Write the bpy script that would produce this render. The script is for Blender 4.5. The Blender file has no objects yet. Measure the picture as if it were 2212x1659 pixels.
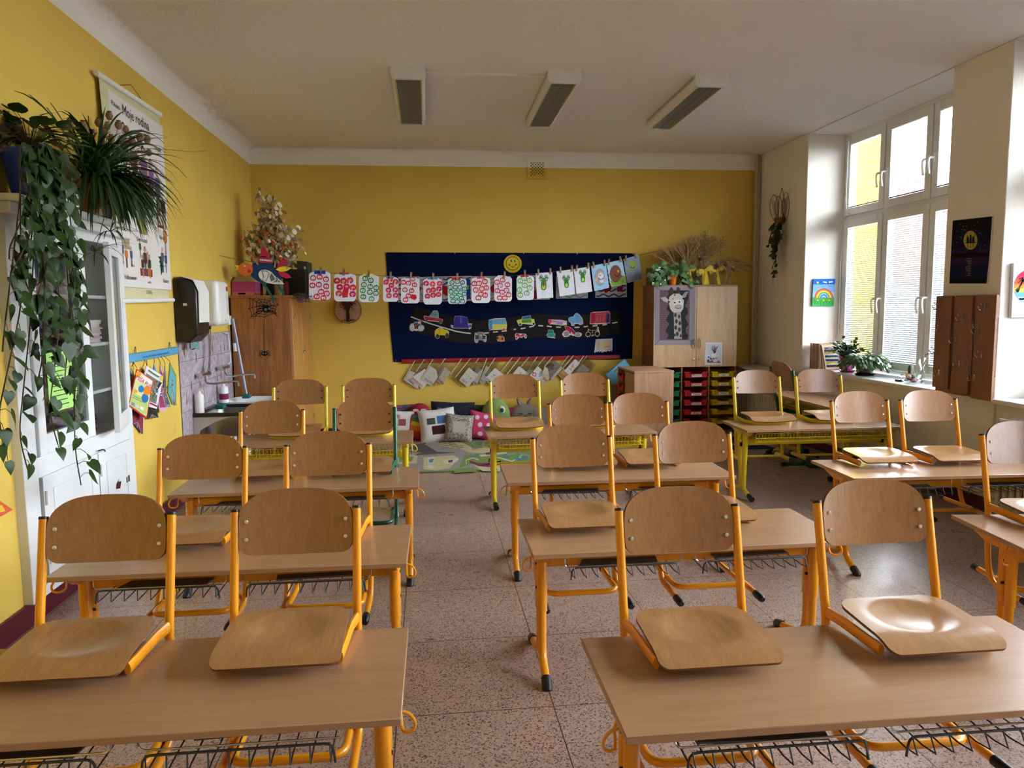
import bpy, math, random
from mathutils import Vector, Matrix
PI = math.pi
sc = bpy.context.scene
COL = sc.collection

# ------------------------------------------------------------------ camera
FPX = 1604.8
CAM = Vector((0.0, 0.0, 1.508))
_p, _y, _r = math.radians(5.908), math.radians(6.493), math.radians(-0.503)
FW = Vector((math.sin(_y)*math.cos(_p), math.cos(_y)*math.cos(_p), -math.sin(_p)))
_r0 = Vector((math.cos(_y), -math.sin(_y), 0)); _u0 = _r0.cross(FW)
RT = _r0*math.cos(_r) + _u0*math.sin(_r); UP = _u0*math.cos(_r) - _r0*math.sin(_r)
cd = bpy.data.cameras.new('camera'); cam = bpy.data.objects.new('camera', cd); COL.objects.link(cam)
cd.sensor_width = 36; cd.lens = FPX*36/2212; cd.clip_start = .05; cd.clip_end = 200
m3 = Matrix((RT, UP, -FW)).transposed()
cam.matrix_world = Matrix.Translation(CAM) @ m3.to_4x4()
sc.camera = cam

# ------------------------------------------------------------------ world, daylight, exposure
w = bpy.data.worlds.new('overcast sky'); sc.world = w; w.use_nodes = True
nt = w.node_tree; nt.nodes.clear()
o = nt.nodes.new('ShaderNodeOutputWorld'); bg = nt.nodes.new('ShaderNodeBackground')
tc = nt.nodes.new('ShaderNodeTexCoord'); sp = nt.nodes.new('ShaderNodeSeparateXYZ'); cr = nt.nodes.new('ShaderNodeValToRGB')
nt.links.new(tc.outputs['Generated'], sp.inputs[0]); nt.links.new(sp.outputs['Z'], cr.inputs[0])
cr.color_ramp.elements[0].position = 0.0; cr.color_ramp.elements[0].color = (.42, .42, .40, 1)
cr.color_ramp.elements[1].position = 0.02; cr.color_ramp.elements[1].color = (.885, .925, 1.0, 1)
e = cr.color_ramp.elements.new(.9); e.color = (.865, .915, 1.0, 1)
nt.links.new(cr.outputs[0], bg.inputs[0]); bg.inputs[1].default_value = 2.6
nt.links.new(bg.outputs[0], o.inputs[0])
# sky portals that mark the window openings for the sampler (they give off no light of their own)
def portal(y0, y1, z0, z1, x):
    l = bpy.data.lights.new('window_daylight', 'AREA'); l.shape = 'RECTANGLE'; l.size = z1-z0; l.size_y = y1-y0
    l.cycles.is_portal = True
    ob = bpy.data.objects.new('window_daylight', l); COL.objects.link(ob)
    ob.location = (x, (y0+y1)/2, (z0+z1)/2); ob.rotation_euler = (0, PI/2, 0)
for a in ((5.45, 7.63), (2.68, 4.86), (-.1, 2.08)): portal(a[0], a[1], .83, 3.29, 4.60)
vs = sc.view_settings
vs.view_transform = 'Standard'; vs.look = 'None'; vs.gamma = 1.0; vs.use_curve_mapping = False
vs.exposure = 4.35
cy = sc.cycles
cy.max_bounces = 6; cy.diffuse_bounces = 4; cy.glossy_bounces = 3; cy.transmission_bounces = 4; cy.transparent_max_bounces = 10
cy.use_denoising = True; cy.denoiser = 'OPENIMAGEDENOISE'; cy.use_adaptive_sampling = True; cy.adaptive_threshold = .08
cy.caustics_reflective = False; cy.caustics_refractive = False; cy.sample_clamp_indirect = 6

# ------------------------------------------------------------------ where a photo pixel lands on a real plane of the room
def ray(px, py): return RT*(px-1106) + UP*(829.5-py) + FW*FPX
def at(px, py, **k):
    v = ray(px, py); (ax, val), = k.items(); i = 'xyz'.index(ax)
    return CAM + v*((val-CAM[i])/v[i])

# ------------------------------------------------------------------ materials
def s2l(c):
    return tuple(((v/255)/12.92 if v/255 <= .04045 else ((v/255+.055)/1.055)**2.4) for v in c)
MATS = {}
def mat(name, col, rough=.5, metal=0.0, var=0.0, vscale=8.0, bump=0.0, bscale=60.0, spec=.5, coat=0.0, col2=None, stretch=None, trans=0.0, ior=1.45, sheen=0):
    if name in MATS: return MATS[name]
    m = bpy.data.materials.new(name); m.use_nodes = True; MATS[name] = m
    n = m.node_tree.nodes; L = m.node_tree.links; b = n['Principled BSDF']
    c = s2l(col)
    b.inputs['Roughness'].default_value = rough; b.inputs['Metallic'].default_value = metal
    b.inputs['Specular IOR Level'].default_value = spec; b.inputs['Coat Weight'].default_value = coat
    b.inputs['Coat Roughness'].default_value = .15
    b.inputs['Transmission Weight'].default_value = trans; b.inputs['IOR'].default_value = ior
    if sheen: b.inputs['Sheen Weight'].default_value = sheen
    b.inputs['Base Color'].default_value = (*c, 1)
    t = None
    def coord():
        nonlocal t
        if t is None:
            tcn = n.new('ShaderNodeTexCoord'); mp = n.new('ShaderNodeMapping'); L.new(tcn.outputs['Object'], mp.inputs[0])
            if stretch: mp.inputs['Scale'].default_value = stretch
            t = mp
        return t
    if var or col2:
        nz = n.new('ShaderNodeTexNoise'); nz.inputs['Scale'].default_value = vscale; nz.inputs['Detail'].default_value = 4
        L.new(coord().outputs[0], nz.inputs[0])
        rp = n.new('ShaderNodeValToRGB'); rp.color_ramp.elements[0].position = .3; rp.color_ramp.elements[1].position = .7
        c2 = s2l(col2) if col2 else tuple(min(1, v*(1+var)) for v in c)
        c1 = c if col2 else tuple(v*(1-var) for v in c)
        rp.color_ramp.elements[0].color = (*c1, 1); rp.color_ramp.elements[1].color = (*c2, 1)
        L.new(nz.outputs[0], rp.inputs[0]); L.new(rp.outputs[0], b.inputs['Base Color'])
    if bump:
        nb = n.new('ShaderNodeTexNoise'); nb.inputs['Scale'].default_value = bscale; nb.inputs['Detail'].default_value = 3
        L.new(coord().outputs[0], nb.inputs[0])
        bp = n.new('ShaderNodeBump'); bp.inputs['Strength'].default_value = bump; bp.inputs['Distance'].default_value = .01
        L.new(nb.outputs[0], bp.inputs['Height']); L.new(bp.outputs[0], b.inputs['Normal'])
    return m
def wood(name, c1, c2, scale=(1, 1, 1), rough=.45, coat=0.0, fine=60, big=3, dist=1.5, bump=.05):
    if name in MATS: return MATS[name]
    m = bpy.data.materials.new(name); m.use_nodes = True; MATS[name] = m
    n = m.node_tree.nodes; L = m.node_tree.links; b = n['Principled BSDF']
    b.inputs['Roughness'].default_value = rough; b.inputs['Coat Weight'].default_value = coat; b.inputs['Coat Roughness'].default_value = .2
    tcn = n.new('ShaderNodeTexCoord'); mp = n.new('ShaderNodeMapping'); L.new(tcn.outputs['Object'], mp.inputs[0]); mp.inputs['Scale'].default_value = scale
    oi = n.new('ShaderNodeObjectInfo'); ad = n.new('ShaderNodeVectorMath'); ad.operation = 'ADD'
    L.new(mp.outputs[0], ad.inputs[0]); ml = n.new('ShaderNodeVectorMath'); ml.operation = 'SCALE'; ml.inputs[0].default_value = (7, 3, 5)
    L.new(oi.outputs['Random'], ml.inputs['Scale']); L.new(ml.outputs[0], ad.inputs[1])
    n1 = n.new('ShaderNodeTexNoise'); n1.inputs['Scale'].default_value = big; n1.inputs['Detail'].default_value = 3; n1.inputs['Distortion'].default_value = dist
    n2 = n.new('ShaderNodeTexNoise'); n2.inputs['Scale'].default_value = fine; n2.inputs['Detail'].default_value = 5
    L.new(ad.outputs[0], n1.inputs[0]); L.new(ad.outputs[0], n2.inputs[0])
    mx = n.new('ShaderNodeMix'); mx.data_type = 'FLOAT'; mx.inputs[0].default_value = .45
    L.new(n1.outputs[0], mx.inputs[2]); L.new(n2.outputs[0], mx.inputs[3])
    rp = n.new('ShaderNodeValToRGB'); rp.color_ramp.elements[0].position = .36; rp.color_ramp.elements[1].position = .64
    rp.color_ramp.elements[0].color = (*s2l(c1), 1); rp.color_ramp.elements[1].color = (*s2l(c2), 1)
    L.new(mx.outputs[0], rp.inputs[0]); L.new(rp.outputs[0], b.inputs['Base Color'])
    bp = n.new('ShaderNodeBump'); bp.inputs['Strength'].default_value = bump; bp.inputs['Distance'].default_value = .003
    L.new(n2.outputs[0], bp.inputs['Height']); L.new(bp.outputs[0], b.inputs['Normal'])
    return m
def thin_glass(name, tint=(1, 1, 1), rough=.02, fac=.08):
    if name in MATS: return MATS[name]
    m = bpy.data.materials.new(name); m.use_nodes = True; MATS[name] = m
    n = m.node_tree.nodes; L = m.node_tree.links; n.clear()
    out = n.new('ShaderNodeOutputMaterial'); mx = n.new('ShaderNodeMixShader'); tr = n.new('ShaderNodeBsdfTransparent'); gl = n.new('ShaderNodeBsdfGlossy')
    tr.inputs[0].default_value = (*tint, 1); gl.inputs['Roughness'].default_value = rough
    lw = n.new('ShaderNodeLayerWeight'); lw.inputs[0].default_value = .35
    mm = n.new('ShaderNodeMath'); mm.operation = 'MULTIPLY_ADD'; mm.inputs[1].default_value = .5; mm.inputs[2].default_value = fac
    L.new(lw.outputs['Fresnel'], mm.inputs[0]); L.new(mm.outputs[0], mx.inputs[0])
    L.new(tr.outputs[0], mx.inputs[1]); L.new(gl.outputs[0], mx.inputs[2]); L.new(mx.outputs[0], out.inputs[0])
    return m
def flat(name, col, rough=.8): return mat(name, col, rough, spec=.2)
_fc = {}
def paint(col, rough=.8):
    k = tuple(int(v) for v in col)
    if k not in _fc: _fc[k] = mat('paint_%d_%d_%d' % k, k, rough, spec=.2)
    return _fc[k]

# ------------------------------------------------------------------ mesh builder
class MB:
    def __init__(s): s.v = []; s.f = []; s.mi = []; s.mats = []; s.M = None
    def m(s, mt):
        if mt not in s.mats: s.mats.append(mt)
        return s.mats.index(mt)
    def add(s, vs_, fs, mt):
        b = len(s.v); k = s.m(mt)
        for p in vs_:
            p = Vector(p)
            s.v.append(tuple(s.M @ p) if s.M else tuple(p))
        for f in fs: s.f.append(tuple(b+i for i in f)); s.mi.append(k)
        return s
    def box(s, x0, x1, y0, y1, z0, z1, mt, R=None):
        P = [(x0, y0, z0), (x1, y0, z0), (x1, y1, z0), (x0, y1, z0), (x0, y0, z1), (x1, y0, z1), (x1, y1, z1), (x0, y1, z1)]
        if R: P = [R @ Vector(p) for p in P]
        return s.add(P, [(0, 3, 2, 1), (4, 5, 6, 7), (0, 1, 5, 4), (1, 2, 6, 5), (2, 3, 7, 6), (3, 0, 4, 7)], mt)
    def tube(s, path, r, mt, n=10, b=None, caps=True, up=None):
        """sweep an ellipse (r across, b along 'up') along path; r may be a list"""
        P = [Vector(p) for p in path]; N = len(P); vs_ = []; fs = []
        T = []
        for i in range(N):
            t = (P[min(i+1, N-1)]-P[max(i-1, 0)])
            T.append(t.normalized() if t.length else Vector((0, 0, 1)))
        ref = Vector(up) if up else (Vector((0, 0, 1)) if abs(T[0].z) < .9 else Vector((1, 0, 0)))
        nx = None
        for i in range(N):
            if nx is None or up: nx = T[i].cross(ref)
            else: nx = nx - T[i]*nx.dot(T[i])
            if nx.length < 1e-6: nx = T[i].orthogonal()
            nx = nx.normalized(); ny = nx.cross(T[i]).normalized()
            ri = r[i] if isinstance(r, (list, tuple)) else r
            bi = ri if b is None else (b[i] if isinstance(b, (list, tuple)) else b)
            for k in range(n):
                a = 2*PI*k/n
                vs_.append(P[i] + nx*math.cos(a)*ri + ny*math.sin(a)*bi)
        for i in range(N-1):
            for k in range(n):
                k2 = (k+1) % n
                fs.append((i*n+k, i*n+k2, (i+1)*n+k2, (i+1)*n+k))
        if caps:
            fs.append(tuple(range(n-1, -1, -1))); fs.append(tuple((N-1)*n+k for k in range(n)))
        return s.add(vs_, fs, mt)
    def lathe(s, prof, mt, c=(0, 0, 0), n=20, axis='z', caps=True):
        vs_ = []; fs = []
        for (r_, z) in prof:
            for k in range(n):
                a = 2*PI*k/n; x, y = r_*math.cos(a), r_*math.sin(a)
                p = (x, y, z) if axis == 'z' else ((x, z, y) if axis == 'y' else (z, x, y))
                vs_.append((p[0]+c[0], p[1]+c[1], p[2]+c[2]))
        N = len(prof)
        for i in range(N-1):
            for k in range(n):
                k2 = (k+1) % n
                q = (i*n+k, i*n+k2, (i+1)*n+k2, (i+1)*n+k)
                fs.append(q if axis != 'y' else q[::-1])
        if caps:
            if prof[0][0] > 1e-5: fs.append(tuple(range(n-1, -1, -1)) if axis != 'y' else tuple(range(n)))
            if prof[-1][0] > 1e-5: fs.append(tuple((N-1)*n+k for k in range(n)) if axis != 'y' else tuple((N-1)*n+k for k in range(n-1, -1, -1)))
        return s.add(vs_, fs, mt)
    def poly(s, pts, mt): return s.add(pts, [tuple(range(len(pts)))], mt)
    def prism(s, pts, vec, mt, side=None):
        n = len(pts); vec = Vector(vec); Q = [Vector(p) for p in pts] + [Vector(p)+vec for p in pts]
        b = len(s.v); s.add(Q, [tuple(range(n)), tuple(range(2*n-1, n-1, -1))], mt)
        k = s.m(side or mt)
        for i in range(n):
            j = (i+1) % n; s.f.append((b+j, b+i, b+n+i, b+n+j)); s.mi.append(k)
        return s
    def sheet(s, fn, nu, nv, mt, th=0.0, side=None):
        """surface fn(u,v)->point, u,v in 0..1; with thickness th along its normal"""
        P = [[Vector(fn(i/nu, j/nv)) for j in range(nv+1)] for i in range(nu+1)]
        W = nv+1
        if not th:
            return s.add([p for row in P for p in row], [(i*W+j, (i+1)*W+j, (i+1)*W+j+1, i*W+j+1) for i in range(nu) for j in range(nv)], mt)
        Q = []
        for i in range(nu+1):
            for j in range(nv+1):
                du = P[min(i+1, nu)][j]-P[max(i-1, 0)][j]; dv = P[i][min(j+1, nv)]-P[i][max(j-1, 0)]
                nn = du.cross(dv); nn = nn.normalized() if nn.length else Vector((0, 0, 1))
                Q.append(P[i][j]-nn*th)
        b0 = len(s.v); tot = (nu+1)*W
        s.add([p for row in P for p in row]+Q, [(i*W+j, (i+1)*W+j, (i+1)*W+j+1, i*W+j+1) for i in range(nu) for j in range(nv)]
              + [(tot+i*W+j, tot+i*W+j+1, tot+(i+1)*W+j+1, tot+(i+1)*W+j) for i in range(nu) for j in range(nv)], mt)
        k = s.m(side or mt)
        rim = [(i, 0) for i in range(nu)] + [(nu, j) for j in range(nv)] + [(i, nv) for i in range(nu, 0, -1)] + [(0, j) for j in range(nv, 0, -1)]
        idx = [b0+i*W+j for i, j in rim]
        for q in range(len(idx)):
            a, c = idx[q], idx[(q+1) % len(idx)]
            s.f.append((a, a+tot, c+tot, c)); s.mi.append(k)
        return s
    def text(s, txt, size, mt, O, U, V, align='CENTER', depth=0):
        """lettering: origin O, across U, up V (unit vectors)"""
        cu = bpy.data.curves.new('t', 'FONT'); cu.body = txt; cu.size = size; cu.align_x = align; cu.align_y = 'CENTER'; cu.resolution_u = 2
        ob = bpy.data.objects.new('t', cu); COL.objects.link(ob)
        bpy.context.view_layer.update()
        me = bpy.data.meshes.new_from_object(ob.evaluated_get(bpy.context.evaluated_depsgraph_get()))
        U = Vector(U); V = Vector(V); O = Vector(O)
        if me and len(me.vertices): s.add([O+U*v.co.x+V*v.co.y for v in me.vertices], [tuple(p.vertices) for p in me.polygons], mt)
        bpy.data.objects.remove(ob); bpy.data.curves.remove(cu)
        if me: bpy.data.meshes.remove(me)
        return s
    def build(s, name, parent=None, ang=40, bevel=0, seg=2):
        me = bpy.data.meshes.new(name); me.from_pydata(s.v, [], s.f)
        for mt in s.mats: me.materials.append(mt)
        me.polygons.foreach_set('material_index', s.mi)
        me.polygons.foreach_set('use_smooth', [True]*len(s.f)); me.update()
        me.set_sharp_from_angle(angle=math.radians(ang))
        ob = bpy.data.objects.new(name, me); COL.objects.link(ob)
        if parent: ob.parent = parent
        if bevel:
            bv = ob.modifiers.new('bevel', 'BEVEL'); bv.width = bevel; bv.segments = seg; bv.limit_method = 'ANGLE'; bv.angle_limit = math.radians(40); bv.harden_normals = False
        return ob
def arc(pts, r=.03, n=5):
    """round the inner corners of a polyline"""
    P = [Vector(p) for p in pts]; out = [P[0]]
    for i in range(1, len(P)-1):
        a, b, c = P[i-1], P[i], P[i+1]
        d1 = (a-b); d2 = (c-b); rr = min(r, d1.length*.49, d2.length*.49)
        A = b+d1.normalized()*rr; B = b+d2.normalized()*rr
        for k in range(n+1):
            t = k/n; out.append(A*(1-t)**2 + b*2*t*(1-t) + B*t*t)
    out.append(P[-1]); return out
def tag(ob, label=None, cat=None, group=None, kind=None):
    if label: ob['label'] = label
    if cat: ob['category'] = cat
    if group: ob['group'] = group
    if kind: ob['kind'] = kind
    return ob
def thing(name, label, cat, loc=(0, 0, 0), rz=0.0, group=None):
    ob = bpy.data.objects.new(name, None); COL.objects.link(ob); ob.location = loc; ob.rotation_euler = (0, 0, rz); ob.empty_display_size = .1
    return tag(ob, label, cat, group)
def kids(ob): return [c for c in COL.objects if c.parent == ob]
CH = {}
def tree(ob):
    return [(c, tree(c)) for c in kids(ob)]
def dup(root, tr, loc, rz, label, group=None):
    r_ = root.copy(); COL.objects.link(r_); r_.location = loc; r_.rotation_euler = (0, 0, rz); r_['label'] = label
    if group: r_['group'] = group
    def rec(par, t):
        for c, sub in t:
            d = c.copy(); COL.objects.link(d); d.parent = par; rec(d, sub)
    rec(r_, tr)
    return r_
def rng(s): return random.Random(s)

# ------------------------------------------------------------------ shared materials
M_YEL = mat('yellow_wall_paint', (220, 187, 88), .75, var=.05, vscale=1.5, bump=.22, bscale=70, spec=.25)
M_WHT = mat('white_wall_paint', (240, 235, 226), .8, var=.02, vscale=2, bump=.18, bscale=60, spec=.2)
M_CEIL = mat('ceiling_plaster', (242, 237, 229), .9, var=.02, vscale=1.2, bump=.6, bscale=45, spec=.15)
M_DESK = wood('beech_laminate', (162, 123, 90), (172, 133, 99), (1.2, 14, 14), .26, coat=.12, fine=14, big=2.2, dist=.6, bump=.02)
M_DESKE = mat('laminate_edge', (150, 98, 68), .4)
M_PLY = wood('beech_plywood', (146, 100, 58), (164, 117, 72), (14, 14, 1.0), .32, coat=.25, fine=12, big=1.6, dist=2.2, bump=.03)
M_PLYS = wood('seat_plywood', (156, 113, 69), (174, 131, 85), (14, 1.2, 14), .28, coat=.3, fine=12, big=2.0, dist=1.5, bump=.03)
M_PLYE = mat('plywood_edge', (118, 74, 42), .6, var=.2, vscale=200)
M_ORA = mat('orange_yellow_enamel', (230, 150, 10), .32, coat=.3)
M_PYE = mat('lemon_yellow_enamel', (220, 193, 38), .32, coat=.3)
M_GRN = mat('green_enamel', (16, 84, 58), .35, coat=.3)
M_BLK = mat('black_rubber', (24, 24, 26), .45)
M_STEEL = mat('chromed_steel', (205, 205, 205), .2, metal=1)
M_RIV = mat('bright_rivet', (225, 225, 220), .3, metal=.5)
M_WIRE = mat('dark_grey_wire', (66, 66, 68), .4, metal=.4)
M_GREYP = mat('grey_plastic_tray', (88, 84, 84), .5)
M_WPL = mat('white_plastic', (236, 236, 232), .35)
M_WENAM = mat('white_gloss_paint', (224, 226, 226), .35, var=.03, vscale=3, bump=.1, bscale=25)
M_PAPER = mat('white_paper', (222, 222, 228), .85, spec=.15)
M_BLACK = flat('black_ink', (22, 20, 22))
M_DARK = flat('dark_interior', (34, 28, 24))

# ================================================================== the room
XL, XR, YB, YF, ZC, ZY = -1.93, 4.03, 8.8, -2.0, 3.30, 3.125
def terrazzo():
    m = bpy.data.materials.new('terrazzo_tiles'); m.use_nodes = True
    n = m.node_tree.nodes; L = m.node_tree.links; b = n['Principled BSDF']
    b.inputs['Roughness'].default_value = .3; b.inputs['Specular IOR Level'].default_value = .45
    tcn = n.new('ShaderNodeTexCoord')
    vo = n.new('ShaderNodeTexVoronoi'); vo.inputs['Scale'].default_value = 190; vo.inputs['Randomness'].default_value = 1; L.new(tcn.outputs['Object'], vo.inputs[0])
    rp = n.new('ShaderNodeValToRGB'); rp.color_ramp.interpolation = 'CONSTANT'
    sepc = n.new('ShaderNodeSeparateColor'); L.new(vo.outputs['Color'], sepc.inputs[0]); L.new(sepc.outputs[0], rp.inputs[0])
    E = rp.color_ramp.elements; E[0].position = 0; E[0].color = (*s2l((100, 76, 66)), 1); E[1].position = .13; E[1].color = (*s2l((170, 145, 132)), 1)
    x = E.new(.45); x.color = (*s2l((178, 153, 140)), 1); x = E.new(.72); x.color = (*s2l((162, 136, 122)), 1); x = E.new(.9); x.color = (*s2l((138, 110, 98)), 1)
    nz = n.new('ShaderNodeTexNoise'); nz.inputs['Scale'].default_value = 1.3; nz.inputs['Detail'].default_value = 3; L.new(tcn.outputs['Object'], nz.inputs[0])
    mr = n.new('ShaderNodeMapRange'); mr.inputs[3].default_value = .9; mr.inputs[4].default_value = 1.08; L.new(nz.outputs[0], mr.inputs[0])
    ml = n.new('ShaderNodeVectorMath'); ml.operation = 'SCALE'; L.new(rp.outputs[0], ml.inputs[0]); L.new(mr.outputs[0], ml.inputs['Scale'])
    sx = n.new('ShaderNodeSeparateXYZ'); L.new(tcn.outputs['Object'], sx.inputs[0])
    def joint(sock, off, step):
        a = n.new('ShaderNodeMath'); a.operation = 'SUBTRACT'; a.inputs[1].default_value = off; L.new(sock, a.inputs[0])
        d = n.new('ShaderNodeMath'); d.operation = 'DIVIDE'; d.inputs[1].default_value = step; L.new(a.outputs[0], d.inputs[0])
        f = n.new('ShaderNodeMath'); f.operation = 'FLOOR'; L.new(d.outputs[0], f.inputs[0])
        s_ = n.new('ShaderNodeMath'); s_.operation = 'SUBTRACT'; L.new(d.outputs[0], s_.inputs[0]); L.new(f.outputs[0], s_.inputs[1])
        c = n.new('ShaderNodeMath'); c.operation = 'LESS_THAN'; c.inputs[1].default_value = .0075; L.new(s_.outputs[0], c.inputs[0]); return c
    jx = joint(sx.outputs['X'], .447-30*.588, .588); jy = joint(sx.outputs['Y'], .19-30*.613, .613)
    mxj = n.new('ShaderNodeMath'); mxj.operation = 'MAXIMUM'; L.new(jx.outputs[0], mxj.inputs[0]); L.new(jy.outputs[0], mxj.inputs[1])
    mix = n.new('ShaderNodeMix'); mix.data_type = 'RGBA'; L.new(mxj.outputs[0], mix.inputs[0]); L.new(ml.outputs[0], mix.inputs[6]); mix.inputs[7].default_value = (*s2l((84, 56, 46)), 1)
    L.new(mix.outputs[2], b.inputs['Base Color'])
    n3 = n.new('ShaderNodeTexNoise'); n3.inputs['Scale'].default_value = 5; n3.inputs['Detail'].default_value = 6; L.new(tcn.outputs['Object'], n3.inputs[0])
    r3 = n.new('ShaderNodeMapRange'); r3.inputs[3].default_value = .26; r3.inputs[4].default_value = .30; L.new(n3.outputs[0], r3.inputs[0]); L.new(r3.outputs[0], b.inputs['Roughness'])
    return m
b = MB(); b.box(XL-.3, XR+.7, YF-.2, YB+.2, -.1, 0, terrazzo()); tag(b.build('floor'), kind='structure')
b = MB(); b.box(XL-.3, XR+.7, YF-.2, YB+.2, ZC, ZC+.2, M_CEIL); tag(b.build('ceiling'), kind='structure')
# yellow walls with the white band under the ceiling
b = MB()   # with the recess of the built-in cabinet
for y0, y1, z0, z1 in ((YF, 3.70, 0, ZY), (4.93, YB+.2, 0, ZY), (3.70, 4.93, 0, .115), (3.70, 4.93, 1.96, ZY)): b.box(XL-.45, XL, y0, y1, z0, z1, M_YEL)
b.box(XL-.45, XL, YF, YB+.2, ZY, ZC, M_WHT); b.box(XL-.47, XL-.44, 3.6, 5.0, 0, 2.1, M_WHT); tag(b.build('wall_left'), kind='structure')
b = MB(); b.box(XL, XR+.6, YB, YB+.2, 0, ZY, M_YEL); b.box(XL, XR+.6, YB, YB+.2, ZY, ZC, M_WHT); tag(b.build('wall_back'), kind='structure')
b = MB(); b.box(XL-.2, XR+.6, YF-.2, YF, 0, ZC, M_WHT); tag(b.build('wall_front'), kind='structure')
# plaster cove between walls and ceiling
b = MB(); R_ = .10
prof = [(0, 0)] + [(R_-R_*math.cos(a), R_*math.sin(a)-R_) for a in [i*PI/16 for i in range(9)]]
def cove(p0, p1, nx, ny):
    P = [(Vector((p0[0]+nx*d, p0[1]+ny*d, ZC-.001+h)), Vector((p1[0]+nx*d, p1[1]+ny*d, ZC-.001+h))) for d, h in prof[1:]]
    for i in range(len(P)-1): b.add([P[i][0], P[i][1], P[i+1][1], P[i+1][0]], [(0, 1, 2, 3)], M_CEIL)
cove((XL, YF), (XL, YB), 1, 0); cove((XL, YB), (XR, YB), 0, -1)
ob = b.build('trim_1'); tag(ob, kind='structure')
# window wall: piers, parapets and lintel
XO = 4.555
NI = [(5.45, 7.63), (2.68, 4.86), (-.1, 2.08)]
b = MB(); z0 = 0
for y0, y1 in ((7.63, YB), (4.86, 5.45), (2.08, 2.68), (YF, -.1)): b.box(XR, XO, y0, y1, 0, ZC, M_WHT)
for y0, y1 in NI:
    b.box(XR+.02, XO, y0, y1, 0, .79, M_WHT); b.box(XR, XO, y0, y1, 3.288, ZC, M_WHT)
tag(b.build('wall_right', bevel=.012), kind='structure')
# maroon painted baseboard
M_MAR = mat('maroon_gloss_paint', (84, 20, 40), .3, var=.1, vscale=6)
b = MB(); b.box(XL, XL+.02, YF, 8.8, 0, .115, M_MAR); tag(b.build('baseboard_left', bevel=.004), kind='structure')
b = MB(); b.box(XL+.02, XR, YB-.02, YB, 0, .115, M_MAR); tag(b.build('baseboard_back', bevel=.004), kind='structure')
b = MB(); b.box(XR-.02, XR, 4.86, YB-.02, 0, .115, M_MAR); tag(b.build('baseboard_right', bevel=.004), kind='structure')
# window sills
for i, (y0, y1) in enumerate(NI):
    b = MB(); b.box(XR-.04, 4.44, y0+.002, y1-.002, .79, .826, M_WENAM); tag(b.build('trim_%d' % (i+2), bevel=.006), kind='structure')

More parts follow.
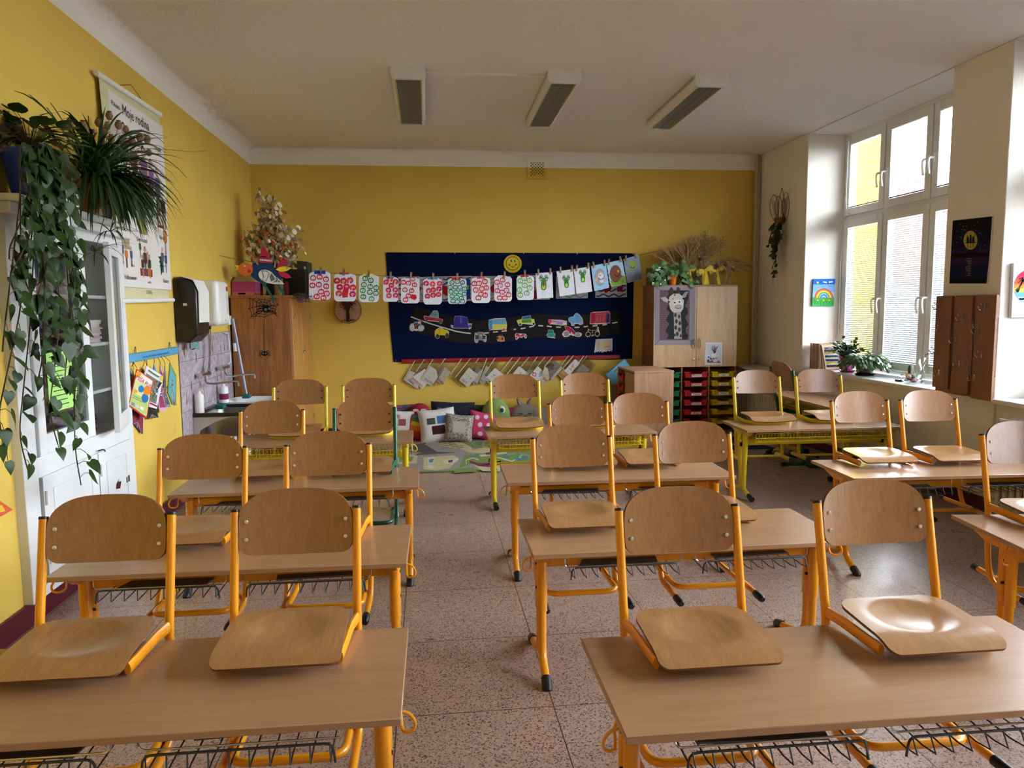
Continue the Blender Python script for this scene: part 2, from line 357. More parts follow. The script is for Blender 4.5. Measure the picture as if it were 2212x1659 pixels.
# ------------------------------------------------------------------ windows: white frames, sashes, glass, handles, slatted blinds
M_UPVC = mat('white_window_plastic', (232, 234, 232), .3)
M_PANE = thin_glass('window_glass', (.97, .99, .99))
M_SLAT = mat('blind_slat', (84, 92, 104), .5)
M_CORD = mat('thin_cord', (60, 62, 60), .7)
def window(i, y0, y1, blinds):
    x = 4.45; root = bpy.data.objects.new('window_%d' % i, None); COL.objects.link(root); tag(root, kind='structure')
    fr = MB(); zb, zt = .826, 3.288
    ym = y1-.04; cols = [(y1-.03, y1-.72), (y1-.72, y1-1.40), (y1-1.40, y1-2.15)]
    fr.box(x, x+.08, y1-.035, y1, zb, zt, M_UPVC); fr.box(x, x+.08, y0, y0+.035, zb, zt, M_UPVC)
    fr.box(x, x+.08, y0+.035, y1-.035, zt-.04, zt, M_UPVC); fr.box(x, x+.08, y0+.035, y1-.035, zb, zb+.05, M_UPVC)
    fr.box(x+.01, x+.08, y0+.035, y1-.035, 2.395, 2.435, M_UPVC)
    for a in (y1-.72, y1-1.40): fr.box(x+.01, x+.08, a-.02, a+.02, zb+.05, 2.395, M_UPVC); fr.box(x+.01, x+.08, a-.02, a+.02, 2.435, zt-.04, M_UPVC)
    fr.build('window_frame', root, bevel=.003)
    for ci, (ya, yb) in enumerate(cols):
        for (za, zc_) in ((zb+.05, 2.395), (2.435, zt-.04)):
            ya2, yb2 = ya-.008, yb+.012
            s = MB(); t = .075; xs = x-.012
            s.box(xs, xs+.07, ya2-t, ya2, za, zc_, M_UPVC); s.box(xs, xs+.07, yb2, yb2+t, za, zc_, M_UPVC)
            s.box(xs, xs+.07, yb2+t, ya2-t, za, za+t, M_UPVC); s.box(xs, xs+.07, yb2+t, ya2-t, zc_-t, zc_, M_UPVC)
            so = s.build('sash', root, bevel=.004)
            g = MB(); g.box(x+.025, x+.031, yb2+t-.005, ya2-t+.005, za+t-.005, zc_-t+.005, M_PANE); g.build('pane', so)
            # handle
            hz = za+.42*(zc_-za) if za > 2 else 1.56
            for hy in ([yb2+.03] if ci == 0 else ([ya2-.03] if ci == 1 else [ya2-.03])):
                h = MB(); h.box(xs-.012, xs, hy-.014, hy+.014, hz-.035, hz+.035, M_WPL)
                h.tube(arc([(xs-.01, hy, hz), (xs-.055, hy, hz), (xs-.06, hy, hz-.06), (xs-.045, hy, hz-.14)], .025), .010, M_WPL, n=8)
                h.build('handle', so)
            if ci == 1:
                h = MB(); hy = yb2+.03; h.box(xs-.012, xs, hy-.014, hy+.014, hz-.035, hz+.035, M_WPL)
                h.tube(arc([(xs-.01, hy, hz), (xs-.055, hy, hz), (xs-.06, hy, hz-.06), (xs-.045, hy, hz-.14)], .025), .010, M_WPL, n=8); h.build('handle', so)
            if blinds:
                bl = MB(); xa, xb = x-.008, x+.016; top = zc_-t-.012; bot = za+t+.006 if not (ci == 2 and za < 2) else za+t+.006
                bl.box(xa-.006, xb+.006, yb2+t-.006, ya2-t+.006, top, top+.022, M_WPL)
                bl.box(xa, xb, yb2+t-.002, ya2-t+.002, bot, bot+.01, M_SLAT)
                k = 0; z = bot+.028
                while z < top-.006:
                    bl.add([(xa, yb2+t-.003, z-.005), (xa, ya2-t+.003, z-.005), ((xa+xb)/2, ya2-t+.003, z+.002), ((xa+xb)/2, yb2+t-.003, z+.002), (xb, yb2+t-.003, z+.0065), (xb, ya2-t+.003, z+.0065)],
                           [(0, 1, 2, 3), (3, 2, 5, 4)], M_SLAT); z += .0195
                for q in (.18, .82):
                    yy = yb2+t+q*(ya2-yb2-2*t); bl.tube([(xa, yy, bot), (xa, yy, top)], .0012, M_CORD, n=4); bl.tube([(xb, yy, bot), (xb, yy, top)], .0012, M_CORD, n=4)
                bl.build('window_blind', root)
    if blinds:
        c = MB(); c.tube([(x-.03, y1-.10, 3.2), (x-.035, y1-.10, 2.6), (x-.035, y1-.12, 2.47), (x-.03, y1-.2, 2.44)], .003, M_WPL, n=6)
        c.tube(arc([(x-.03, y1-.06, 2.33), (x-.04, y1-.055, 1.9), (x-.04, y1-.06, 1.1), (x-.03, y1-.075, 1.2)], .02), .003, M_WPL, n=6); c.build('pull_cord', root)
window(1, *NI[0], True)
window(2, *NI[1], True)
window(3, *NI[2], True)  # out of view; its blinds are added to dim light on the front desks

# ------------------------------------------------------------------ what stands outside the window
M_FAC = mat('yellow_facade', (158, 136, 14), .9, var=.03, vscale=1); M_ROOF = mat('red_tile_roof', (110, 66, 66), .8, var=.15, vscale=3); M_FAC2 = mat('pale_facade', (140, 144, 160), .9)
t = thing('school_wing', 'yellow rendered wing of the building seen through the window blinds', 'building', (5.0, 10.2, -4))
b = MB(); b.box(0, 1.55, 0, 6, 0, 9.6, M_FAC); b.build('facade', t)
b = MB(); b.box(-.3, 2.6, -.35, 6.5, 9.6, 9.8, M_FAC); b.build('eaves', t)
t = thing('house', 'pale house with a red tiled roof across the street behind the blinds', 'building', (17, 21, -5))
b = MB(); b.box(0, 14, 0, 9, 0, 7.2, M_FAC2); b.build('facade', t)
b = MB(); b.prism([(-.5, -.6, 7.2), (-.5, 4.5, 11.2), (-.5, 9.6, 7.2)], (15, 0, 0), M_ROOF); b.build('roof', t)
b = MB(); b.box(4.7, 80, -30, 80, -4.2, -4, mat('pavement', (214, 212, 206), .9)); tag(b.build('ground'), kind='structure')

# ================================================================== desks
DW = 1.285
def hook(mt, s):
    h = MB(); x0 = .02 if s < 0 else DW-.02
    P = [(x0, .10, .525), (x0+s*.035, .10, .515), (x0+s*.05, .10, .49), (x0+s*.045, .10, .47), (x0+s*.02, .10, .465), (x0+s*.012, .13, .468), (x0+s*.012, .14, .50), (x0, .14, .53)]
    h.tube(arc(P, .012), .0042, mt, n=6); return h
def make_desk(kind, label, group):
    mt = M_ORA if kind == 'o' else M_PYE
    t = thing('school_desk', label, 'desk', (0, 0, 0), 0, group)
    b = MB(); b.box(0, DW, 0, .5, .541, .56, M_DESK); o = b.build('desk_top', t, bevel=.0025)
    for s, x in ((-1, .058), (1, DW-.058)):
        L = MB()
        if kind == 'o':
            for yy, yt, e in ((.165, .035, -1), (.212, .46, 1)):
                L.tube([(x, yy, .54), (x, yy, .27)], .0215, mt, n=12, up=None)
                L.tube([(x, yy, .275), (x, yy, .27)], [.0225, .0225], mt, n=12)
                L.tube(arc([(x, yy, .28), (x, yy, .075), (x, yt-e*.03, .022)], .09, 7), .0175, mt, n=10)
            lo = L.build('leg', t)
            for yy, yt, e in ((.165, .035, -1), (.212, .46, 1)):
                c = MB(); d = Vector((0, yt-e*.03-yy, .022-.075)).normalized()
                p0 = Vector((x, yt-e*.03, .024)); c.tube([p0-d*.01, p0+d*.045, p0+d*.055], [.0205, .0205, .013], M_BLK, n=12); c.build('foot_cap', lo)
                c = MB(); c.lathe([(0, 0), (.006, 0), (.006, .006), (0, .006)], M_BLK, n=8); c.M = None
        else:
            L.tube([(x, .155, .54), (x, .18, .12), (x, .18, .06)], [.022, .02, .02], mt, n=12)
            L.tube([(x, .285, .54), (x, .222, .12), (x, .22, .06)], [.022, .02, .02], mt, n=12)
            L.tube([(x, .05, .026), (x, .2, .075), (x, .40, .026)], .017, mt, n=10)
            lo = L.build('leg', t)
            for yt, d in ((.05, -1), (.40, 1)):
                c = MB(); c.tube([(x, yt-d*.02, .034), (x, yt+d*.045, .02)], .021, M_BLK, n=10); c.build('foot_cap', lo)
            c = MB(); c.box(x-.023, x+.023, .2, .215, .40, .43, M_BLK); c.build('clamp', lo)
        if kind == 'o':
            for z in (.46, .36): c = MB(); c.lathe([(.0, -.0232), (.006, -.0232), (.006, .0232), (0, .0232)], M_BLK, (x, .19, z), n=8, axis='x'); c.build('screw', lo)
        k = MB(); k.prism([(x-.018, .03, .541), (x-.018, .47, .541), (x-.018, .31, .495), (x-.018, .10, .495)], (.036, 0, 0), mt); k.build('bracket', t, bevel=.003)
        hook(mt, s).build('bag_hook', t)
    k = MB(); k.box(.07, DW-.07, .175, .205, .447, .497, mt) if kind == 'o' else k.box(.07, DW-.07, .2, .235, .405, .455, mt); k.build('crossbeam', t, bevel=.008)
    if kind == 'o':
        for x0 in (.165, .70):
            B = MB(); x1 = x0+.415; zl = .462
            B.tube(arc([(x0-.012, .035, zl-.02), (x0-.006, .035, zl+.028), (x1+.006, .035, zl+.028), (x1+.012, .035, zl-.02)], .02), .0032, M_WIRE, n=6)
            for i in range(10):
                xx = x0+.415*i/9
                B.tube([(xx, .035, zl+.03), (xx+.004, .018, zl-.008), (xx, .06, zl-.012), (xx, .33, zl-.004), (xx, .345, zl+.03)], .0022, M_WIRE, n=5)
            B.tube(arc([(x0-.02, .30, .54), (x0-.02, .30, zl+.012), (x1+.02, .30, zl+.012), (x1+.02, .30, .54)], .02), .0028, M_STEEL, n=6)
            B.tube(arc([(x0-.03, .07, .54), (x0-.03, .07, zl+.02), (x1+.03, .07, zl+.02), (x1+.03, .07, .54)], .02), .0028, M_STEEL, n=6)
            B.build('wire_basket', t)
        B = MB(); B.prism([(.20, .10, .468), (.52, .08, .468), (.56, .30, .468), (.28, .33, .468)], (0, 0, .006), M_GREYP); B.build('basket_mat', t)
        B = MB(); B.prism([(.78, .12, .468), (1.10, .14, .468), (1.08, .33, .468), (.76, .31, .468)], (0, 0, .006), M_GREYP); B.build('basket_mat', t)
    else:
        B = MB(); x0, x1 = .09, DW-.09
        for z, y in ((.528, .03), (.49, .035), (.46, .05)): B.tube([(x0, y, z), (x1, y, z)], .0028, mt, n=5)
        n = 44
        for i in range(n+1):
            xx = x0+(x1-x0)*i/n; B.tube([(xx, .03, .528), (xx, .048, .46), (xx, .36, .46), (xx, .37, .52)], .0018, mt, n=4)
        for y in (.10, .15, .2, .25, .3, .35): B.tube([(x0, y, .458), (x1, y, .458)], .002, mt, n=4)
        for z in (.49, .52): B.tube([(x0, .365, z), (x1, .365, z)], .0022, mt, n=4)
        for xx in (x0, x1):
            for z in (.49, .528): B.tube([(xx, .03, z), (xx, .37, z)], .0025, mt, n=4)
        B.build('wire_basket', t)
    return t
DESKS = dict(m1=(.419, 1.513, -.46), m2=(.388, 2.738, -.08), m3=(.416, 3.924, -.9), m4=(.430, 5.375, .3), l1=(-1.362, 1.668, -.53), l2=(-1.377, 2.744, -.9),
             l3=(-1.345, 3.924, .3), l4=(-1.40, 5.277, .6), r1=(2.275, 2.53, -6.5), r2=(2.301, 3.746, -2.4), r3=(2.400, 5.338, -1.08), r4=(3.375, 7.10, -90))
DL = dict(m1='beech topped double desk in front, second chair on it has a shiny seat', m2='double desk directly behind the front middle desk, orange frame and dark baskets',
          m3='double desk third in the middle row, just before the lemon framed one', m4='lemon framed double desk at the far end of the middle row',
          l1='large beech desk top filling the lower left, edge at the centre aisle', l2='double desk second in the left row, beside the white built-in cabinet',
          l3='double desk third in the left row carrying the green framed chair', l4='lemon framed double desk at the back of the left row, near the sink',
          r1='double desk cut off by the right edge, orange frame with bag hook', r2='orange framed double desk below the window with a yellow reflection on its corner',
          r3='lemon framed double desk near the radiator, full width wire shelf', r4='small desk turned at an angle under the window sill behind the others')
od = make_desk('o', DL['m1'], 'orange framed double desks'); yd = make_desk('y', DL['m4'], 'lemon framed double desks')
ot, yt_ = tree(od), tree(yd)
for k, (x, y, a) in DESKS.items():
    g = 'orange framed double desks' if k[1] in '123' and k != 'r3' else 'lemon framed double desks'
    if k == 'm1': od.location = (x, y, 0); od.rotation_euler.z = math.radians(a)
    elif k == 'm4': yd.location = (x, y, 0); yd.rotation_euler.z = math.radians(a)
    elif g[0] == 'o': dup(od, ot, (x, y, 0), math.radians(a), DL[k], g)
    else:
        q = dup(yd, yt_, (x, y, 0), math.radians(a), DL[k], g)
        if k == 'r4': q.scale = (1, 1, 1.143)

# ================================================================== chairs (seat board 33 cm over the runners)
def rivet(b, x, y, z, mt, ny=-1):
    b.lathe([(0, -.004), (.0055, -.003), (.0065, 0), (0, 0)], mt, (x, y, z), n=8, axis='y')
def back_pt(u, v, hw=.163, z0=.495, zt=.67, lean=.2, wide=False):
    """u across -1..1, v 0..1 up: arched plywood backrest"""
    a = min(1, abs(u)); zm = z0+(zt-z0)*.5
    top = zm + (zt-zm)*(1-a**3.1)**(1/2.3)
    rr = .036 if not wide else .018; ac = 1-rr/hw
    bot = z0 - .006*math.cos(u*PI/2) + (rr*(1-math.sqrt(max(0, 1-((a-ac)/(1-ac))**2))) if a > ac else 0)
    z = bot+(top-bot)*v
    x = u*hw
    if a > .8:
        pass
    y = .022+(z-.33)*lean - .022 + .020*(1-u*u)   # leans back, dished away from the sitter
    return Vector((x, y, z))
def make_chair(style, label, group, mt):
    t = thing('school_chair', label, 'chair', (0, 0, 0), 0, group)
    W = .18 if style == 'a' else .198; hw = W-.0125
    scr = M_RIV if mt is M_ORA else M_BLK
    for s in (-1, 1):
        x = s*W; F = MB()
        if style == 'a':
            P = arc([(x, .078, .672), (x, .002, .33), (x, -.012, .10), (x, -.05, .016), (x, -.27, .016)], .07, 6)
            F.tube(P, .0125, mt, n=12, b=.018, up=(1, 0, 0)) if False else F.tube(P, .013, mt, n=12)
            F.tube([(x, -.004, .354), (x*.94, -.06, .352), (x*.90, -.19, .348), (x*.88, -.24, .347)], .009, mt, n=10, b=.0175, up=(0, 0, 1))
        else:
            F.tube([(x, .072, .672), (x, .004, .35), (x, -.03, .03)], .014, mt, n=12)
            F.tube([(x, .10, .016), (x, -.20, .016)], .0155, mt, n=10)
        f = F.build('side_frame', t)
        if style == 'a':
            c = MB(); c.tube([(x, -.255, .016), (x, -.315, .015), (x, -.325, .015)], [.0165, .0165, .01], M_BLK, n=10); c.build('foot_cap', f)
        else:
            for y0, y1 in ((.085, .125), (-.185, -.235)):
                c = MB(); c.tube([(x, y0, .018), (x, y1, .015)], .02, M_BLK, n=8); c.build('foot_cap', f)
        c = MB(); c.tube([(x, .076, .668), (x, .0785, .6755)], .0135, M_BLK, n=12); c.build('end_cap', f)
    X = MB()
    if style == 'a':
        xi = W-.026
        X.tube(arc([(-xi, .10, .03), (-xi, -.06, .03), (-xi, -.19, .035), (xi, -.19, .035), (xi, -.06, .03), (xi, .10, .03)], .055, 7), .0125, mt, n=10)
        o = X.build('base_loop', t)
        for s in (-1, 1):
            c = MB(); c.tube([(s*xi, .09, .03), (s*xi, .125, .03)], .016, M_BLK, n=8); c.build('end_cap', o)
    else:
        X.tube([(-W, -.035, .02), (W, -.035, .02)], .011, mt, n=8); X.build('crossbar', t)
        Y = MB(); xs = W-.006
        Y.tube(arc([(-xs, .0, .350), (-xs, -.20, .338), (-xs+.05, -.265, .338), (xs-.05, -.265, .338), (xs, -.20, .338), (xs, .0, .350)], .06, 5), .006, mt, n=8, b=.0155, up=(0, 0, 1))
        Y.build('seat_rail', t)
    # seat board
    ws = .167 if style == 'a' else .186
    def seat(u, v):
        a = u*2-1; y = -.005-.298*v
        hwid = ws*(1-.03*(1-v)**2)
        # round the four corners by pulling the width in at both ends
        e = .22; rr_ = .055
        if v < e: hwid -= rr_*(1-math.sqrt(max(0, 1-((e-v)/e)**2)))
        e2 = .10
        if v > 1-e2: hwid -= .026*(1-math.sqrt(max(0, 1-((v-1+e2)/e2)**2)))
        z = .386-.010*v
        d = math.hypot(a/.72, (v-.42)/.36); z -= .014*max(0, 1-d*d)
        if v > .72: z -= (.020 if style == 'a' else .030)*((v-.72)/.28)**2
        if style == 'b': z += .006*a*a*(1 if v > .5 else v*2)
        return Vector((a*hwid, y, z))
    S = MB(); S.sheet(lambda u, v: seat(u, .5-.5*math.cos(PI*v)), 20, 30, M_PLYS, .0085, M_PLYE); so = S.build('seat', t, ang=50)
    for x in (-.14, .14):
        for y in (-.09, -.18):
            r_ = MB(); v = (-.005-y)/.298; p = seat((x/(ws)+1)/2, v); r_.lathe([(.0065, -.001), (.0055, .0025), (0, .004)], scr, (x, y, p.z), n=8); r_.build('rivet', so)
    B = MB(); B.sheet(lambda u, v: back_pt(math.copysign(1-(1-abs(u*2-1))**1.7, u*2-1), v, hw, .543, .731, wide=(style == 'b')), 28, 10, M_PLY, .009, M_PLYE); bo = B.build('backrest', t, ang=50)
    for x in (-hw+.021, hw-.021):
        for z in (.588, .640):
            r_ = MB(); a = x/hw; y = .022+(z-.33)*.2-.022+.020*(1-a*a)
            rivet(r_, x, y-.0005, z, scr); r_.build('rivet', bo)
    return t
GA, GB = 'chairs with orange frames', 'chairs with lemon yellow frames'
ca = make_chair('a', '-', GA, M_ORA); cb = make_chair('b', '-', GB, M_PYE); cg = make_chair('a', '-', 'chairs with green frames', M_GRN)
ta, tb, tg = tree(ca), tree(cb), tree(cg)
CHAIRS = [  # desk, centre x, style, label
 ('l1', -.948, 'a', 'front left plywood chair hung on desk, its seat cut off by the photo edge'),
 ('l1', -.405, 'a', 'plywood chair hung on the left front desk beside the aisle, worn dark seat'),
 ('m1', .738, 'a', 'plywood chair on the middle front desk with a scratch mark on its backrest'),
 ('m1', 1.36, 'a', 'chair on the middle front desk with a white window reflection in its glossy seat'),
 ('l2', -.985, 'a', 'chair on the second left desk beside the white cabinet, black capped posts'),
 ('l2', -.448, 'a', 'chair on the second left desk on the aisle side, black capped posts'),
 ('m2', .655, 'a', 'chair on the second middle desk on the aisle side, flame grain in the backrest'),
 ('m2', 1.232, 'a', 'chair on the second middle desk, on the side nearer the windows'),
 ('l3', -.926, 'a', 'chair on the third left desk by the sink, dark smudge on its backrest'),
 ('l3', -.382, 'g', 'green framed plywood chair hung on the third left desk'),
 ('m3', .925, 'a', 'chair on the third middle desk, the one nearer the centre aisle'),
 ('m3', 1.313, 'a', 'chair on the third middle desk, the one in front of the low tray cabinet'),
 ('l4', -.985, 'b', 'lemon framed chair on the rear left desk in front of the wooden wardrobe'),
 ('l4', -.462, 'b', 'lemon framed chair on the rear left desk in front of the bare yellow wall'),
 ('m4', .700, 'b', 'lemon framed chair on the rear middle desk above the toy cushions'),
 ('m4', 1.279, 'b', 'lemon framed chair on the rear middle desk beside the low tray cabinet'),
 ('r2', 2.675, 'a', 'orange framed chair on the window side desk, seat mirroring the yellow facade'),
 ('r2', 3.123, 'a', 'orange framed chair on the window side desk, the one nearer the coat rack'),
 ('r3', 2.735, 'b', 'lemon framed chair on the rear right desk, in front of the radiator'),
 ('r3', 3.276, 'b', 'lemon framed chair on the rear right desk, in front of the green standing chair'),
 ('r1', 2.70, 'a', 'orange framed chair cut off by the right edge of the photo'),
]
used = set()
for d, cx, st, lab in CHAIRS:
    x0, y0, a = DESKS[d]; a = math.radians(a)
    lx = (cx-x0+math.sin(a)*.53)/math.cos(a); ly = .527
    p = (x0+lx*math.cos(a)-ly*math.sin(a), y0+lx*math.sin(a)+ly*math.cos(a), .56-.327)
    root, tr = {'a': (ca, ta), 'b': (cb, tb), 'g': (cg, tg)}[st]
    if st not in used: used.add(st); root.location = p; root.rotation_euler.z = a; root['label'] = lab
    else: dup(root, tr, p, a, lab)
g = dup(cg, tg, (3.40, 6.62, 0), math.radians(88), 'green framed chair standing on the floor, turned sideways under the window'); g.scale = (1.28, 1.28, 1.35)

# ================================================================== flat paper art on a real plane of the room
class Art(MB):
    """outlines given in a crop of the photo (ox, oy, scale) and laid on the plane through P with normal N, facing the room"""
    def __init__(s, P, N, crop=(0, 0, 1), th=.0012):
        MB.__init__(s); s.P = Vector(P); s.N = Vector(N).normalized(); s.c = crop; s.th = th
    def pt(s, x, y, lay=0):
        v = ray(s.c[0]+x*s.c[2], s.c[1]+y*s.c[2]); P0 = s.P + s.N*lay*.0012
        return CAM + v*((P0-CAM).dot(s.N)/v.dot(s.N))
    def base(s, pts, mt, lay=0): return s.prism([s.pt(x, y, lay) for x, y in pts], -s.N*s.th, mt)
    def shape(s, pts, mt, lay=1): return s.poly([s.pt(x, y, lay) for x, y in pts], mt)
    def disc(s, x, y, rx, mt, lay=1, ry=None, n=14, a0=0, a1=2*PI, rot=0):
        ry = ry or rx; c, q = math.cos(rot), math.sin(rot); P = []
        for k in range(n + (0 if a1-a0 >= 6.28 else 1)):
            a = a0+(a1-a0)*k/n; u, v = math.cos(a)*rx, math.sin(a)*ry; P.append((x+u*c-v*q, y+u*q+v*c))
        return s.shape(P, mt, lay)
    def ring(s, x, y, r0, r1, mt, lay=1, n=18, a0=0, a1=2*PI, sy=1):
        V = []; F = []
        for k in range(n+1):
            a = a0+(a1-a0)*k/n
            V += [s.pt(x+math.cos(a)*r0, y+math.sin(a)*r0*sy, lay), s.pt(x+math.cos(a)*r1, y+math.sin(a)*r1*sy, lay)]
        for k in range(n): F.append((2*k, 2*k+1, 2*k+3, 2*k+2))
        return s.add(V, F, mt)
    def line(s, pts, wd, mt, lay=2):
        V = []; F = []; n = len(pts)
        for i, (x, y) in enumerate(pts):
            x0, y0 = pts[max(0, i-1)]; x1, y1 = pts[min(n-1, i+1)]; d = math.hypot(x1-x0, y1-y0) or 1; nx, ny = -(y1-y0)/d*wd/2, (x1-x0)/d*wd/2
            V += [s.pt(x+nx, y+ny, lay), s.pt(x-nx, y-ny, lay)]
        for i in range(n-1): F.append((2*i, 2*i+1, 2*i+3, 2*i+2))
        return s.add(V, F, mt)
    def write(s, txt, x, y, hpx, mt, lay=2, ang=0, align='CENTER'):
        O = s.pt(x, y, lay); c, q = math.cos(ang), math.sin(ang)
        U = s.pt(x+c*10, y+q*10, lay)-O; V = s.pt(x+q*10, y-c*10, lay)-O; size = V.length/10*hpx*1.35
        return s.text(txt, size, mt, O, U.normalized(), V.normalized(), align)

YW = YB-.0005
FELT = mat('navy_felt', (9, 20, 54), .95, var=.12, vscale=30, bump=.2, bscale=300, spec=.1, sheen=.0)
t = thing('felt_board', 'large navy blue felt board pinned on the yellow back wall', 'notice board', (1.02, 8.79, .9))
def rel(ob, root):
    ob.parent = root; ob.matrix_parent_inverse = Matrix.Translation(-Vector(root.location)); return ob
a = Art((0, YB-.008, 0), (0, -1, 0), th=.0075)
bt = [(1370-(1370-1366)*0, 547), (833, 545), (842, 700), (850, 782)] + [(850+i*43, 782-.55*i+1.0*math.sin(i*1.3)) for i in range(1, 12)] + [(1366, 775)]
a.base(bt, FELT); rel(a.build('cloth'), t)
M_PIN = mat('pin_head', (200, 196, 180), .3, metal=.6)
for x, y in ((833.5, 546), (982, 547), (1131.5, 547.5), (1246.5, 548.5), (1367, 548), (855, 779), (1230, 545.5)):
    if (x, y) == (1230, 545.5): continue
    p = at(x, y, y=YB-.009); c = MB(); c.lathe([(.006, 0), (.005, -.005), (0, -.007)][::1], M_PIN, p, n=8, axis='y'); rel(c.build('pin'), t)
# red wooden rail under it
a = Art((0, YB-.02, 0), (0, -1, 0), th=.019)
a.base([(867, 776.5), (1339, 766.5), (1340, 775), (868, 785.5)], mat('red_lacquer', (150, 22, 28), .35, coat=.3))
tag(a.build('wooden_rail', bevel=.003), 'long red wooden rail below the navy felt board with plastic sleeves pinned to it', 'rail')
# black paper road
CR4 = (870, 650, 240/2212); CR5 = (1100, 650, 260/2212)
a = Art((0, YB-.0095, 0), (0, -1, 0))
c4 = lambda x, y: (870+x*CR4[2], 650+y*CR4[2]); c5 = lambda x, y: (1100+x*CR5[2], 650+y*CR5[2])
ROAD = [c4(240, 90), c4(560, 190), c4(1000, 320), c4(1500, 385), c4(1900, 370), c5(0, 305), c5(480, 235), c5(1050, 270), c5(1480, 240), c5(2010, 180),
        c5(2045, 590), c5(1600, 660), c5(1020, 705), c5(500, 670), c5(0, 745), c4(1900, 840), c4(1500, 860), c4(1000, 820), c4(500, 700), c4(90, 570), c4(160, 330)]
a.base(ROAD, mat('black_card', (34, 32, 31), .9, var=.1, vscale=20, spec=.1))
M_WP = flat('white_road_line', (196, 194, 190))
a.line([c4(160, 315), c4(400, 405), c4(700, 500), c4(1060, 605), c4(1200, 630), c4(1358, 648)], 2.6, M_WP)
for (x0, y0, x1, y1) in ((1435, 645, 1475, 647), (1620, 640, 1716, 635), (1798, 622, 1895, 614), (1970, 605, 2070, 596), (2155, 575, 2212, 570)):
    a.line([c4(x0, y0), c4(x1, y1)], 2.6, M_WP)
for (x0, y0, x1, y1) in ((33, 530, 125, 520), (210, 515, 300, 498), (368, 480, 450, 465), (535, 452, 622, 460), (690, 463, 780, 475), (862, 480, 950, 484), (1200, 488, 1290, 483), (1370, 475, 1447, 467), (1533, 462, 1622, 452), (1712, 442, 1797, 430), (1893, 410, 1990, 392)):
    a.line([c5(x0, y0), c5(x1, y1)], 2.7, M_WP)
tag(a.build('paper_road'), 'winding black paper road with white lane markings on the navy board', 'paper decoration')

# ---- cut-out vehicles
YC = YB-.013
def cut(crop, label, outline, shapes, cat='paper cutout', name='vehicle_cutout', edge=(205, 203, 205)):
    a = Art((0, YC, 0), (0, -1, 0), crop); a.base(outline, paint(edge))
    for k, sh in enumerate(shapes):
        kind = sh[0]; lay = 1+.5*k/len(shapes)*3
        if kind == 'p': a.shape(sh[1], paint(sh[2]), lay)
        elif kind == 'd': a.disc(sh[1], sh[2], sh[3], paint(sh[4]), lay, ry=(sh[5] if len(sh) > 5 else None))
        elif kind == 'r': a.ring(sh[1], sh[2], sh[3], sh[4], paint(sh[5]), lay)
        elif kind == 'l': a.line(sh[1], sh[2], paint(sh[3]), lay)
    return tag(a.build(name), label, cat, 'paper vehicles on the road')
RED, DKR, BLU, YE = (188, 44, 58), (150, 30, 40), (100, 160, 205), (216, 200, 40)
cut(CR4, 'paper car with red body and light blue roof at the left of the road', [(430, 290), (520, 310), (570, 250), (610, 190), (690, 190), (712, 240), (715, 345), (797, 362), (797, 400), (775, 455), (740, 462), (700, 420), (600, 410), (510, 400), (470, 410), (440, 390), (415, 320)],
    [('p', [(520, 315), (575, 250), (612, 200), (688, 198), (705, 240), (710, 348)], (128, 172, 196)), ('p', [(432, 305), (520, 318), (715, 350), (792, 366), (788, 412), (520, 385), (450, 370), (425, 330)], RED), ('d', 470, 378, 32, (90, 92, 92)), ('d', 748, 420, 38, (90, 92, 92)), ('r', 592, 262, 14, 20, (50, 80, 110)), ('r', 660, 280, 14, 20, (50, 80, 110)), ('l', [(655, 200), (628, 335)], 5, (60, 90, 120))])
cut(CR4, 'violet blue paper car on the upper lane of the road', [(1040, 300), (1180, 300), (1290, 330), (1305, 450), (1375, 450), (1370, 530), (1340, 570), (1300, 552), (1000, 545), (960, 530), (955, 475), (1010, 490), (1020, 380)],
    [('p', [(1045, 305), (1180, 305), (1290, 335), (1300, 455), (1320, 545), (1000, 535), (1020, 400)], (62, 52, 140)), ('p', [(1130, 305), (1180, 306), (1180, 440), (1130, 440)], (90, 84, 170)), ('l', [(1015, 440), (1300, 462)], 6, (36, 30, 96)), ('l', [(1128, 305), (1120, 540)], 5, (36, 30, 96)), ('d', 1340, 500, 32, (104, 88, 150)), ('d', 975, 515, 18, (160, 150, 170))])
cut(CR4, 'blue and yellow paper van in the middle of the board', [(1715, 375), (1840, 345), (2040, 340), (2070, 440), (2075, 510), (2055, 590), (2010, 590), (1990, 572), (1760, 580), (1720, 598), (1705, 470)],
    [('p', [(1725, 380), (2035, 348), (2062, 440), (2064, 468), (1790, 470), (1720, 480)], (110, 166, 192)), ('p', [(1790, 468), (2064, 465), (2070, 520), (2040, 562), (1790, 568)], (214, 200, 92)), ('p', [(1718, 385), (1775, 378), (1785, 565), (1722, 570)], (70, 140, 200)), ('l', [(1795, 515), (2066, 510)], 4, (150, 140, 70)), ('d', 1735, 572, 20, (190, 80, 90)), ('d', 2015, 572, 26, (190, 70, 80))])
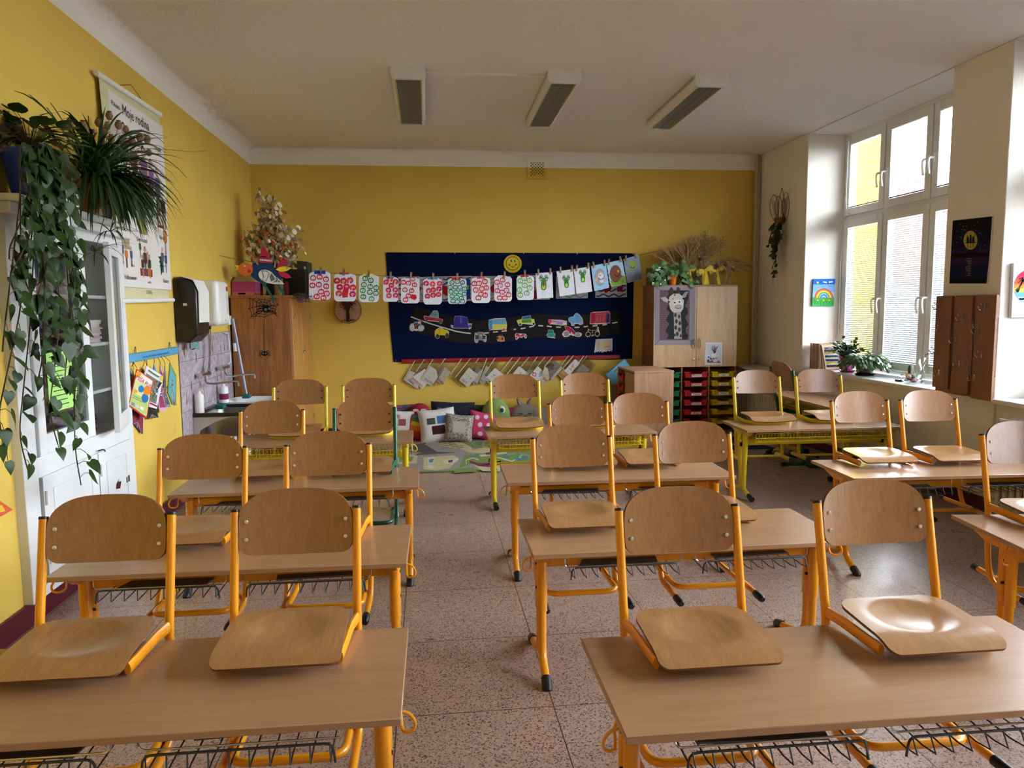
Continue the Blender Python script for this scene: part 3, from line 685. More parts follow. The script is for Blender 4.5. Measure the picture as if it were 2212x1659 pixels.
cut(CR4, 'paper bicycle with pink handlebar at the left end of the road', [(140, 500), (170, 450), (220, 445), (215, 425), (260, 408), (305, 420), (320, 400), (320, 385), (410, 385), (405, 405), (365, 415), (370, 470), (425, 500), (435, 545), (400, 595), (340, 608), (300, 590), (280, 600), (230, 590), (190, 605), (150, 590), (130, 540)],
    [('p', [(215, 430), (295, 412), (300, 450), (370, 470), (300, 560), (235, 560)], (34, 32, 31)), ('d', 187, 525, 52, (206, 208, 214), 72), ('r', 187, 525, 46, 54, (110, 140, 170)), ('d', 365, 540, 64, (206, 200, 204), 64), ('r', 365, 540, 58, 68, (96, 140, 176)), ('d', 180, 533, 9, (30, 30, 30)), ('d', 362, 508, 9, (30, 30, 30)), ('d', 260, 430, 42, (84, 134, 176), 22), ('l', [(355, 400), (362, 500)], 12, (200, 140, 60)), ('l', [(260, 490), (350, 440)], 14, (210, 130, 60)), ('l', [(245, 450), (275, 560)], 14, (190, 80, 120)), ('l', [(320, 395), (405, 402)], 26, (190, 90, 140)), ('d', 262, 575, 22, (214, 208, 196))])
cut(CR4, 'small yellow paper car under the white lane line', [(640, 590), (680, 560), (720, 530), (770, 530), (830, 570), (890, 580), (925, 620), (915, 720), (880, 745), (845, 725), (840, 685), (730, 680), (725, 740), (690, 758), (655, 735), (635, 670)],
    [('p', [(645, 590), (690, 575), (740, 545), (790, 550), (830, 575), (890, 588), (918, 630), (880, 690), (640, 672)], (206, 186, 34)), ('p', [(680, 575), (725, 536), (765, 538), (815, 570)], (190, 176, 110)), ('l', [(740, 535), (725, 675)], 5, (90, 80, 20)), ('d', 690, 705, 34, (58, 58, 58), 46), ('d', 882, 690, 36, (62, 62, 62), 54)])
cut(CR4, 'grey pencil drawn paper jeep seen from the front, lower lane', [(1430, 670), (1480, 665), (1490, 620), (1600, 620), (1625, 670), (1665, 690), (1665, 800), (1640, 822), (1600, 800), (1590, 780), (1500, 785), (1500, 820), (1470, 838), (1430, 815), (1425, 760)],
    [('p', [(1440, 680), (1650, 690), (1648, 770), (1445, 765)], (58, 56, 58)), ('p', [(1492, 625), (1598, 625), (1615, 680), (1590, 690), (1590, 775), (1510, 775), (1510, 690), (1485, 680)], (120, 120, 124)), ('d', 1555, 690, 20, (168, 168, 170)), ('d', 1465, 795, 30, (160, 146, 158)), ('d', 1625, 785, 30, (160, 146, 158))])
cut(CR4, 'tiny orange paper car with two dark windows below the dashed line', [(1875, 715), (1925, 695), (1930, 675), (1985, 675), (1990, 700), (2022, 730), (2030, 800), (1960, 812), (1890, 800), (1872, 760)],
    [('p', [(1880, 720), (1930, 698), (1990, 702), (2018, 735), (2022, 796), (1960, 806), (1895, 792)], (206, 118, 64)), ('p', [(1930, 676), (1984, 676), (1986, 700), (1930, 698)], (50, 46, 44)), ('d', 1890, 742, 17, (30, 40, 56), 26), ('d', 1982, 750, 17, (30, 50, 70), 28)])
cut(CR5, 'yellow paper car with green door and blue window, upper lane', [(135, 360), (225, 330), (240, 290), (395, 265), (400, 325), (460, 335), (465, 390), (482, 440), (450, 462), (425, 440), (240, 420), (225, 455), (185, 460), (160, 420)],
    [('p', [(145, 362), (228, 335), (398, 328), (455, 338), (462, 392), (420, 408), (230, 412), (172, 415)], (206, 196, 46)), ('p', [(238, 332), (246, 296), (390, 270), (398, 328)], (44, 100, 170)), ('p', [(230, 345), (400, 335), (412, 395), (235, 402)], (64, 150, 52)), ('d', 200, 430, 28, (214, 214, 214)), ('d', 200, 430, 21, (30, 30, 30)), ('d', 448, 422, 30, (214, 214, 214)), ('d', 448, 422, 21, (30, 30, 30))])
cut(CR5, 'long low pink and rainbow streaked paper car', [(720, 342), (970, 350), (1060, 372), (1058, 450), (960, 452), (790, 428), (745, 430), (722, 400)],
    [('p', [(724, 346), (780, 350), (790, 390), (745, 418), (726, 398)], (206, 60, 90)), ('p', [(780, 350), (970, 355), (1056, 376), (1050, 400), (790, 395)], (186, 160, 190)), ('p', [(790, 360), (900, 385), (990, 400), (985, 420), (870, 400), (790, 385)], (186, 90, 180)), ('p', [(770, 395), (900, 408), (1050, 430), (1050, 445), (960, 445), (770, 420)], (210, 196, 110)), ('p', [(880, 405), (960, 412), (965, 438), (885, 430)], (110, 150, 200)), ('d', 745, 412, 16, (170, 60, 130))])
cut(CR5, 'light blue paper car with round pink wheels', [(1085, 330), (1110, 300), (1180, 285), (1210, 235), (1245, 222), (1290, 250), (1345, 320), (1362, 400), (1350, 435), (1300, 440), (1260, 420), (1205, 425), (1190, 460), (1145, 458), (1130, 400), (1095, 380)],
    [('p', [(1092, 332), (1115, 305), (1185, 292), (1215, 242), (1245, 230), (1285, 258), (1338, 325), (1350, 390), (1300, 415), (1150, 405), (1100, 375)], (104, 162, 206)), ('d', 1168, 425, 30, (184, 150, 200)), ('d', 1330, 405, 32, (184, 150, 200)), ('l', [(1240, 235), (1235, 400)], 4, (80, 130, 180))])
cut(CR5, 'large crimson and purple paper bus at the right end of the road', [(1500, 215), (1560, 200), (1840, 188), (1855, 230), (1855, 410), (1600, 432), (1480, 425), (1490, 300)],
    [('p', [(1505, 220), (1840, 195), (1850, 400), (1495, 415)], (182, 70, 78)), ('p', [(1503, 222), (1580, 212), (1570, 412), (1493, 415)], (176, 38, 60)), ('p', [(1790, 240), (1848, 232), (1850, 400), (1780, 405)], (72, 50, 122)), ('l', [(1600, 250), (1780, 245)], 8, (200, 120, 120)), ('l', [(1620, 280), (1610, 380)], 12, (205, 130, 126)), ('l', [(1680, 280), (1670, 390)], 12, (196, 110, 110)), ('l', [(1740, 280), (1735, 385)], 10, (205, 130, 126)), ('d', 1570, 418, 12, (200, 196, 198)), ('d', 1598, 420, 12, (200, 196, 198))])
cut(CR5, 'small red paper racing car, lower lane', [(100, 630), (125, 590), (170, 598), (250, 600), (300, 605), (325, 640), (318, 685), (290, 690), (270, 650), (225, 680), (190, 665), (165, 690), (140, 718), (112, 700), (110, 650)],
    [('p', [(125, 596), (170, 604), (205, 640), (250, 605), (285, 620), (268, 645), (220, 660), (150, 655), (118, 635)], (190, 34, 50)), ('d', 135, 675, 24, (196, 190, 196), 34), ('d', 135, 675, 11, (40, 36, 40), 16), ('d', 303, 645, 20, (196, 190, 196), 36), ('d', 303, 645, 9, (60, 54, 60), 18)])
cut(CR5, 'small teal paper truck seen from behind, lower lane', [(715, 530), (808, 530), (822, 595), (848, 600), (840, 665), (845, 688), (700, 668), (680, 650), (695, 600), (710, 595)],
    [('p', [(718, 534), (804, 534), (818, 600), (842, 606), (832, 662), (700, 660), (700, 606), (712, 600)], (60, 150, 138)), ('p', [(725, 540), (798, 540), (802, 590), (720, 590)], (44, 120, 104)), ('d', 688, 652, 16, (50, 50, 50)), ('d', 768, 640, 14, (34, 80, 130)), ('d', 836, 660, 16, (50, 90, 130))])
cut(CR5, 'crimson paper tractor with two grey wheels', [(970, 605), (1000, 560), (1040, 540), (1018, 470), (1060, 460), (1115, 480), (1180, 530), (1225, 580), (1300, 580), (1340, 605), (1320, 650), (1280, 665), (1220, 655), (1190, 635), (1120, 625), (1090, 655), (1010, 665), (985, 640)],
    [('p', [(975, 602), (1005, 565), (1045, 545), (1025, 475), (1062, 465), (1112, 484), (1178, 535), (1225, 588), (1330, 604), (1225, 630), (1120, 600), (1060, 560)], (170, 34, 80)), ('d', 1052, 603, 60, (196, 190, 192)), ('d', 1052, 603, 48, (140, 132, 136)), ('d', 1262, 618, 54, (196, 186, 192), 44), ('d', 1262, 618, 44, (150, 134, 142), 36), ('p', [(1136, 575), (1158, 575), (1156, 610), (1136, 610)], (214, 208, 210)), ('d', 1172, 625, 18, (200, 198, 196)), ('l', [(1130, 500), (1180, 580)], 5, (120, 20, 50))])
cut(CR5, 'red framed paper racing bicycle with black wheels', [(1450, 505), (1480, 535), (1600, 535), (1630, 480), (1600, 475), (1605, 480), (1640, 480), (1645, 520), (1668, 600), (1640, 655), (1600, 655), (1570, 610), (1556, 640), (1510, 650), (1500, 600), (1480, 655), (1440, 668), (1405, 640), (1405, 600), (1440, 560)],
    [('p', [(1460, 545), (1620, 545), (1650, 600), (1560, 625), (1500, 640), (1430, 620)], (34, 32, 31)), ('r', 1450, 612, 38, 48, (200, 196, 190)), ('d', 1450, 612, 38, (26, 25, 25)), ('r', 1618, 605, 38, 48, (200, 196, 190)), ('d', 1618, 605, 38, (26, 25, 25)), ('l', [(1450, 560), (1460, 530), (1480, 542), (1610, 545), (1640, 505)], 10, (196, 80, 64)), ('l', [(1600, 500), (1612, 480), (1640, 485), (1642, 520), (1615, 560)], 7, (220, 214, 210)), ('l', [(1530, 560), (1535, 635), (1510, 640)], 9, (214, 210, 206)), ('d', 1530, 605, 14, (50, 46, 46))])
cut(CR5, 'pale scribbled paper square with pink zigzag bottom, lower right of the navy board', [(1590, 705), (1700, 700), (1898, 690), (1895, 890), (1885, 935), (1868, 905), (1845, 930), (1815, 915), (1790, 935), (1750, 930), (1700, 950), (1680, 925), (1655, 948), (1640, 920), (1615, 948), (1600, 925), (1575, 955), (1562, 950), (1580, 800)],
    [('p', [(1600, 712), (1885, 700), (1880, 880), (1600, 905), (1590, 800)], (186, 186, 178)), ('p', [(1640, 750), (1665, 750), (1650, 880), (1630, 880)], (186, 180, 100)), ('p', [(1720, 770), (1800, 740), (1800, 850), (1720, 880)], (198, 190, 130)), ('p', [(1810, 740), (1870, 730), (1870, 830), (1810, 840)], (196, 180, 150)), ('l', [(1750, 845), (1850, 840)], 14, (190, 110, 110)), ('l', [(1620, 800), (1610, 900)], 8, (150, 170, 180)), ('l', [(1760, 905), (1880, 890)], 22, (206, 150, 130)), ('d', 1655, 925, 15, (196, 130, 160)), ('d', 1702, 925, 15, (196, 130, 160)), ('d', 1880, 910, 12, (196, 130, 160))], name='scribbled_cutout')

# ---- blue wave paintings pinned in a row behind the line
CR2 = (950, 550, 300/2212); CR1 = (660, 550, 300/2212); CR3 = (1230, 530, 170/2169)
def fpx(c, P): return [(c[0]+x*c[2], c[1]+y*c[2]) for x, y in P]
WV = [(860, 598, 906, 653, (24, 40, 66), 'dark wave painting on grey paper'), (906, 598, 955, 653, (80, 120, 176), 'light blue wave painting with a red shape'), (955, 597, 1019, 651, (30, 60, 130), 'blue wave painting with a lime green shape'),
      (1019, 597, 1103, 650, (110, 130, 150), 'pale grey wave painting with a red diamond'), (1118, 595, 1188, 648, (70, 110, 150), 'blue wave painting with a crimson shape'), (1201, 596, 1270, 645, (70, 126, 170), 'light blue wave painting'), (1286, 588, 1354, 643, (34, 60, 100), 'dark blue wave painting with two dark red shapes')]
rd = rng(5)
for i, (x0, y0, x1, y1, col, lab) in enumerate(WV):
    a = Art((0, YB-.0105, 0), (0, -1, 0)); a.base([(x0, y0), (x1, y0-1), (x1, y1-1), (x0, y1)], paint((176, 170, 164)))
    n = 5
    for k in range(n):
        yy = y0+5+(y1-y0-10)*k/(n-1)
        a.line([(x0+2+(x1-x0-4)*q/16, yy+2.6*math.sin(q*1.1+k*1.7)) for q in range(17)], 2.0 if col[0] > 60 else 3.2, paint(tuple(min(255, c+rd.randint(-8, 20)) for c in col)), 1+.2*k)
    if i == 1: a.shape([(944, 622), (955, 615), (955, 640), (945, 636)], paint((150, 30, 36)), 3)
    if i == 1: a.shape([(906, 618), (912, 622), (906, 630)], paint((150, 30, 36)), 3)
    if i == 2: a.shape([(955, 617), (966, 618), (967, 638), (957, 635)], paint((150, 30, 36)), 3); a.shape([(1006, 615), (1013, 617), (1012, 625), (1006, 626)], paint((130, 170, 60)), 3); a.shape([(1007, 600), (1016, 604), (1016, 645), (1008, 645)], paint((28, 56, 130)), 2.5)
    if i == 3: a.shape([(1058, 622), (1067, 612), (1070, 632), (1062, 632)], paint((150, 30, 36)), 3)
    if i == 4: a.shape([(1153, 628), (1160, 624), (1160, 646), (1154, 646)], paint((140, 30, 60)), 3)
    if i == 6: a.shape([(1303, 625), (1318, 617), (1322, 624), (1308, 634)], paint((120, 24, 30)), 3); a.shape([(1333, 620), (1346, 617), (1345, 630), (1333, 630)], paint((120, 24, 56)), 3)
    tag(a.build('wave_painting'), lab+' pinned behind the hanging drawings', 'painting', 'wave paintings on the navy board')
# ---- smiling sun
a = Art((0, YB-.016, 0), (0, -1, 0), CR2, th=.006); cx, cyy = 1162, 145
pts = []
for k in range(108): an = 2*PI*k/108; r_ = 147 if k % 2 else 139; pts.append((cx+math.cos(an)*r_, cyy+math.sin(an)*r_))
a.base(pts, paint((214, 188, 44))); a.ring(cx, cyy-5, 102, 110, paint((40, 34, 30)), 1, 30); a.disc(cx+4, cyy-6, 100, paint((222, 198, 56)), 1, n=30)
for ex in (1132, 1190):
    a.disc(ex-6, 104, 19, paint((214, 206, 150)), 2, ry=22); a.disc(ex+4, 102, 10, paint((24, 24, 24)), 3, ry=18)
a.line([(1108, 165), (1125, 185), (1162, 203), (1195, 185), (1218, 160)], 6, paint((150, 60, 20)), 2); a.disc(1110, 162, 13, paint((150, 60, 20)), 3); a.disc(1216, 158, 13, paint((150, 60, 20)), 3); a.disc(1162, 198, 18, paint((176, 40, 30)), 3, ry=7)
tag(a.build('smiling_sun'), 'yellow smiling sun face with toothed edge on the navy board', 'wall decoration')

# ================================================================== the line with hanging drawings
CP = Vector((-1.93, 7.38, 0)); CD = Vector((1, .293, 0)).normalized(); CN = Vector((.293, -1, 0)).normalized()
def onc(x, y, off=0):
    v = ray(x, y); P0 = CP+CN*off; return CAM + v*((P0-CAM).dot(CN)/v.dot(CN))
cpx = [(475, 552), (500, 558), (545, 566), (632, 577), (692, 588), (745, 592), (800, 595), (900, 598), (1000, 600), (1092, 597), (1150, 592), (1200, 586), (1245, 578), (1300, 569), (1350, 558), (1395, 548), (1435, 538)]
b = MB(); b.tube([onc(*p) for p in cpx], .0022, mat('dark_green_string', (44, 56, 50), .8), n=5)
tag(b.build('string_line'), 'thin dark string stretched across the back of the room, drawings clipped to it', 'string')
def sheet(label, name, crop, outline, fn, col=(212, 212, 220), grp='drawings clipped to the string', off=.004):
    a = Art(CP+CN*off, CN, crop, th=.0012); a.base(outline, paint(col)); fn(a); return tag(a.build(name), label, 'drawing', grp)
def apple(a, x, y, r, col, rr, lay=1, full=False):
    for k in range(2):
        s = -1 if k == 0 else 1
        a.ring(x+s*r*.28, y, r*(.18 if full else .42), r*.78, paint(col), lay+.3*k, 9, a0=rr.random()*.8+(PI*.35 if s < 0 else -PI*.75), a1=rr.random()*.8+(PI*1.65 if s < 0 else PI*.6), sy=1.25)
    a.disc(x, y+r*.1, r*.16, paint((30, 20, 22)), lay+1, n=6); a.line([(x, y-r*.7), (x+r*.3, y-r*1.25)], r*.14, paint((60, 50, 40)), lay+1)
JAR = lambda x0, x1, y0, y1, nx0, nx1, ch: [(nx0, y0), (nx1, y0), (nx1+8, y0+ch*.35), (x1-14, y0+ch*.8), (x1, y0+ch*1.4), (x1, y1-ch), (x1-ch*.5, y1-ch*.2), (x1-ch*1.1, y1), (x0+ch*1.1, y1), (x0+ch*.5, y1-ch*.2), (x0, y1-ch), (x0, y0+ch*1.4), (x0+14, y0+ch*.8), (nx0-8, y0+ch*.35)]
def jar(label, crop, x0, x1, y0, y1, nx0, nx1, lid, lidc, pts, r, col, seed, ch=50, extra=None, full=False):
    rr = rng(seed)
    def fn(a):
        if lidc: a.shape([(nx0-2, lid), (nx1+2, lid), (nx1+4, y0+10), (nx0-4, y0+10)], paint(lidc), 1)
        for (x, y) in pts: apple(a, x, y, r, tuple(max(0, min(255, c+rr.randint(-22, 26))) for c in col), rr, 1, full)
        if extra: extra(a)
    O = JAR(x0, x1, min(lid, y0), y1, nx0, nx1, ch)
    sheet(label, 'jar_drawing', crop, O, fn)
AR, AG, AE = (196, 40, 58), (40, 120, 56), (20, 130, 96)
jar('jar shaped drawing with red apple prints and a blue lid, nearest the wardrobe', CR1, 55, 400, 300, 722, 140, 315, 252, (22, 54, 170), [(120, 372), (225, 355), (325, 392), (110, 490), (212, 480), (330, 505), (248, 592), (340, 620), (180, 668), (285, 690)], 46, AR, 1)
jar('jar shaped drawing with solid red apples and a pink red lid', CR1, 455, 805, 305, 745, 535, 692, 284, (190, 50, 86), [(500, 418), (605, 420), (708, 410), (545, 518), (655, 510), (755, 525), (530, 620), (750, 630)], 50, AR, 2, extra=lambda a: a.shape([(610, 520), (690, 530), (670, 680), (590, 685), (580, 620)], paint((196, 34, 50)), 2.6), full=True)
jar('jar shaped drawing with green apple faces and a pale yellow lid', CR1, 850, 1168, 330, 758, 925, 1070, 305, (220, 214, 110), [(950, 380), (1040, 412), (930, 480), (1030, 512), (1125, 530), (912, 572), (1025, 600), (1122, 615), (920, 672), (1052, 705)], 44, (60, 130, 74), 3)
jar('narrow jar drawing with eight red apples at the left edge of the navy board', CR1, 1236, 1474, 368, 750, 1285, 1402, 342, (74, 130, 200), [(1345, 392), (1282, 440), (1432, 432), (1366, 490), (1322, 566), (1430, 562), (1328, 655), (1436, 650)], 42, (206, 54, 76), 4, 34, full=True)
jar('jar drawing with mixed red apples and one big red blot', CR1, 1520, 1815, 365, 775, 1590, 1735, 350, (88, 130, 180), [(1560, 442), (1640, 455), (1705, 390), (1735, 482), (1585, 562), (1690, 575), (1640, 655), (1592, 720)], 40, (200, 50, 66), 5, 40, extra=lambda a: a.shape([(1690, 630), (1760, 640), (1775, 690), (1740, 725), (1680, 700)], paint((190, 30, 34)), 2.6))
jar('jar drawing with nine red apples and empty white bottom', CR1, 1876, 2172, 385, 795, 1950, 2100, 360, (84, 130, 190), [(1922, 460), (2025, 470), (2135, 462), (1962, 574), (2035, 562), (2125, 545), (1942, 662), (2032, 645), (2118, 635)], 42, (200, 36, 60), 6, 46, full=True)
jar('jar drawing packed with teal green apples and a red lid', CR2, 130, 425, 395, 785, 190, 330, 362, (200, 30, 36), [(195, 445), (280, 430), (362, 445), (168, 520), (248, 520), (322, 522), (395, 545), (180, 590), (260, 598), (332, 602), (390, 625), (195, 665), (270, 672), (345, 690), (208, 740), (280, 748), (365, 745)], 38, AE, 7, 40)
jar('jar drawing with crooked red apples and a pink lid', CR2, 505, 805, 375, 770, 590, 712, 345, (206, 96, 110), [(550, 462), (625, 460), (718, 430), (572, 565), (672, 545), (740, 530), (658, 630), (722, 645), (615, 690)], 44, (200, 50, 60), 8, 44)
jar('jar drawing with loose red apple prints, right of the pink lidded one', CR2, 868, 1150, 350, 748, 925, 1050, 330, None, [(912, 440), (1002, 405), (962, 490), (1078, 480), (918, 575), (1062, 568), (995, 600), (1098, 640), (955, 690), (1035, 690)], 42, (204, 60, 84), 9, 44)
jar('jar drawing with pale green apples and a dark red lid', CR2, 1224, 1500, 345, 722, 1288, 1412, 318, (170, 34, 60), [(1345, 380), (1285, 420), (1428, 412), (1352, 490), (1432, 530), (1270, 562), (1385, 615), (1280, 645)], 44, (110, 176, 96), 10, 46)
# frogs
FG = (36, 128, 70)
def frog(a, cx, cy, s, tongue, lean=0, smile=True):
    P = lambda x, y: (cx+(x*math.cos(lean)-y*math.sin(lean))*s, cy+(x*math.sin(lean)+y*math.cos(lean))*s)
    a.shape([P(*p) for p in [(-34, 0), (34, 0), (44, 50), (46, 120), (30, 158), (0, 168), (-30, 158), (-46, 120), (-44, 50)]], paint(FG), 1)
    a.shape([P(*p) for p in [(-86, -52), (-50, -40), (0, -46), (50, -40), (86, -60), (60, 10), (20, 30), (-20, 30), (-60, 6)]], paint((44, 136, 72)), 2)
    for sx in (-1, 1):
        x, y = P(sx*42, -62); a.disc(x, y, 24*s, paint((44, 136, 72)), 2.2, ry=34*s); x, y = P(sx*42, -72); a.disc(x, y, 10*s, paint((226, 226, 222)), 3); a.disc(x, y+3*s, 5*s, paint((20, 20, 20)), 3.6)
    if smile:
        for sx in (-1, 1): x, y = P(sx*48, -18); a.disc(x, y, 16*s, paint((226, 130, 150)), 3)
    if tongue: a.shape([P(*p) for p in [(-8, 6), (10, 6), (10, 100), (0, 116), (-10, 100)]], paint((176, 30, 36)), 3.2)
    else: a.shape([P(*p) for p in [(-18, 12), (20, 14), (14, 30), (-10, 28)]], paint((130, 24, 30)), 3.2)
    x, y = P(0, 110); a.disc(x, y, 28*s, paint((170, 200, 60)), 2.6, ry=40*s)
PEN = (176, 176, 172)
def f1(a): frog(a, 1655, 410, .95, True); a.line([(1640, 575), (1632, 640), (1660, 665), (1680, 640), (1670, 575)], 5, paint(PEN)); a.line([(1590, 420), (1595, 460), (1615, 460)], 4, paint(PEN)); a.line([(1710, 460), (1735, 465), (1735, 520)], 4, paint(PEN))
sheet('white sheet with a green frog and long red tongue, first of the frog drawings', 'frog_drawing', CR2, [(1525, 298), (1792, 280), (1808, 685), (1550, 702)], f1)
def f2(a): frog(a, 2015, 400, .8, False, -.05); a.line([(1960, 470), (1920, 485), (1935, 530)], 4, paint(PEN)); a.line([(2065, 455), (2105, 450), (2105, 405)], 4, paint(PEN)); a.line([(2010, 545), (2005, 625)], 4, paint(PEN)); a.line([(2045, 545), (2068, 625)], 4, paint(PEN))
sheet('white sheet with a small green frog between two other frog drawings', 'frog_drawing', CR2, [(1860, 268), (2122, 232), (2152, 628), (1912, 668)], f2)
def f3(a): frog(a, 365, 800, 1.35, False, -.06); a.line([(440, 870), (500, 850), (560, 980)], 7, paint(PEN)); a.line([(240, 1100), (290, 1135), (285, 1165)], 6, paint(PEN)); a.line([(480, 1085), (540, 1110)], 6, paint(PEN))
sheet('white sheet with a green frog with pink cheeks, last of the frog drawings', 'frog_drawing', CR3, [(118, 655), (548, 585), (632, 1272), (195, 1338)], f3)
def spiky(a, cx, cy, rx, ry, col, spk, lay=1, n=34):
    P = []
    for k in range(n*2): an = 2*PI*k/(n*2); q = 1.12 if k % 2 else .97; P.append((cx+math.cos(an)*rx*q, cy+math.sin(an)*ry*q))
    a.shape(P, paint(spk), lay); a.disc(cx, cy, rx*.97, paint(col), lay+.6, ry=ry*.97, n=24)
def h1(a):
    a.shape([(600, 585), (1000, 500), (1085, 1160), (700, 1250)], paint((150, 194, 222)), .6)
    spiky(a, 840, 880, 128, 215, (176, 160, 152), (120, 110, 104)); a.disc(870, 840, 78, paint((204, 214, 226)), 2.4, ry=90); a.disc(845, 830, 16, paint((190, 60, 80)), 3)
    a.disc(895, 980, 60, paint((196, 214, 230)), 2.5, ry=54); a.ring(868, 890, 48, 62, paint((26, 22, 22)), 3, 14, a0=.1, a1=PI*.95); a.disc(830, 800, 9, paint((60, 90, 150)), 3); a.disc(900, 800, 9, paint((60, 90, 150)), 3)
    a.disc(740, 940, 38, paint((212, 160, 164)), 2.7, ry=54); a.disc(985, 935, 34, paint((212, 160, 164)), 2.7, ry=40)
sheet('drawing of a pale grey hedgehog on light blue ground', 'hedgehog_drawing', CR3, [(595, 575), (1005, 488), (1092, 1168), (690, 1260)], h1)
def h2(a):
    a.shape([(1020, 495), (1448, 402), (1540, 900), (1110, 990)], paint((160, 200, 222)), .6); a.shape([(1120, 980), (1420, 900), (1470, 830), (1545, 860), (1578, 1050), (1190, 1130)], paint((116, 164, 60)), .8)
    spiky(a, 1270, 780, 150, 225, (126, 74, 60), (70, 44, 40)); a.shape([(1400, 790), (1470, 850), (1420, 900), (1350, 900)], paint((126, 74, 60)), 2)
    a.ring(1315, 790, 54, 70, paint((22, 18, 18)), 3, 14, a0=.0, a1=PI*1.0); a.shape([(1320, 675), (1375, 690), (1365, 745), (1320, 740)], paint((214, 170, 50)), 3); a.disc(1290, 790, 22, paint((150, 60, 60)), 3)
    a.line([(1478, 950), (1472, 1040)], 14, paint((120, 50, 50)), 3)
sheet('drawing of a brown hedgehog on green grass', 'hedgehog_drawing', CR3, [(1018, 490), (1450, 395), (1582, 1058), (1185, 1145), (1130, 1060)], h2)
def f4(a):
    a.shape([(1495, 385), (1905, 275), (2000, 930), (1600, 1025)], paint((140, 150, 178)), .6); rr = rng(8)
    for k in range(26): x = 1530+k*16; a.line([(x-20, 420-k*4.4), (x+70, 1000-k*3.6)], 6, paint((112, 122, 156) if k % 2 else (164, 170, 192)), 1)
    G = (150, 168, 76); a.disc(1745, 520, 95, paint(G), 2, ry=88); a.disc(1665, 470, 34, paint(G), 2.2, ry=42); a.disc(1820, 480, 34, paint(G), 2.2, ry=46); a.line([(1570, 700), (1640, 690), (1740, 640), (1850, 590), (1930, 550)], 40, paint(G), 2); a.line([(1780, 680), (1800, 790), (1760, 830)], 30, paint(G), 2)
    a.ring(1745, 570, 50, 66, paint((24, 20, 20)), 3, 12, a0=.2, a1=PI)
sheet('drawing of a yellow green frog on scribbled blue grey, last sheet beside the plants', 'frog_drawing', CR3, [(1490, 385), (1910, 268), (2012, 935), (1600, 1035)], f4)
# clothespins
M_PEG = mat('clothespin_wood', (172, 138, 104), .7, var=.15, vscale=90); M_PEGD = mat('clothespin_dark_wood', (110, 98, 84), .7, var=.15, vscale=90)
PEGS = [(692.5, 583, 0, 'the blue lidded apple jar'), (742.5, 588, 4, 'the pink red lidded apple jar'), (796.5, 591, 4, 'the green apple jar with yellow lid'), (843.5, 594, 0, 'the narrow red apple jar'), (887.5, 595, 6, 'the apple jar with the big red blot'), (935.5, 597, 3, 'the apple jar with empty bottom'),
        (987.5, 597, 2, 'the teal green apple jar'), (1039.5, 594, 10, 'the pink lidded apple jar'), (1090, 593, 2, 'the loose red apple jar'), (1133.5, 590, -1, 'the pale green apple jar'),
        (1162.5, 588, -2, 'the long tongued frog, left corner'), (1188.5, 586, 0, 'the long tongued frog, right corner'), (1210.5, 583, -2, 'the small middle frog, left corner'), (1235, 580, 2, 'the small middle frog, right corner'),
        (1245.5, 579, 6, 'the pink cheeked frog, left corner'), (1270, 574, 8, 'the pink cheeked frog, right corner'), (1282, 572, -12, 'the grey hedgehog, left corner'), (1305.5, 568, -1, 'the grey hedgehog, right corner'), (1315, 566, 0, 'the brown hedgehog, left corner'), (1340, 560, -14, 'the brown hedgehog, right corner'), (1351.5, 558, 2, 'the scribbled frog, left corner'), (1371.5, 552, -25, 'the scribbled frog, right corner'),
        (553.5, 565, -22, 'the paper bird on its back'), (594, 570, 8, 'the paper bird at its rump'), (622, 575, 28, 'the yellow tail feather of the paper bird')]
for i, (x, y, d, lab) in enumerate(PEGS):
    O = onc(x, y, .008); t = thing('clothespin', 'small wooden clothespin holding '+lab, 'clothespin', O, 0, 'clothespins on the string')
    mt = M_PEGD if x < 800 and x > 640 else M_PEG
    R = Matrix.Rotation(math.atan2(CD.y, CD.x), 4, 'Z') @ Matrix.Rotation(math.radians(d), 4, 'Y')
    for s, nm in ((-1, 'jaw'), (1, 'jaw')):
        b = MB(); b.M = R
        b.prism([(s*.0012, 0, -.034), (s*.0075, 0, -.034), (s*.0085, 0, .0), (s*.0095, 0, .034), (s*.0055, 0, .036), (s*.0012, 0, .004)], (0, -.010, 0), mt); b.build(nm, t)
    b = MB(); b.M = R; b.tube([(-.008, -.012, -.004), (.008, -.012, -.004)], .003, M_STEEL, n=6); b.build('spring', t)
# ---- paper bird
CB = (460, 520, 260/2212)
a = Art(CP+CN*.006, CN, CB, th=.002)
t = thing('paper_bird', 'cut paper bird with orange head and blue body hanging on the string before the wardrobe', 'paper decoration', onc(575, 600))
a.base([(725, 410), (860, 402), (1090, 408), (1150, 440), (1190, 500), (1230, 580), (1270, 700), (1200, 780), (1000, 790), (860, 765), (780, 720), (690, 640), (700, 560)], paint((34, 56, 96)))
for k in range(4): a.line([(760+k*110, 410), (770+k*105, 700)], 5, paint((40, 84, 84)), 1)
a.line([(740, 480), (1180, 500)], 5, paint((40, 84, 84)), 1.2); rel(a.build('body'), t)
a = Art(CP+CN*.009, CN, CB, th=.002); a.base([(400, 443), (470, 455), (470, 540), (402, 538), (440, 500)], paint((226, 206, 50))); rel(a.build('beak'), t)
a = Art(CP+CN*.012, CN, CB, th=.002); a.prism([a.pt(597+math.cos(k*PI/16)*137, 525+math.sin(k*PI/16)*125) for k in range(32)], -CN*.002, paint((206, 100, 40)))
a.disc(580, 465, 30, paint((120, 120, 118)), 1); a.disc(580, 465, 20, paint((224, 222, 214)), 2); a.disc(576, 465, 8, paint((40, 40, 40)), 3); a.disc(665, 558, 32, paint((176, 34, 46)), 1); rel(a.build('head'), t)
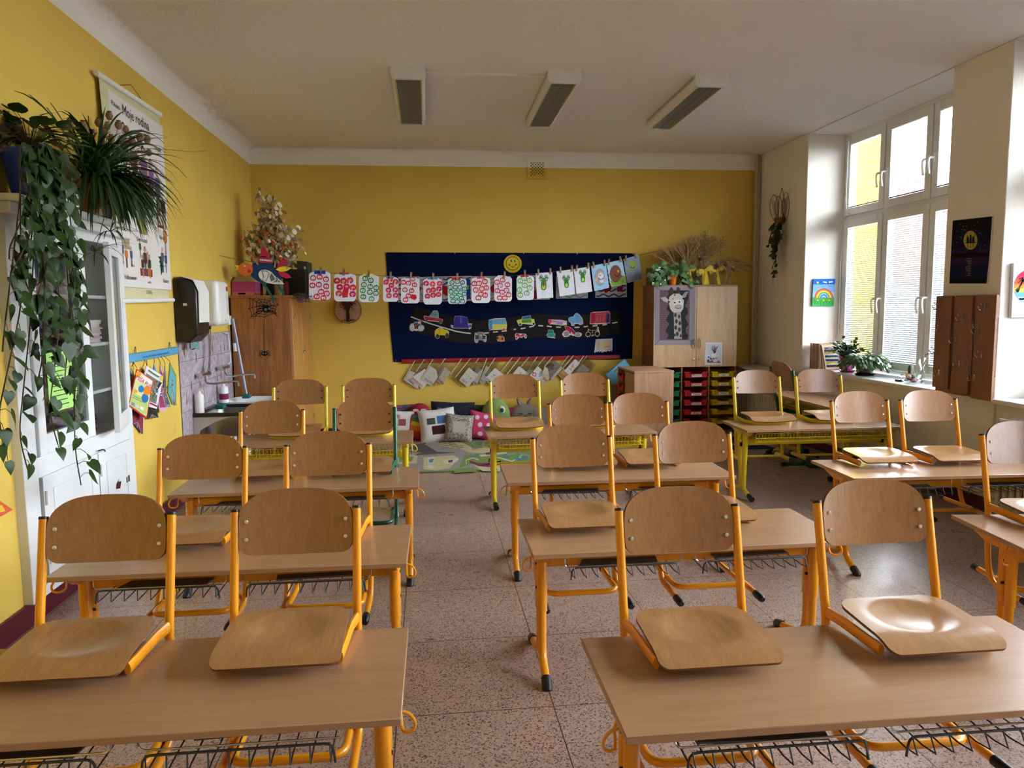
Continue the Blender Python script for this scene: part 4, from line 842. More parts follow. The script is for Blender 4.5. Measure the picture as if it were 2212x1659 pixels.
a = Art(CP+CN*.012, CN, CB, th=.002); a.base([(835, 620), (850, 570), (890, 540), (960, 530), (1020, 545), (1075, 575), (1130, 640), (1200, 690), (1315, 800), (1100, 795), (980, 770), (890, 720), (850, 670)], paint((214, 210, 202)))
a.shape([(1075, 595), (1135, 680), (1140, 720), (1065, 750), (1040, 660)], paint((100, 100, 100)), 1); a.shape([(1145, 650), (1200, 705), (1180, 760), (1090, 770), (1160, 720)], paint((110, 110, 110)), 1); a.shape([(1205, 720), (1250, 765), (1190, 765)], paint((104, 104, 104)), 1)
a.line([(900, 550), (935, 670), (905, 715), (975, 740), (1035, 610), (1000, 560), (900, 550)], 12, paint((84, 84, 84)), 1.4); rel(a.build('wing'), t)
for P, c, nm in (([(1170, 500), (1200, 420), (1260, 370), (1330, 345), (1385, 348), (1350, 430), (1250, 490)], (170, 40, 64), 'tail_feather'), ([(1180, 560), (1300, 570), (1400, 620), (1445, 680), (1350, 692), (1240, 650)], (170, 40, 64), 'tail_feather'), ([(1155, 530), (1220, 485), (1320, 470), (1445, 505), (1350, 560), (1240, 570)], (222, 200, 40), 'tail_feather')):
    a = Art(CP+CN*(.012 if c[0] < 200 else .016), CN, CB, th=.002); a.base(P, paint(c)); rel(a.build(nm), t)
for P in ([(880, 765), (950, 770), (1090, 1000), (1140, 1050), (1160, 1120), (1130, 1100), (1135, 1150), (1110, 1110), (1095, 1140), (1070, 1030)], [(1160, 800), (1220, 800), (1260, 880), (1310, 930), (1325, 990), (1295, 965), (1290, 1010), (1265, 950), (1235, 930)]):
    a = Art(CP+CN*.002, CN, CB, th=.002); a.base(P, paint((36, 84, 70))); rel(a.build('foot'), t)
a = Art(CP+CN*.016, CN, CB, th=.002); a.base([(905, 95), (945, 110), (1000, 200), (1055, 320), (1090, 415), (835, 392), (850, 330), (880, 200)], paint((166, 36, 56)))
for k in range(6): a.ring(880+k*38, 352+k*3, 8, 18, paint((230, 226, 220)), 1, 8)
a.line([(865, 295), (920, 290), (990, 300)], 26, paint((64, 34, 84)), 1); a.line([(850, 385), (1085, 408)], 12, paint((190, 60, 50)), 1); rel(a.build('hat'), t)

# ================================================================== plastic sleeves with names under the red rail
M_SLV = thin_glass('clear_plastic_sleeve', (.96, .96, .95), .12, .05)
C6 = (860, 760, 260/2212); C7 = (1080, 760, 260/2212)
GR, WH = (190, 184, 172), (206, 202, 194)
SL = [(C6, (310, 160), (100, 520), [(215, 350), (400, 410), (370, 690), (115, 530)], 'KAREL', (160, 488), (322, 628), (40, 44, 60), 26, GR),
 (C6, (485, 135), (330, 365), [(490, 310), (545, 380), (530, 590), (450, 690), (240, 480)], 'BARBORÁ', (244, 466), (452, 650), (176, 40, 56), 26, WH),
 (C6, (640, 135), (425, 508), [(590, 260), (700, 330), (730, 470), (610, 630), (430, 510)], 'VOJTĚCH', (470, 478), (700, 640), (40, 84, 120), 26, GR),
 (C6, (870, 120), (735, 300), [(830, 260), (970, 370), (820, 610), (690, 520)], 'TĚPÁN', (700, 478), (838, 592), (50, 60, 90), 26, (170, 160, 140)),
 (C6, (1165, 130), (965, 415), None, 'ONDŘEJ B', (948, 462), (1172, 655), (70, 76, 50), 26, None),
 (C6, (1330, 125), (1050, 470), [(1300, 285), (1470, 420), (1285, 655), (1120, 520)], 'OJTA', (1148, 488), (1278, 590), (40, 70, 130), 26, GR),
 (C6, (1485, 120), (1350, 300), [(1430, 250), (1565, 355), (1470, 560), (1410, 625), (1370, 580)], 'AEL', (1372, 545), (1452, 608), (40, 60, 100), 24, (168, 160, 148)),
 (C6, (1630, 120), (1500, 465), [(1620, 250), (1720, 340), (1600, 560), (1550, 612), (1490, 545)], 'RIC', (1505, 505), (1590, 585), (60, 60, 60), 26, (172, 164, 152)),
 (C6, (1780, 115), (1595, 400), [(1780, 295), (1940, 420), (1720, 640), (1590, 500)], 'JAN', (1600, 478), (1705, 555), (36, 70, 130), 26, (200, 196, 188)),
 (C7, (230, 105), (15, 365), None, '', None, None, None, 0, None),
 (C7, (370, 105), (125, 420), None, '', None, None, None, 0, None),
 (C7, (535, 95), (385, 275), [(350, 260), (525, 400), (420, 520), (230, 412)], 'OLIVIE', (480, 395), (560, 480), (50, 60, 90), 22, (200, 196, 186)),
 (C7, (685, 90), (560, 270), [(540, 280), (610, 345), (520, 440), (460, 340)], '', None, None, None, 0, (180, 172, 158)),
 (C7, (830, 95), (700, 250), [(690, 260), (840, 395), (710, 555), (550, 430)], '', None, None, None, 0, (206, 202, 196)),
 (C7, (965, 95), (815, 275), [(820, 260), (880, 310), (910, 490), (790, 632), (735, 560)], 'ERIE', (772, 470), (890, 560), (150, 40, 54), 24, (190, 180, 160)),
 (C7, (1260, 75), (1120, 250), [(1000, 150), (1160, 300), (960, 520), (810, 360)], '', None, None, None, 0, (176, 170, 160)),
 (C7, (1350, 70), (1155, 300), [(1180, 300), (1260, 440), (1160, 520), (1060, 420)], 'KAMIL', (1100, 400), (1220, 500), (150, 84, 30), 26, (180, 140, 84)),
 (C7, (1540, 75), (1270, 440), [(1380, 130), (1470, 210), (1270, 430), (1180, 350)], '', None, None, None, 0, (206, 200, 196)),
 (C7, (1600, 75), (1400, 330), [(1500, 205), (1650, 330), (1570, 420), (1330, 412)], '', None, None, None, 0, (196, 196, 188))]
NOTE = ['with the name KAREL, leftmost on the red rail', 'with the name BARBORÁ in red', 'with the name VOJTĚCH', 'showing the letters TĚPÁN on beige paper', 'with ONDŘEJ B written on the bare plastic', 'showing the letters OJTA in blue', 'showing the letters AEL on grey paper',
        'showing the letters RIC', 'with the name JAN above the lemon framed chair', 'empty, first right of the JAN sleeve', 'empty, second right of the JAN sleeve', 'with white sheet, third right of the JAN sleeve', 'with a small grey sheet left of the red and blue drawing', 'with a red and blue drawing', 'showing the red letters ERIE', 'with a large grey sheet high under the rail', 'with orange letters on brown paper', 'with a pink drawing on a white strip', 'rightmost, with a blank white sheet']
for i, (cr_, T, B_, pap, nm, n0, n1, nc, hp, pc) in enumerate(SL):
    off = .024+.003*(i % 3); a = Art((0, YB-off, 0), (0, -1, 0), cr_, th=.0006)
    root = thing('plastic_sleeve', 'clear plastic sleeve '+NOTE[i], 'document sleeve', a.pt(*T), 0, 'plastic sleeves pinned to the red rail')
    dx, dy = B_[0]-T[0], B_[1]-T[1]; L_ = math.hypot(dx, dy); k = 370/L_ if L_ < 370 else 1; dx, dy = dx*k, dy*k; ex, ey = -dy*.62, dx*.62
    if ex < 0: ex, ey = -ex, -ey
    Q = [T, (T[0]+dx, T[1]+dy), (T[0]+dx+ex, T[1]+dy+abs(ey)), (T[0]+ex, T[1]+abs(ey))]
    a.base(Q, M_SLV); s_ = a.build('sleeve'); rel(s_, root)
    a = Art((0, YB-off-.001, 0), (0, -1, 0), cr_, th=.0006); a.line([T, B_], 16, paint((206, 198, 180)), 1)
    for q in range(9): x = T[0]+(B_[0]-T[0])*(q+.5)/9; y = T[1]+(B_[1]-T[1])*(q+.5)/9; a.line([(x-3, y+4), (x+3, y-4)], 7, paint((90, 78, 60)), 2)
    rel(a.build('punched_strip'), root)
    if pap or nm:
        a = Art((0, YB-off-.0005, 0), (0, -1, 0), cr_, th=.0006)
        if pap:
            a.base(pap, paint(pc)); rr = rng(i+50); cxp = sum(p[0] for p in pap)/len(pap); cyp = sum(p[1] for p in pap)/len(pap)
            if i == 13: a.line([(610, 370), (600, 430), (650, 450), (665, 400), (620, 380)], 18, paint((196, 70, 84)), 1); a.line([(720, 400), (770, 450)], 22, paint((110, 160, 190)), 1.2); a.line([(770, 400), (720, 460)], 22, paint((110, 160, 190)), 1.4); a.line([(790, 390), (830, 400)], 30, paint((130, 170, 196)), 1)
            elif i == 17: a.disc(1340, 265, 28, paint((216, 150, 150)), 1); a.line([(1350, 180), (1300, 340)], 6, paint((120, 110, 100)), 1.4); a.line([(1260, 290), (1310, 340)], 8, paint((150, 90, 80)), 1)
            else:
                for q in range(5): a.disc(cxp+rr.uniform(-50, 50), cyp+rr.uniform(-50, 30), rr.uniform(7, 15), paint(rr.choice([(186, 184, 110), (190, 140, 110), (150, 160, 120), (150, 140, 130)])), 1, n=7)
        if nm: a.write(nm, (n0[0]+n1[0])/2, (n0[1]+n1[1])/2, hp*1.55, paint(nc), 2, math.atan2(n1[1]-n0[1], n1[0]-n0[0]))
        rel(a.build('drawing_sheet'), root)
# ---- wood slice with a tree picture
p = at(752, 670, y=8.77); t = thing('wood_slice', 'round wood slice with a dark twig tree on it, below the drawings', 'wall decoration', p)
M_BARK = mat('bark', (70, 50, 38), .9, var=.3, vscale=40, bump=.6, bscale=60); M_SLC = wood('cut_wood', (150, 112, 78), (182, 146, 108), (1, 14, 14), .7, fine=20)
b = MB(); b.lathe([(.148, .02), (.153, 0), (.146, -.03)], M_BARK, n=32, axis='y', caps=False); b.build('bark', t)
b = MB(); b.lathe([(.147, .02), (.147, -.028)], M_SLC, n=32, axis='y'); so = b.build('slice', t); rr = rng(3)
b = MB()
for k in range(46):
    x0 = rr.uniform(-.02, .02); an = rr.gauss(0, .8); h_ = rr.uniform(.12, .2)
    b.tube([(x0, -.034, -.135), (x0*.7, -.036, -.02), (math.sin(an)*.03, -.036, .04), (math.sin(an)*rr.uniform(.05, .1), -.036, .03+h_*.4)], .002, paint((60, 40, 32)), n=4)
for k in range(70):
    an = rr.uniform(0, 2*PI); q = rr.uniform(.02, .1); x, z = math.cos(an)*q, .06+math.sin(an)*q*.55
    b.lathe([(0, .005), (.006, 0), (0, -.005)], paint(rr.choice([(120, 40, 30), (70, 80, 46), (64, 44, 34)])), (x, -.038, z), n=5, axis='y')
for k in range(30): x = rr.uniform(-.08, .08); b.lathe([(0, .005), (.006, 0), (0, -.005)], paint(rr.choice([(120, 40, 30), (60, 44, 34)])), (x, -.036, -.125+rr.random()*.02), n=5, axis='y')
b.build('twig_tree', t)
# ---- vent grille high on the wall, half white half yellow
t = thing('vent_grille', 'square perforated wall vent, upper half white and lower half painted yellow', 'vent', (1.32, 8.8, 3.11))
M_YT = mat('yellow_gloss', (214, 178, 70), .6); M_VH = flat('vent_hole', (26, 22, 18))
b = MB()
for x0, x1, z0, z1 in ((-.115, -.085, -.115, .115), (.085, .115, -.115, .115), (-.085, .085, .085, .115), (-.085, .085, -.115, -.085)):
    if z0 < .01 < z1: b.box(x0, x1, -.018, 0, z0, .01, M_YT); b.box(x0, x1, -.018, 0, .01, z1, M_WHT)
    else: b.box(x0, x1, -.018, 0, z0, z1, M_YT if z0 < 0 else M_WHT)
b.build('frame', t)
b = MB(); b.box(-.085, .085, -.009, 0, -.085, .01, M_YT); b.box(-.085, .085, -.009, 0, .01, .085, M_WHT)
for i in range(9):
    for j in range(9):
        if (i+j) % 2 == 0 and not (j == 0 and 2 < i < 8): b.box(-.078+i*.0175, -.066+i*.0175, -.0098, -.009, -.078+j*.0175, -.066+j*.0175, M_VH)
b.build('grille', t)

# ================================================================== left wall: built-in white cabinet
t = thing('built_in_cabinet', 'old white painted built-in cabinet with glazed upper doors, under the trailing plants', 'cabinet', (-1.93, 4.31, 0))
MG_ = thin_glass('cabinet_glass', (.86, .88, .86), .03, .10)
def rb(name, fn, bev=.004, par=None):
    b = MB(); fn(b); o = b.build(name, par or t, bevel=bev); return o
X0 = -1.93; L0 = lambda x: x-X0
def local(b, x0, x1, y0, y1, z0, z1, mt): b.box(x0+1.93, x1+1.93, y0-4.31, y1-4.31, z0, z1, mt)
b = MB()
for a in ((3.65, 3.78, .115, 2.0), (4.90, 4.965, .115, 2.0), (3.78, 4.90, 1.90, 2.0), (3.78, 4.90, .70, .80), (3.78, 4.90, .115, .17)): local(b, -2.33, -1.885, *a, M_WENAM)
b.build('frame', t, bevel=.004)
b = MB(); local(b, -1.93, -1.78, 3.58, 4.99, 2.0, 2.03, M_WENAM); local(b, -1.93, -1.83, 3.60, 4.97, 1.95, 2.0, M_WENAM); b.build('cornice', t, bevel=.006)
for z in (1.02, 1.30, 1.58): b = MB(); local(b, -2.33, -1.95, 3.78, 4.90, z, z+.018, M_WENAM); b.build('shelf', t)
def glazed(ya, yb, hinge_y, ang):
    r = bpy.data.objects.new('door', None); COL.objects.link(r); r.parent = t; r.location = (.045, hinge_y-4.31, 0); r.rotation_euler.z = ang
    s = yb-ya; sg = -1 if hinge_y == yb else 1; y0, y1 = (-s, 0) if sg < 0 else (0, s); z0, z1 = .805, 1.895; b = MB(); w_ = .072
    b.box(-.02, .012, y0, y0+w_, z0, z1, M_WENAM); b.box(-.02, .012, y1-w_, y1, z0, z1, M_WENAM); b.box(-.02, .012, y0+w_, y1-w_, z0, z0+.10, M_WENAM); b.box(-.02, .012, y0+w_, y1-w_, z1-.07, z1, M_WENAM)
    o = b.build('door_frame', r, bevel=.003); g = MB(); g.box(-.006, -.002, y0+w_, y1-w_, z0+.10, z1-.07, MG_); g.build('pane', r); return r
dl = glazed(3.79, 4.40, 3.79, 0); dr = glazed(4.46, 4.89, 4.89, math.radians(14))
b = MB(); b.box(-.001, .0005, .14, .44, 1.0, 1.30, paint((170, 216, 120)))
rr = rng(4)
for k in range(11): b.box(.0005, .001, .17+.02*(k % 2), .17+.02*(k % 2)+rr.uniform(.12, .22), 1.275-.025*k, 1.280-.025*k, paint((60, 80, 60)))
o = b.build('taped_note', dl)
for ya, yb in ((3.80, 4.41), (4.425, 4.895)):
    r = bpy.data.objects.new('door', None); COL.objects.link(r); r.parent = t; r.location = (.045, ya-4.31, 0)
    b = MB(); s = yb-ya; b.box(-.02, .008, 0, s, .17, .70, M_WENAM)
    for q in ((.09, s-.09, .24, .245), (.09, s-.09, .625, .63), (.09, .095, .24, .63), (s-.095, s-.09, .24, .63)): b.box(.008, .012, *q, M_WENAM)
    b.build('door_panel', r, bevel=.003)
    b = MB(); hy = .012
    for z in (.26, .58): b.tube([(.014, hy, z), (.014, hy, z+.07)], .008, M_WENAM, n=8)
    b = MB(); b.tube([(.014, hy, .26), (.014, hy, .33)], .008, M_WENAM, n=8); b.build('hinge', r)
    b = MB(); b.tube([(.014, hy, .56), (.014, hy, .63)], .008, M_WENAM, n=8); b.build('hinge', r)
    if ya > 4: 
        for P in ([(.2, .44), (.26, .43), (.28, .47), (.24, .475), (.25, .49), (.21, .47)], [(.36, .44), (.41, .44), (.41, .48), (.36, .475)]):
            b = MB(); b.prism([(.0085, y, z) for y, z in P], (.0008, 0, 0), paint((70, 34, 30))); b.build('chipped_patch', r)
b = MB(); b.tube(arc([(.058, .10, .715), (.075, .10, .72), (.078, .13, .715), (.07, .16, .70)], .01), .004, paint((50, 40, 36)), n=6); b.build('latch', t)
# things on its shelves
def stack(label, y0, z0, n, cols, w_, seed, grp):
    rr = rng(seed); z = z0
    for k in range(n):
        h = rr.uniform(.006, .014); c = rr.choice(cols); y = y0+rr.uniform(-.008, .008)
        b = MB(); b.box(-2.26, -1.985+rr.uniform(-.01, .01), y, y+w_, z, z+h, paint(c)); z += h+.0005
        tag(b.build('exercise_book'), label, 'book', grp)
stack('thin pink white exercise book in the tall pile on the middle cabinet shelf', 4.62, 1.319, 13, [(216, 190, 190), (206, 180, 184), (224, 214, 210)], .2, 1, 'pale exercise books in the white cabinet')
stack('magenta or dark exercise book piled on the middle cabinet shelf, door gap', 4.36, 1.319, 9, [(150, 30, 80), (120, 20, 60), (30, 40, 80), (200, 170, 60)], .2, 2, 'magenta exercise books in the white cabinet')
stack('red exercise book lying low in the white cabinet', 4.45, .801, 8, [(130, 30, 50), (110, 24, 40), (190, 60, 60)], .22, 3, 'red exercise books in the white cabinet')
stack('white paper pad on the upper cabinet shelf', 4.40, 1.599, 5, [(200, 196, 190), (180, 170, 160)], .18, 4, 'paper pads in the white cabinet')
for k in range(5):
    b = MB(); y = 3.86+.075*k; b.box(-2.25, -2.0, y, y+.06, 1.6, 1.86, paint([(180, 190, 210), (170, 160, 150), (200, 200, 204), (120, 130, 150), (190, 184, 170)][k]))
    tag(b.build('binder', bevel=.003), ['pale blue', 'taupe', 'light grey', 'slate blue', 'cream'][k]+' binder standing on the top shelf of the white cabinet', 'binder', 'binders in the white cabinet')
# ---- orange leaf picture at the lower left edge
a = Art((XL+.002, 0, 0), (1, 0, 0)); a.base([(-30, 1078), (-2, 1080), (28, 1101), (-5, 1120), (-40, 1130)], paint((206, 96, 60))); a.shape([(-20, 1086), (5, 1092), (12, 1104), (-20, 1112)], paint((222, 178, 60)))
tag(a.build('leaf_picture'), 'orange red paper with a yellow leaf on the left wall, cut by the photo edge', 'picture')

# ================================================================== plants on the cabinet
M_POTH = mat('pothos_leaf', (36, 60, 20), .42, var=.4, vscale=14, spec=.35); M_STEM = mat('dark_stem', (62, 58, 34), .6); M_SPL = mat('spider_leaf', (44, 68, 28), .45, var=.3, vscale=9); M_SOIL = mat('potting_soil', (44, 30, 22), .95, bump=.5, bscale=60)
def pot(b, c, r0, r1, h, mt, rim=.008, n=26):
    b.lathe([(r0, 0), (r1, h), (r1+rim, h), (r1+rim, h+.018), (r1-.004, h+.018), (r1-.012, h-.02), (r1-.015, h-.03)], mt, c, n=n)
def clampx(b, t):
    lo = XL+.006-t.location.x; b.v = [(max(v[0], lo), v[1], v[2]) for v in b.v]
def heart(b, base, d, up, L, mt, fold=.25, droop=.2):
    """heart shaped leaf: base point, direction, upper normal, length"""
    d = d.normalized(); sd = d.cross(up); sd = sd.normalized() if sd.length > 1e-4 else d.orthogonal().normalized(); nn = sd.cross(d)
    prof = [(-.10, .20), (.0, .36), (.2, .45), (.42, .40), (.65, .26), (.85, .11), (1.0, .0)]
    V = [base]; F = []
    mid = []
    for q, (u, w_) in enumerate(prof):
        dz = -droop*u*u
        m_ = base+d*(max(u, 0))*L+nn*(dz*L); mid.append(len(V)); V.append(m_)
        e = base+d*u*L+nn*((dz+fold*w_)*L); V.append(e+sd*w_*L); V.append(e-sd*w_*L)
    for q in range(len(prof)-1):
        a, c = mid[q], mid[q+1]; F += [(a, c, c+1, a+1), (a, a+2, c+2, c)]
    F += [(0, mid[0], mid[0]+1), (0, mid[0]+2, mid[0])]
    b.add(V, F, mt)
def blade(b, base, d, L, w_, mt, bend=1.0, n=7, up=Vector((0, 0, 1)), twist=0):
    """long arching strap leaf"""
    d = d.normalized(); V = []; F = []; p = base.copy(); dd = d.copy()
    for i in range(n+1):
        q = i/n; sd = dd.cross(up); sd = sd.normalized() if sd.length > .05 else Vector((1, 0, 0)); nn = sd.cross(dd)
        ww = w_*(.55+.45*math.sin(min(1, q*2.2)*PI/2))*(1-q**3)+.0006
        V += [p+sd*ww+nn*ww*.35, p, p-sd*ww+nn*ww*.35]
        p = p+dd*(L/n); dd = (dd+Vector((0, 0, -1))*bend/n*(.5+q)).normalized()
    for i in range(n):
        a = 3*i; F += [(a, a+1, a+4, a+3), (a+1, a+2, a+5, a+4)]
    b.add(V, F, mt); return p
def pothos(t, pc, vines, seed, n_top, Lm, mt, top_r=.28):
    rr = rng(seed); lf = MB(); st = MB()
    for P in vines:
        path = arc([Vector(p)-Vector(t.location) for p in P], .08, 4); st.tube(path, .0028, M_STEM, n=5)
        acc = 0; nxt = .05
        for i in range(1, len(path)):
            seg = path[i]-path[i-1]; Ls = seg.length
            while acc+Ls > nxt:
                q = (nxt-acc)/Ls; p = path[i-1]+seg*q
                out = Vector((rr.uniform(.1, 1), rr.uniform(-1, 1), rr.uniform(-.9, .2))); pe = out.normalized()*rr.uniform(.02, .06); st.tube([p, p+pe*.5+Vector((0, 0, .01)), p+pe], .0014, M_STEM, n=4)
                d = Vector((rr.uniform(-.1, .6), rr.uniform(-.7, .7), rr.uniform(-1, -.25))); heart(lf, p+pe, d, Vector((1, rr.uniform(-.5, .3), .4)), Lm*rr.uniform(.75, 1.25), mt, rr.uniform(.05, .3), rr.uniform(.0, .35))
                nxt += rr.uniform(.042, .08)
            acc += Ls
    for k in range(n_top):
        an = rr.uniform(0, 2*PI); q = rr.uniform(.2, 1)
        p = pc+Vector((math.cos(an)*top_r*q*.7, math.sin(an)*top_r*q, rr.uniform(0, .16)*(1.2-q)))
        if p.x < L0_wall-t.location.x: p.x = L0_wall-t.location.x+.02
        st.tube([pc+Vector((0, 0, -.03)), (p+pc)/2+Vector((0, 0, .03)), p], .0016, M_STEM, n=4)
        heart(lf, p, Vector((math.cos(an)*.8+.3, math.sin(an), rr.uniform(-.7, .6))), Vector((.3, -.2, 1)), Lm*rr.uniform(.9, 1.3), mt, rr.uniform(.1, .3), rr.uniform(0, .3))
    clampx(st, t); clampx(lf, t); st.build('stems', t); lf.build('leaves', t)
L0_wall = XL+.03
t = thing('pothos_plant', 'dark green trailing pothos in a blue pot hanging far down over the white cabinet', 'plant', (-1.80, 3.75, 2.03))
b = MB(); pot(b, (0, 0, 0), .085, .115, .19, mat('blue_plastic', (14, 60, 170), .3, coat=.2)); b.build('pot', t)
b = MB(); b.lathe([(0, .19), (.105, .185)], M_SOIL, n=20, caps=False); b.build('soil', t)
S0 = Vector((-1.77, 3.75, 2.25))
tips = [(175, 1048), (100, 900), (60, 1015), (150, 720), (15, 980), (158, 900), (110, 760), (35, 640), (130, 560), (5, 760), (80, 830), (150, 600), (70, 640), (125, 960), (20, 560), (95, 700), (140, 820)]
vn = []
rr = rng(77)
for i, (px, py) in enumerate(tips):
    e = at(px, py, x=-1.66+.06*math.sin(i*2.1)); m1 = Vector((-1.68, S0.y+(e.y-S0.y)*.45, 2.22)); m2 = Vector((e.x+rr.uniform(-.02, .03), S0.y+(e.y-S0.y)*.8+rr.uniform(-.08, .08), (2.1+e.z)/2)); 
    vn.append([S0, m1, m2, Vector((e.x, e.y+rr.uniform(-.07, .07), e.z*.75+m2.z*.25)), e])
pothos(t, Vector((.0, 0, .25)), vn, 11, 70, .070, M_POTH, .36)
# spider plant
t = thing('spider_plant', 'bushy spider plant with long arching leaves in an ochre pot on the cabinet', 'plant', (-1.80, 4.36, 2.03))
b = MB(); pot(b, (0, 0, 0), .065, .09, .14, mat('ochre_ceramic', (158, 104, 22), .3, coat=.3)); b.build('pot', t)
b = MB(); rr = rng(21); ctr = Vector((0, 0, .18))
for k in range(210):
    an = rr.uniform(-PI*.62, PI*.62) if rr.random() < .8 else rr.uniform(0, 2*PI)
    d = Vector((math.cos(an)*rr.uniform(.3, .9), math.sin(an)*.8+.55, rr.uniform(-.1, .8))); L_ = rr.uniform(.3, .56)
    if d.x < 0: d.x *= .15
    st_ = ctr+Vector((rr.uniform(-.03, .06), rr.uniform(-.05, .06), rr.uniform(-.02, .02)))
    blade(b, st_, d, L_, rr.uniform(.008, .014), M_SPL, rr.uniform(1.2, 3.2), up=Vector((0, 0, 1)))
for k in range(130):
    an = rr.uniform(-1.5, 1.3); d = Vector((math.cos(an), math.sin(an), rr.uniform(-.2, .5))); blade(b, ctr+Vector((.04, rr.uniform(-.04, .06), 0)), d, rr.uniform(.28, .5), rr.uniform(.008, .013), M_SPL, rr.uniform(2.6, 4.2))
def reach(px, py, w_, bend, base=None, X=-1.72):
    e = at(px, py, x=X)-Vector(t.location); p0 = base or ctr; v = e-p0; n = 9; V = []; F = []
    for i in range(n+1):
        q = i/n; p = p0+v*q+Vector((0, 0, bend*4*q*(1-q))); tn = (v+Vector((0, 0, bend*4*(1-2*q)))).normalized(); sd = tn.cross(Vector((1, 0, .3))).normalized(); ww = w_*(.6+.4*math.sin(q*PI))*(1-q**4)+.0006
        V += [p+sd*ww, p+Vector((.004, 0, 0)), p-sd*ww]
    for i in range(n): a_ = 3*i; F += [(a_, a_+1, a_+4, a_+3), (a_+1, a_+2, a_+5, a_+4)]
    b.add(V, F, M_SPL)
for (px, py, w_, bd) in ((30, 196, .009, .10), (62, 204, .008, .06), (108, 222, .011, .04), (100, 232, .010, .03), (190, 250, .007, .02), (270, 240, .008, .08), (355, 310, .008, .16), (358, 330, .007, .12), (403, 384, .008, .17), (355, 405, .008, .18), (356, 440, .008, .15), (362, 510, .007, .12), (330, 300, .008, .12), (340, 470, .008, .12), (320, 500, .008, .1), (60, 262, .005, .05), (300, 420, .009, .14), (290, 470, .009, .12), (270, 500, .008, .1), (310, 380, .009, .12)):
    reach(px, py, w_, bd)
clampx(b, t); b.build('leaves', t)
b = MB(); e0 = ctr
p1 = at(300, 320, x=-1.75)-Vector(t.location); p2 = at(348, 322, x=-1.75)-Vector(t.location); p3 = at(420, 328, x=-1.76)-Vector(t.location); p4 = at(447, 325, x=-1.76)-Vector(t.location)
b.tube([e0, p1, p2, p3, p4], .0016, M_STEM, n=5)
q1 = at(205, 545, x=-1.72)-Vector(t.location); q2 = at(238, 500, x=-1.70)-Vector(t.location)
b.tube([e0, (e0+q1)/2+Vector((.08, 0, .06)), q1], .002, M_STEM, n=5); b.tube([e0, (e0+q2)/2+Vector((.1, 0, .05)), q2], .002, M_STEM, n=5); b.build('runners', t)
b = MB()
for q in (q1, q2):
    for k in range(16):
        an = rr.uniform(0, 2*PI); blade(b, q, Vector((math.cos(an)*.7, math.sin(an), rr.uniform(-.2, .9))), rr.uniform(.10, .22), .004, M_SPL, rr.uniform(1, 2.5))
b.build('plantlets', t)
# dried poppy heads
t = thing('dried_poppy_bunch', 'dry brown poppy seed heads standing behind the spider plant', 'dried flowers', (-1.84, 4.60, 2.03)); rr = rng(9)
M_POP = mat('dry_poppy', (132, 104, 74), .8, var=.25, vscale=60); b = MB(); c = MB()
b.lathe([(.03, 0), (.045, .05), (.035, .12), (.04, .14)], mat('dark_vase', (30, 26, 30), .3), n=16); b.build('vase', t); b = MB()
for (px, py) in ((152, 265), (180, 272), (213, 265), (232, 272), (256, 270), (225, 285), (240, 300), (272, 280), (268, 300), (285, 305), (302, 298), (318, 302), (322, 330), (240, 320), (282, 345), (205, 318), (195, 330), (260, 330), (296, 342), (236, 250)):
    e = at(px, py, x=-1.86+rr.uniform(-.02, .04))-Vector(t.location); b.tube([Vector((0, 0, .1)), e*.5+Vector((0, 0, .08)), e], .0017, M_POP, n=4)
    r_ = rr.uniform(.018, .026); c.lathe([(0, -r_*1.2), (r_*.6, -r_), (r_, -.1*r_), (r_*.75, r_*.8), (r_*.35, r_*1.0), (r_*.7, r_*1.15), (r_*.1, r_*1.25)], M_POP, e, n=9); c.build('seed_head', t); c = MB()
b.build('stems', t)
# little silver jar and a white crumpled bag
t = thing('silver_owl_jar', 'small shiny silver figurine jar at the edge of the cabinet cornice', 'figurine', (-1.80, 4.16, 2.03))
b = MB(); b.lathe([(.02, 0), (.034, .012), (.036, .03), (.022, .05), (.026, .06), (.034, .08), (.030, .098), (.0, .104)], M_STEEL, n=14); b.build('body', t)
for s in (-1, 1): c = MB(); c.lathe([(0, -.008), (.010, 0), (0, .008)], flat('glass_eye', (30, 30, 34)), (.026, s*.014, .08), n=8); c.build('eye', t)
b = MB(); rr = rng(2); b.sheet(lambda u, v: Vector((-1.80+.03*math.cos(u*6.28)*(1.05-v*.4)+rr.uniform(-.006, .006), 4.02+.035*math.sin(u*6.28)*(1.05-v*.4)+rr.uniform(-.006, .006), 2.031+v*.13)), 10, 6, M_PAPER)
tag(b.build('crumpled_bag'), 'crumpled white paper bag between the blue pot and the silver figurine', 'bag')

# ================================================================== family poster
t = thing('wall_chart', 'tall roll-down family chart with Moje rodina title hanging on the left yellow wall', 'poster', (-1.90, 5.4, 1.58))
PX = -1.900; SX = -1.93
a = Art((PX, 0, 0), (1, 0, 0), th=.002); corners = [(213, 160), (344, 248), (365, 646), (260, 646)]; a.base(corners, paint((206, 200, 160)))
def pw(y, z): return (y, z)
def yz(b, y0, y1, z0, z1, mt, lay): x = PX+.0008*lay; b.add([(x, y0, z0), (x, y1, z0), (x, y1, z1), (x, y0, z1)], [(0, 1, 2, 3)], mt)
yz(a, 4.93, 5.88, 1.66, 2.85, paint((222, 218, 214)), 1)
def wtext(s, y, z, sz, mt=M_BLACK, al='LEFT'): a.text(s, sz, mt, (PX+.003, y, z), (0, 1, 0), (0, 0, 1), al)
wtext('Moje rodina', 5.13, 2.78, .095)
rr = rng(31)
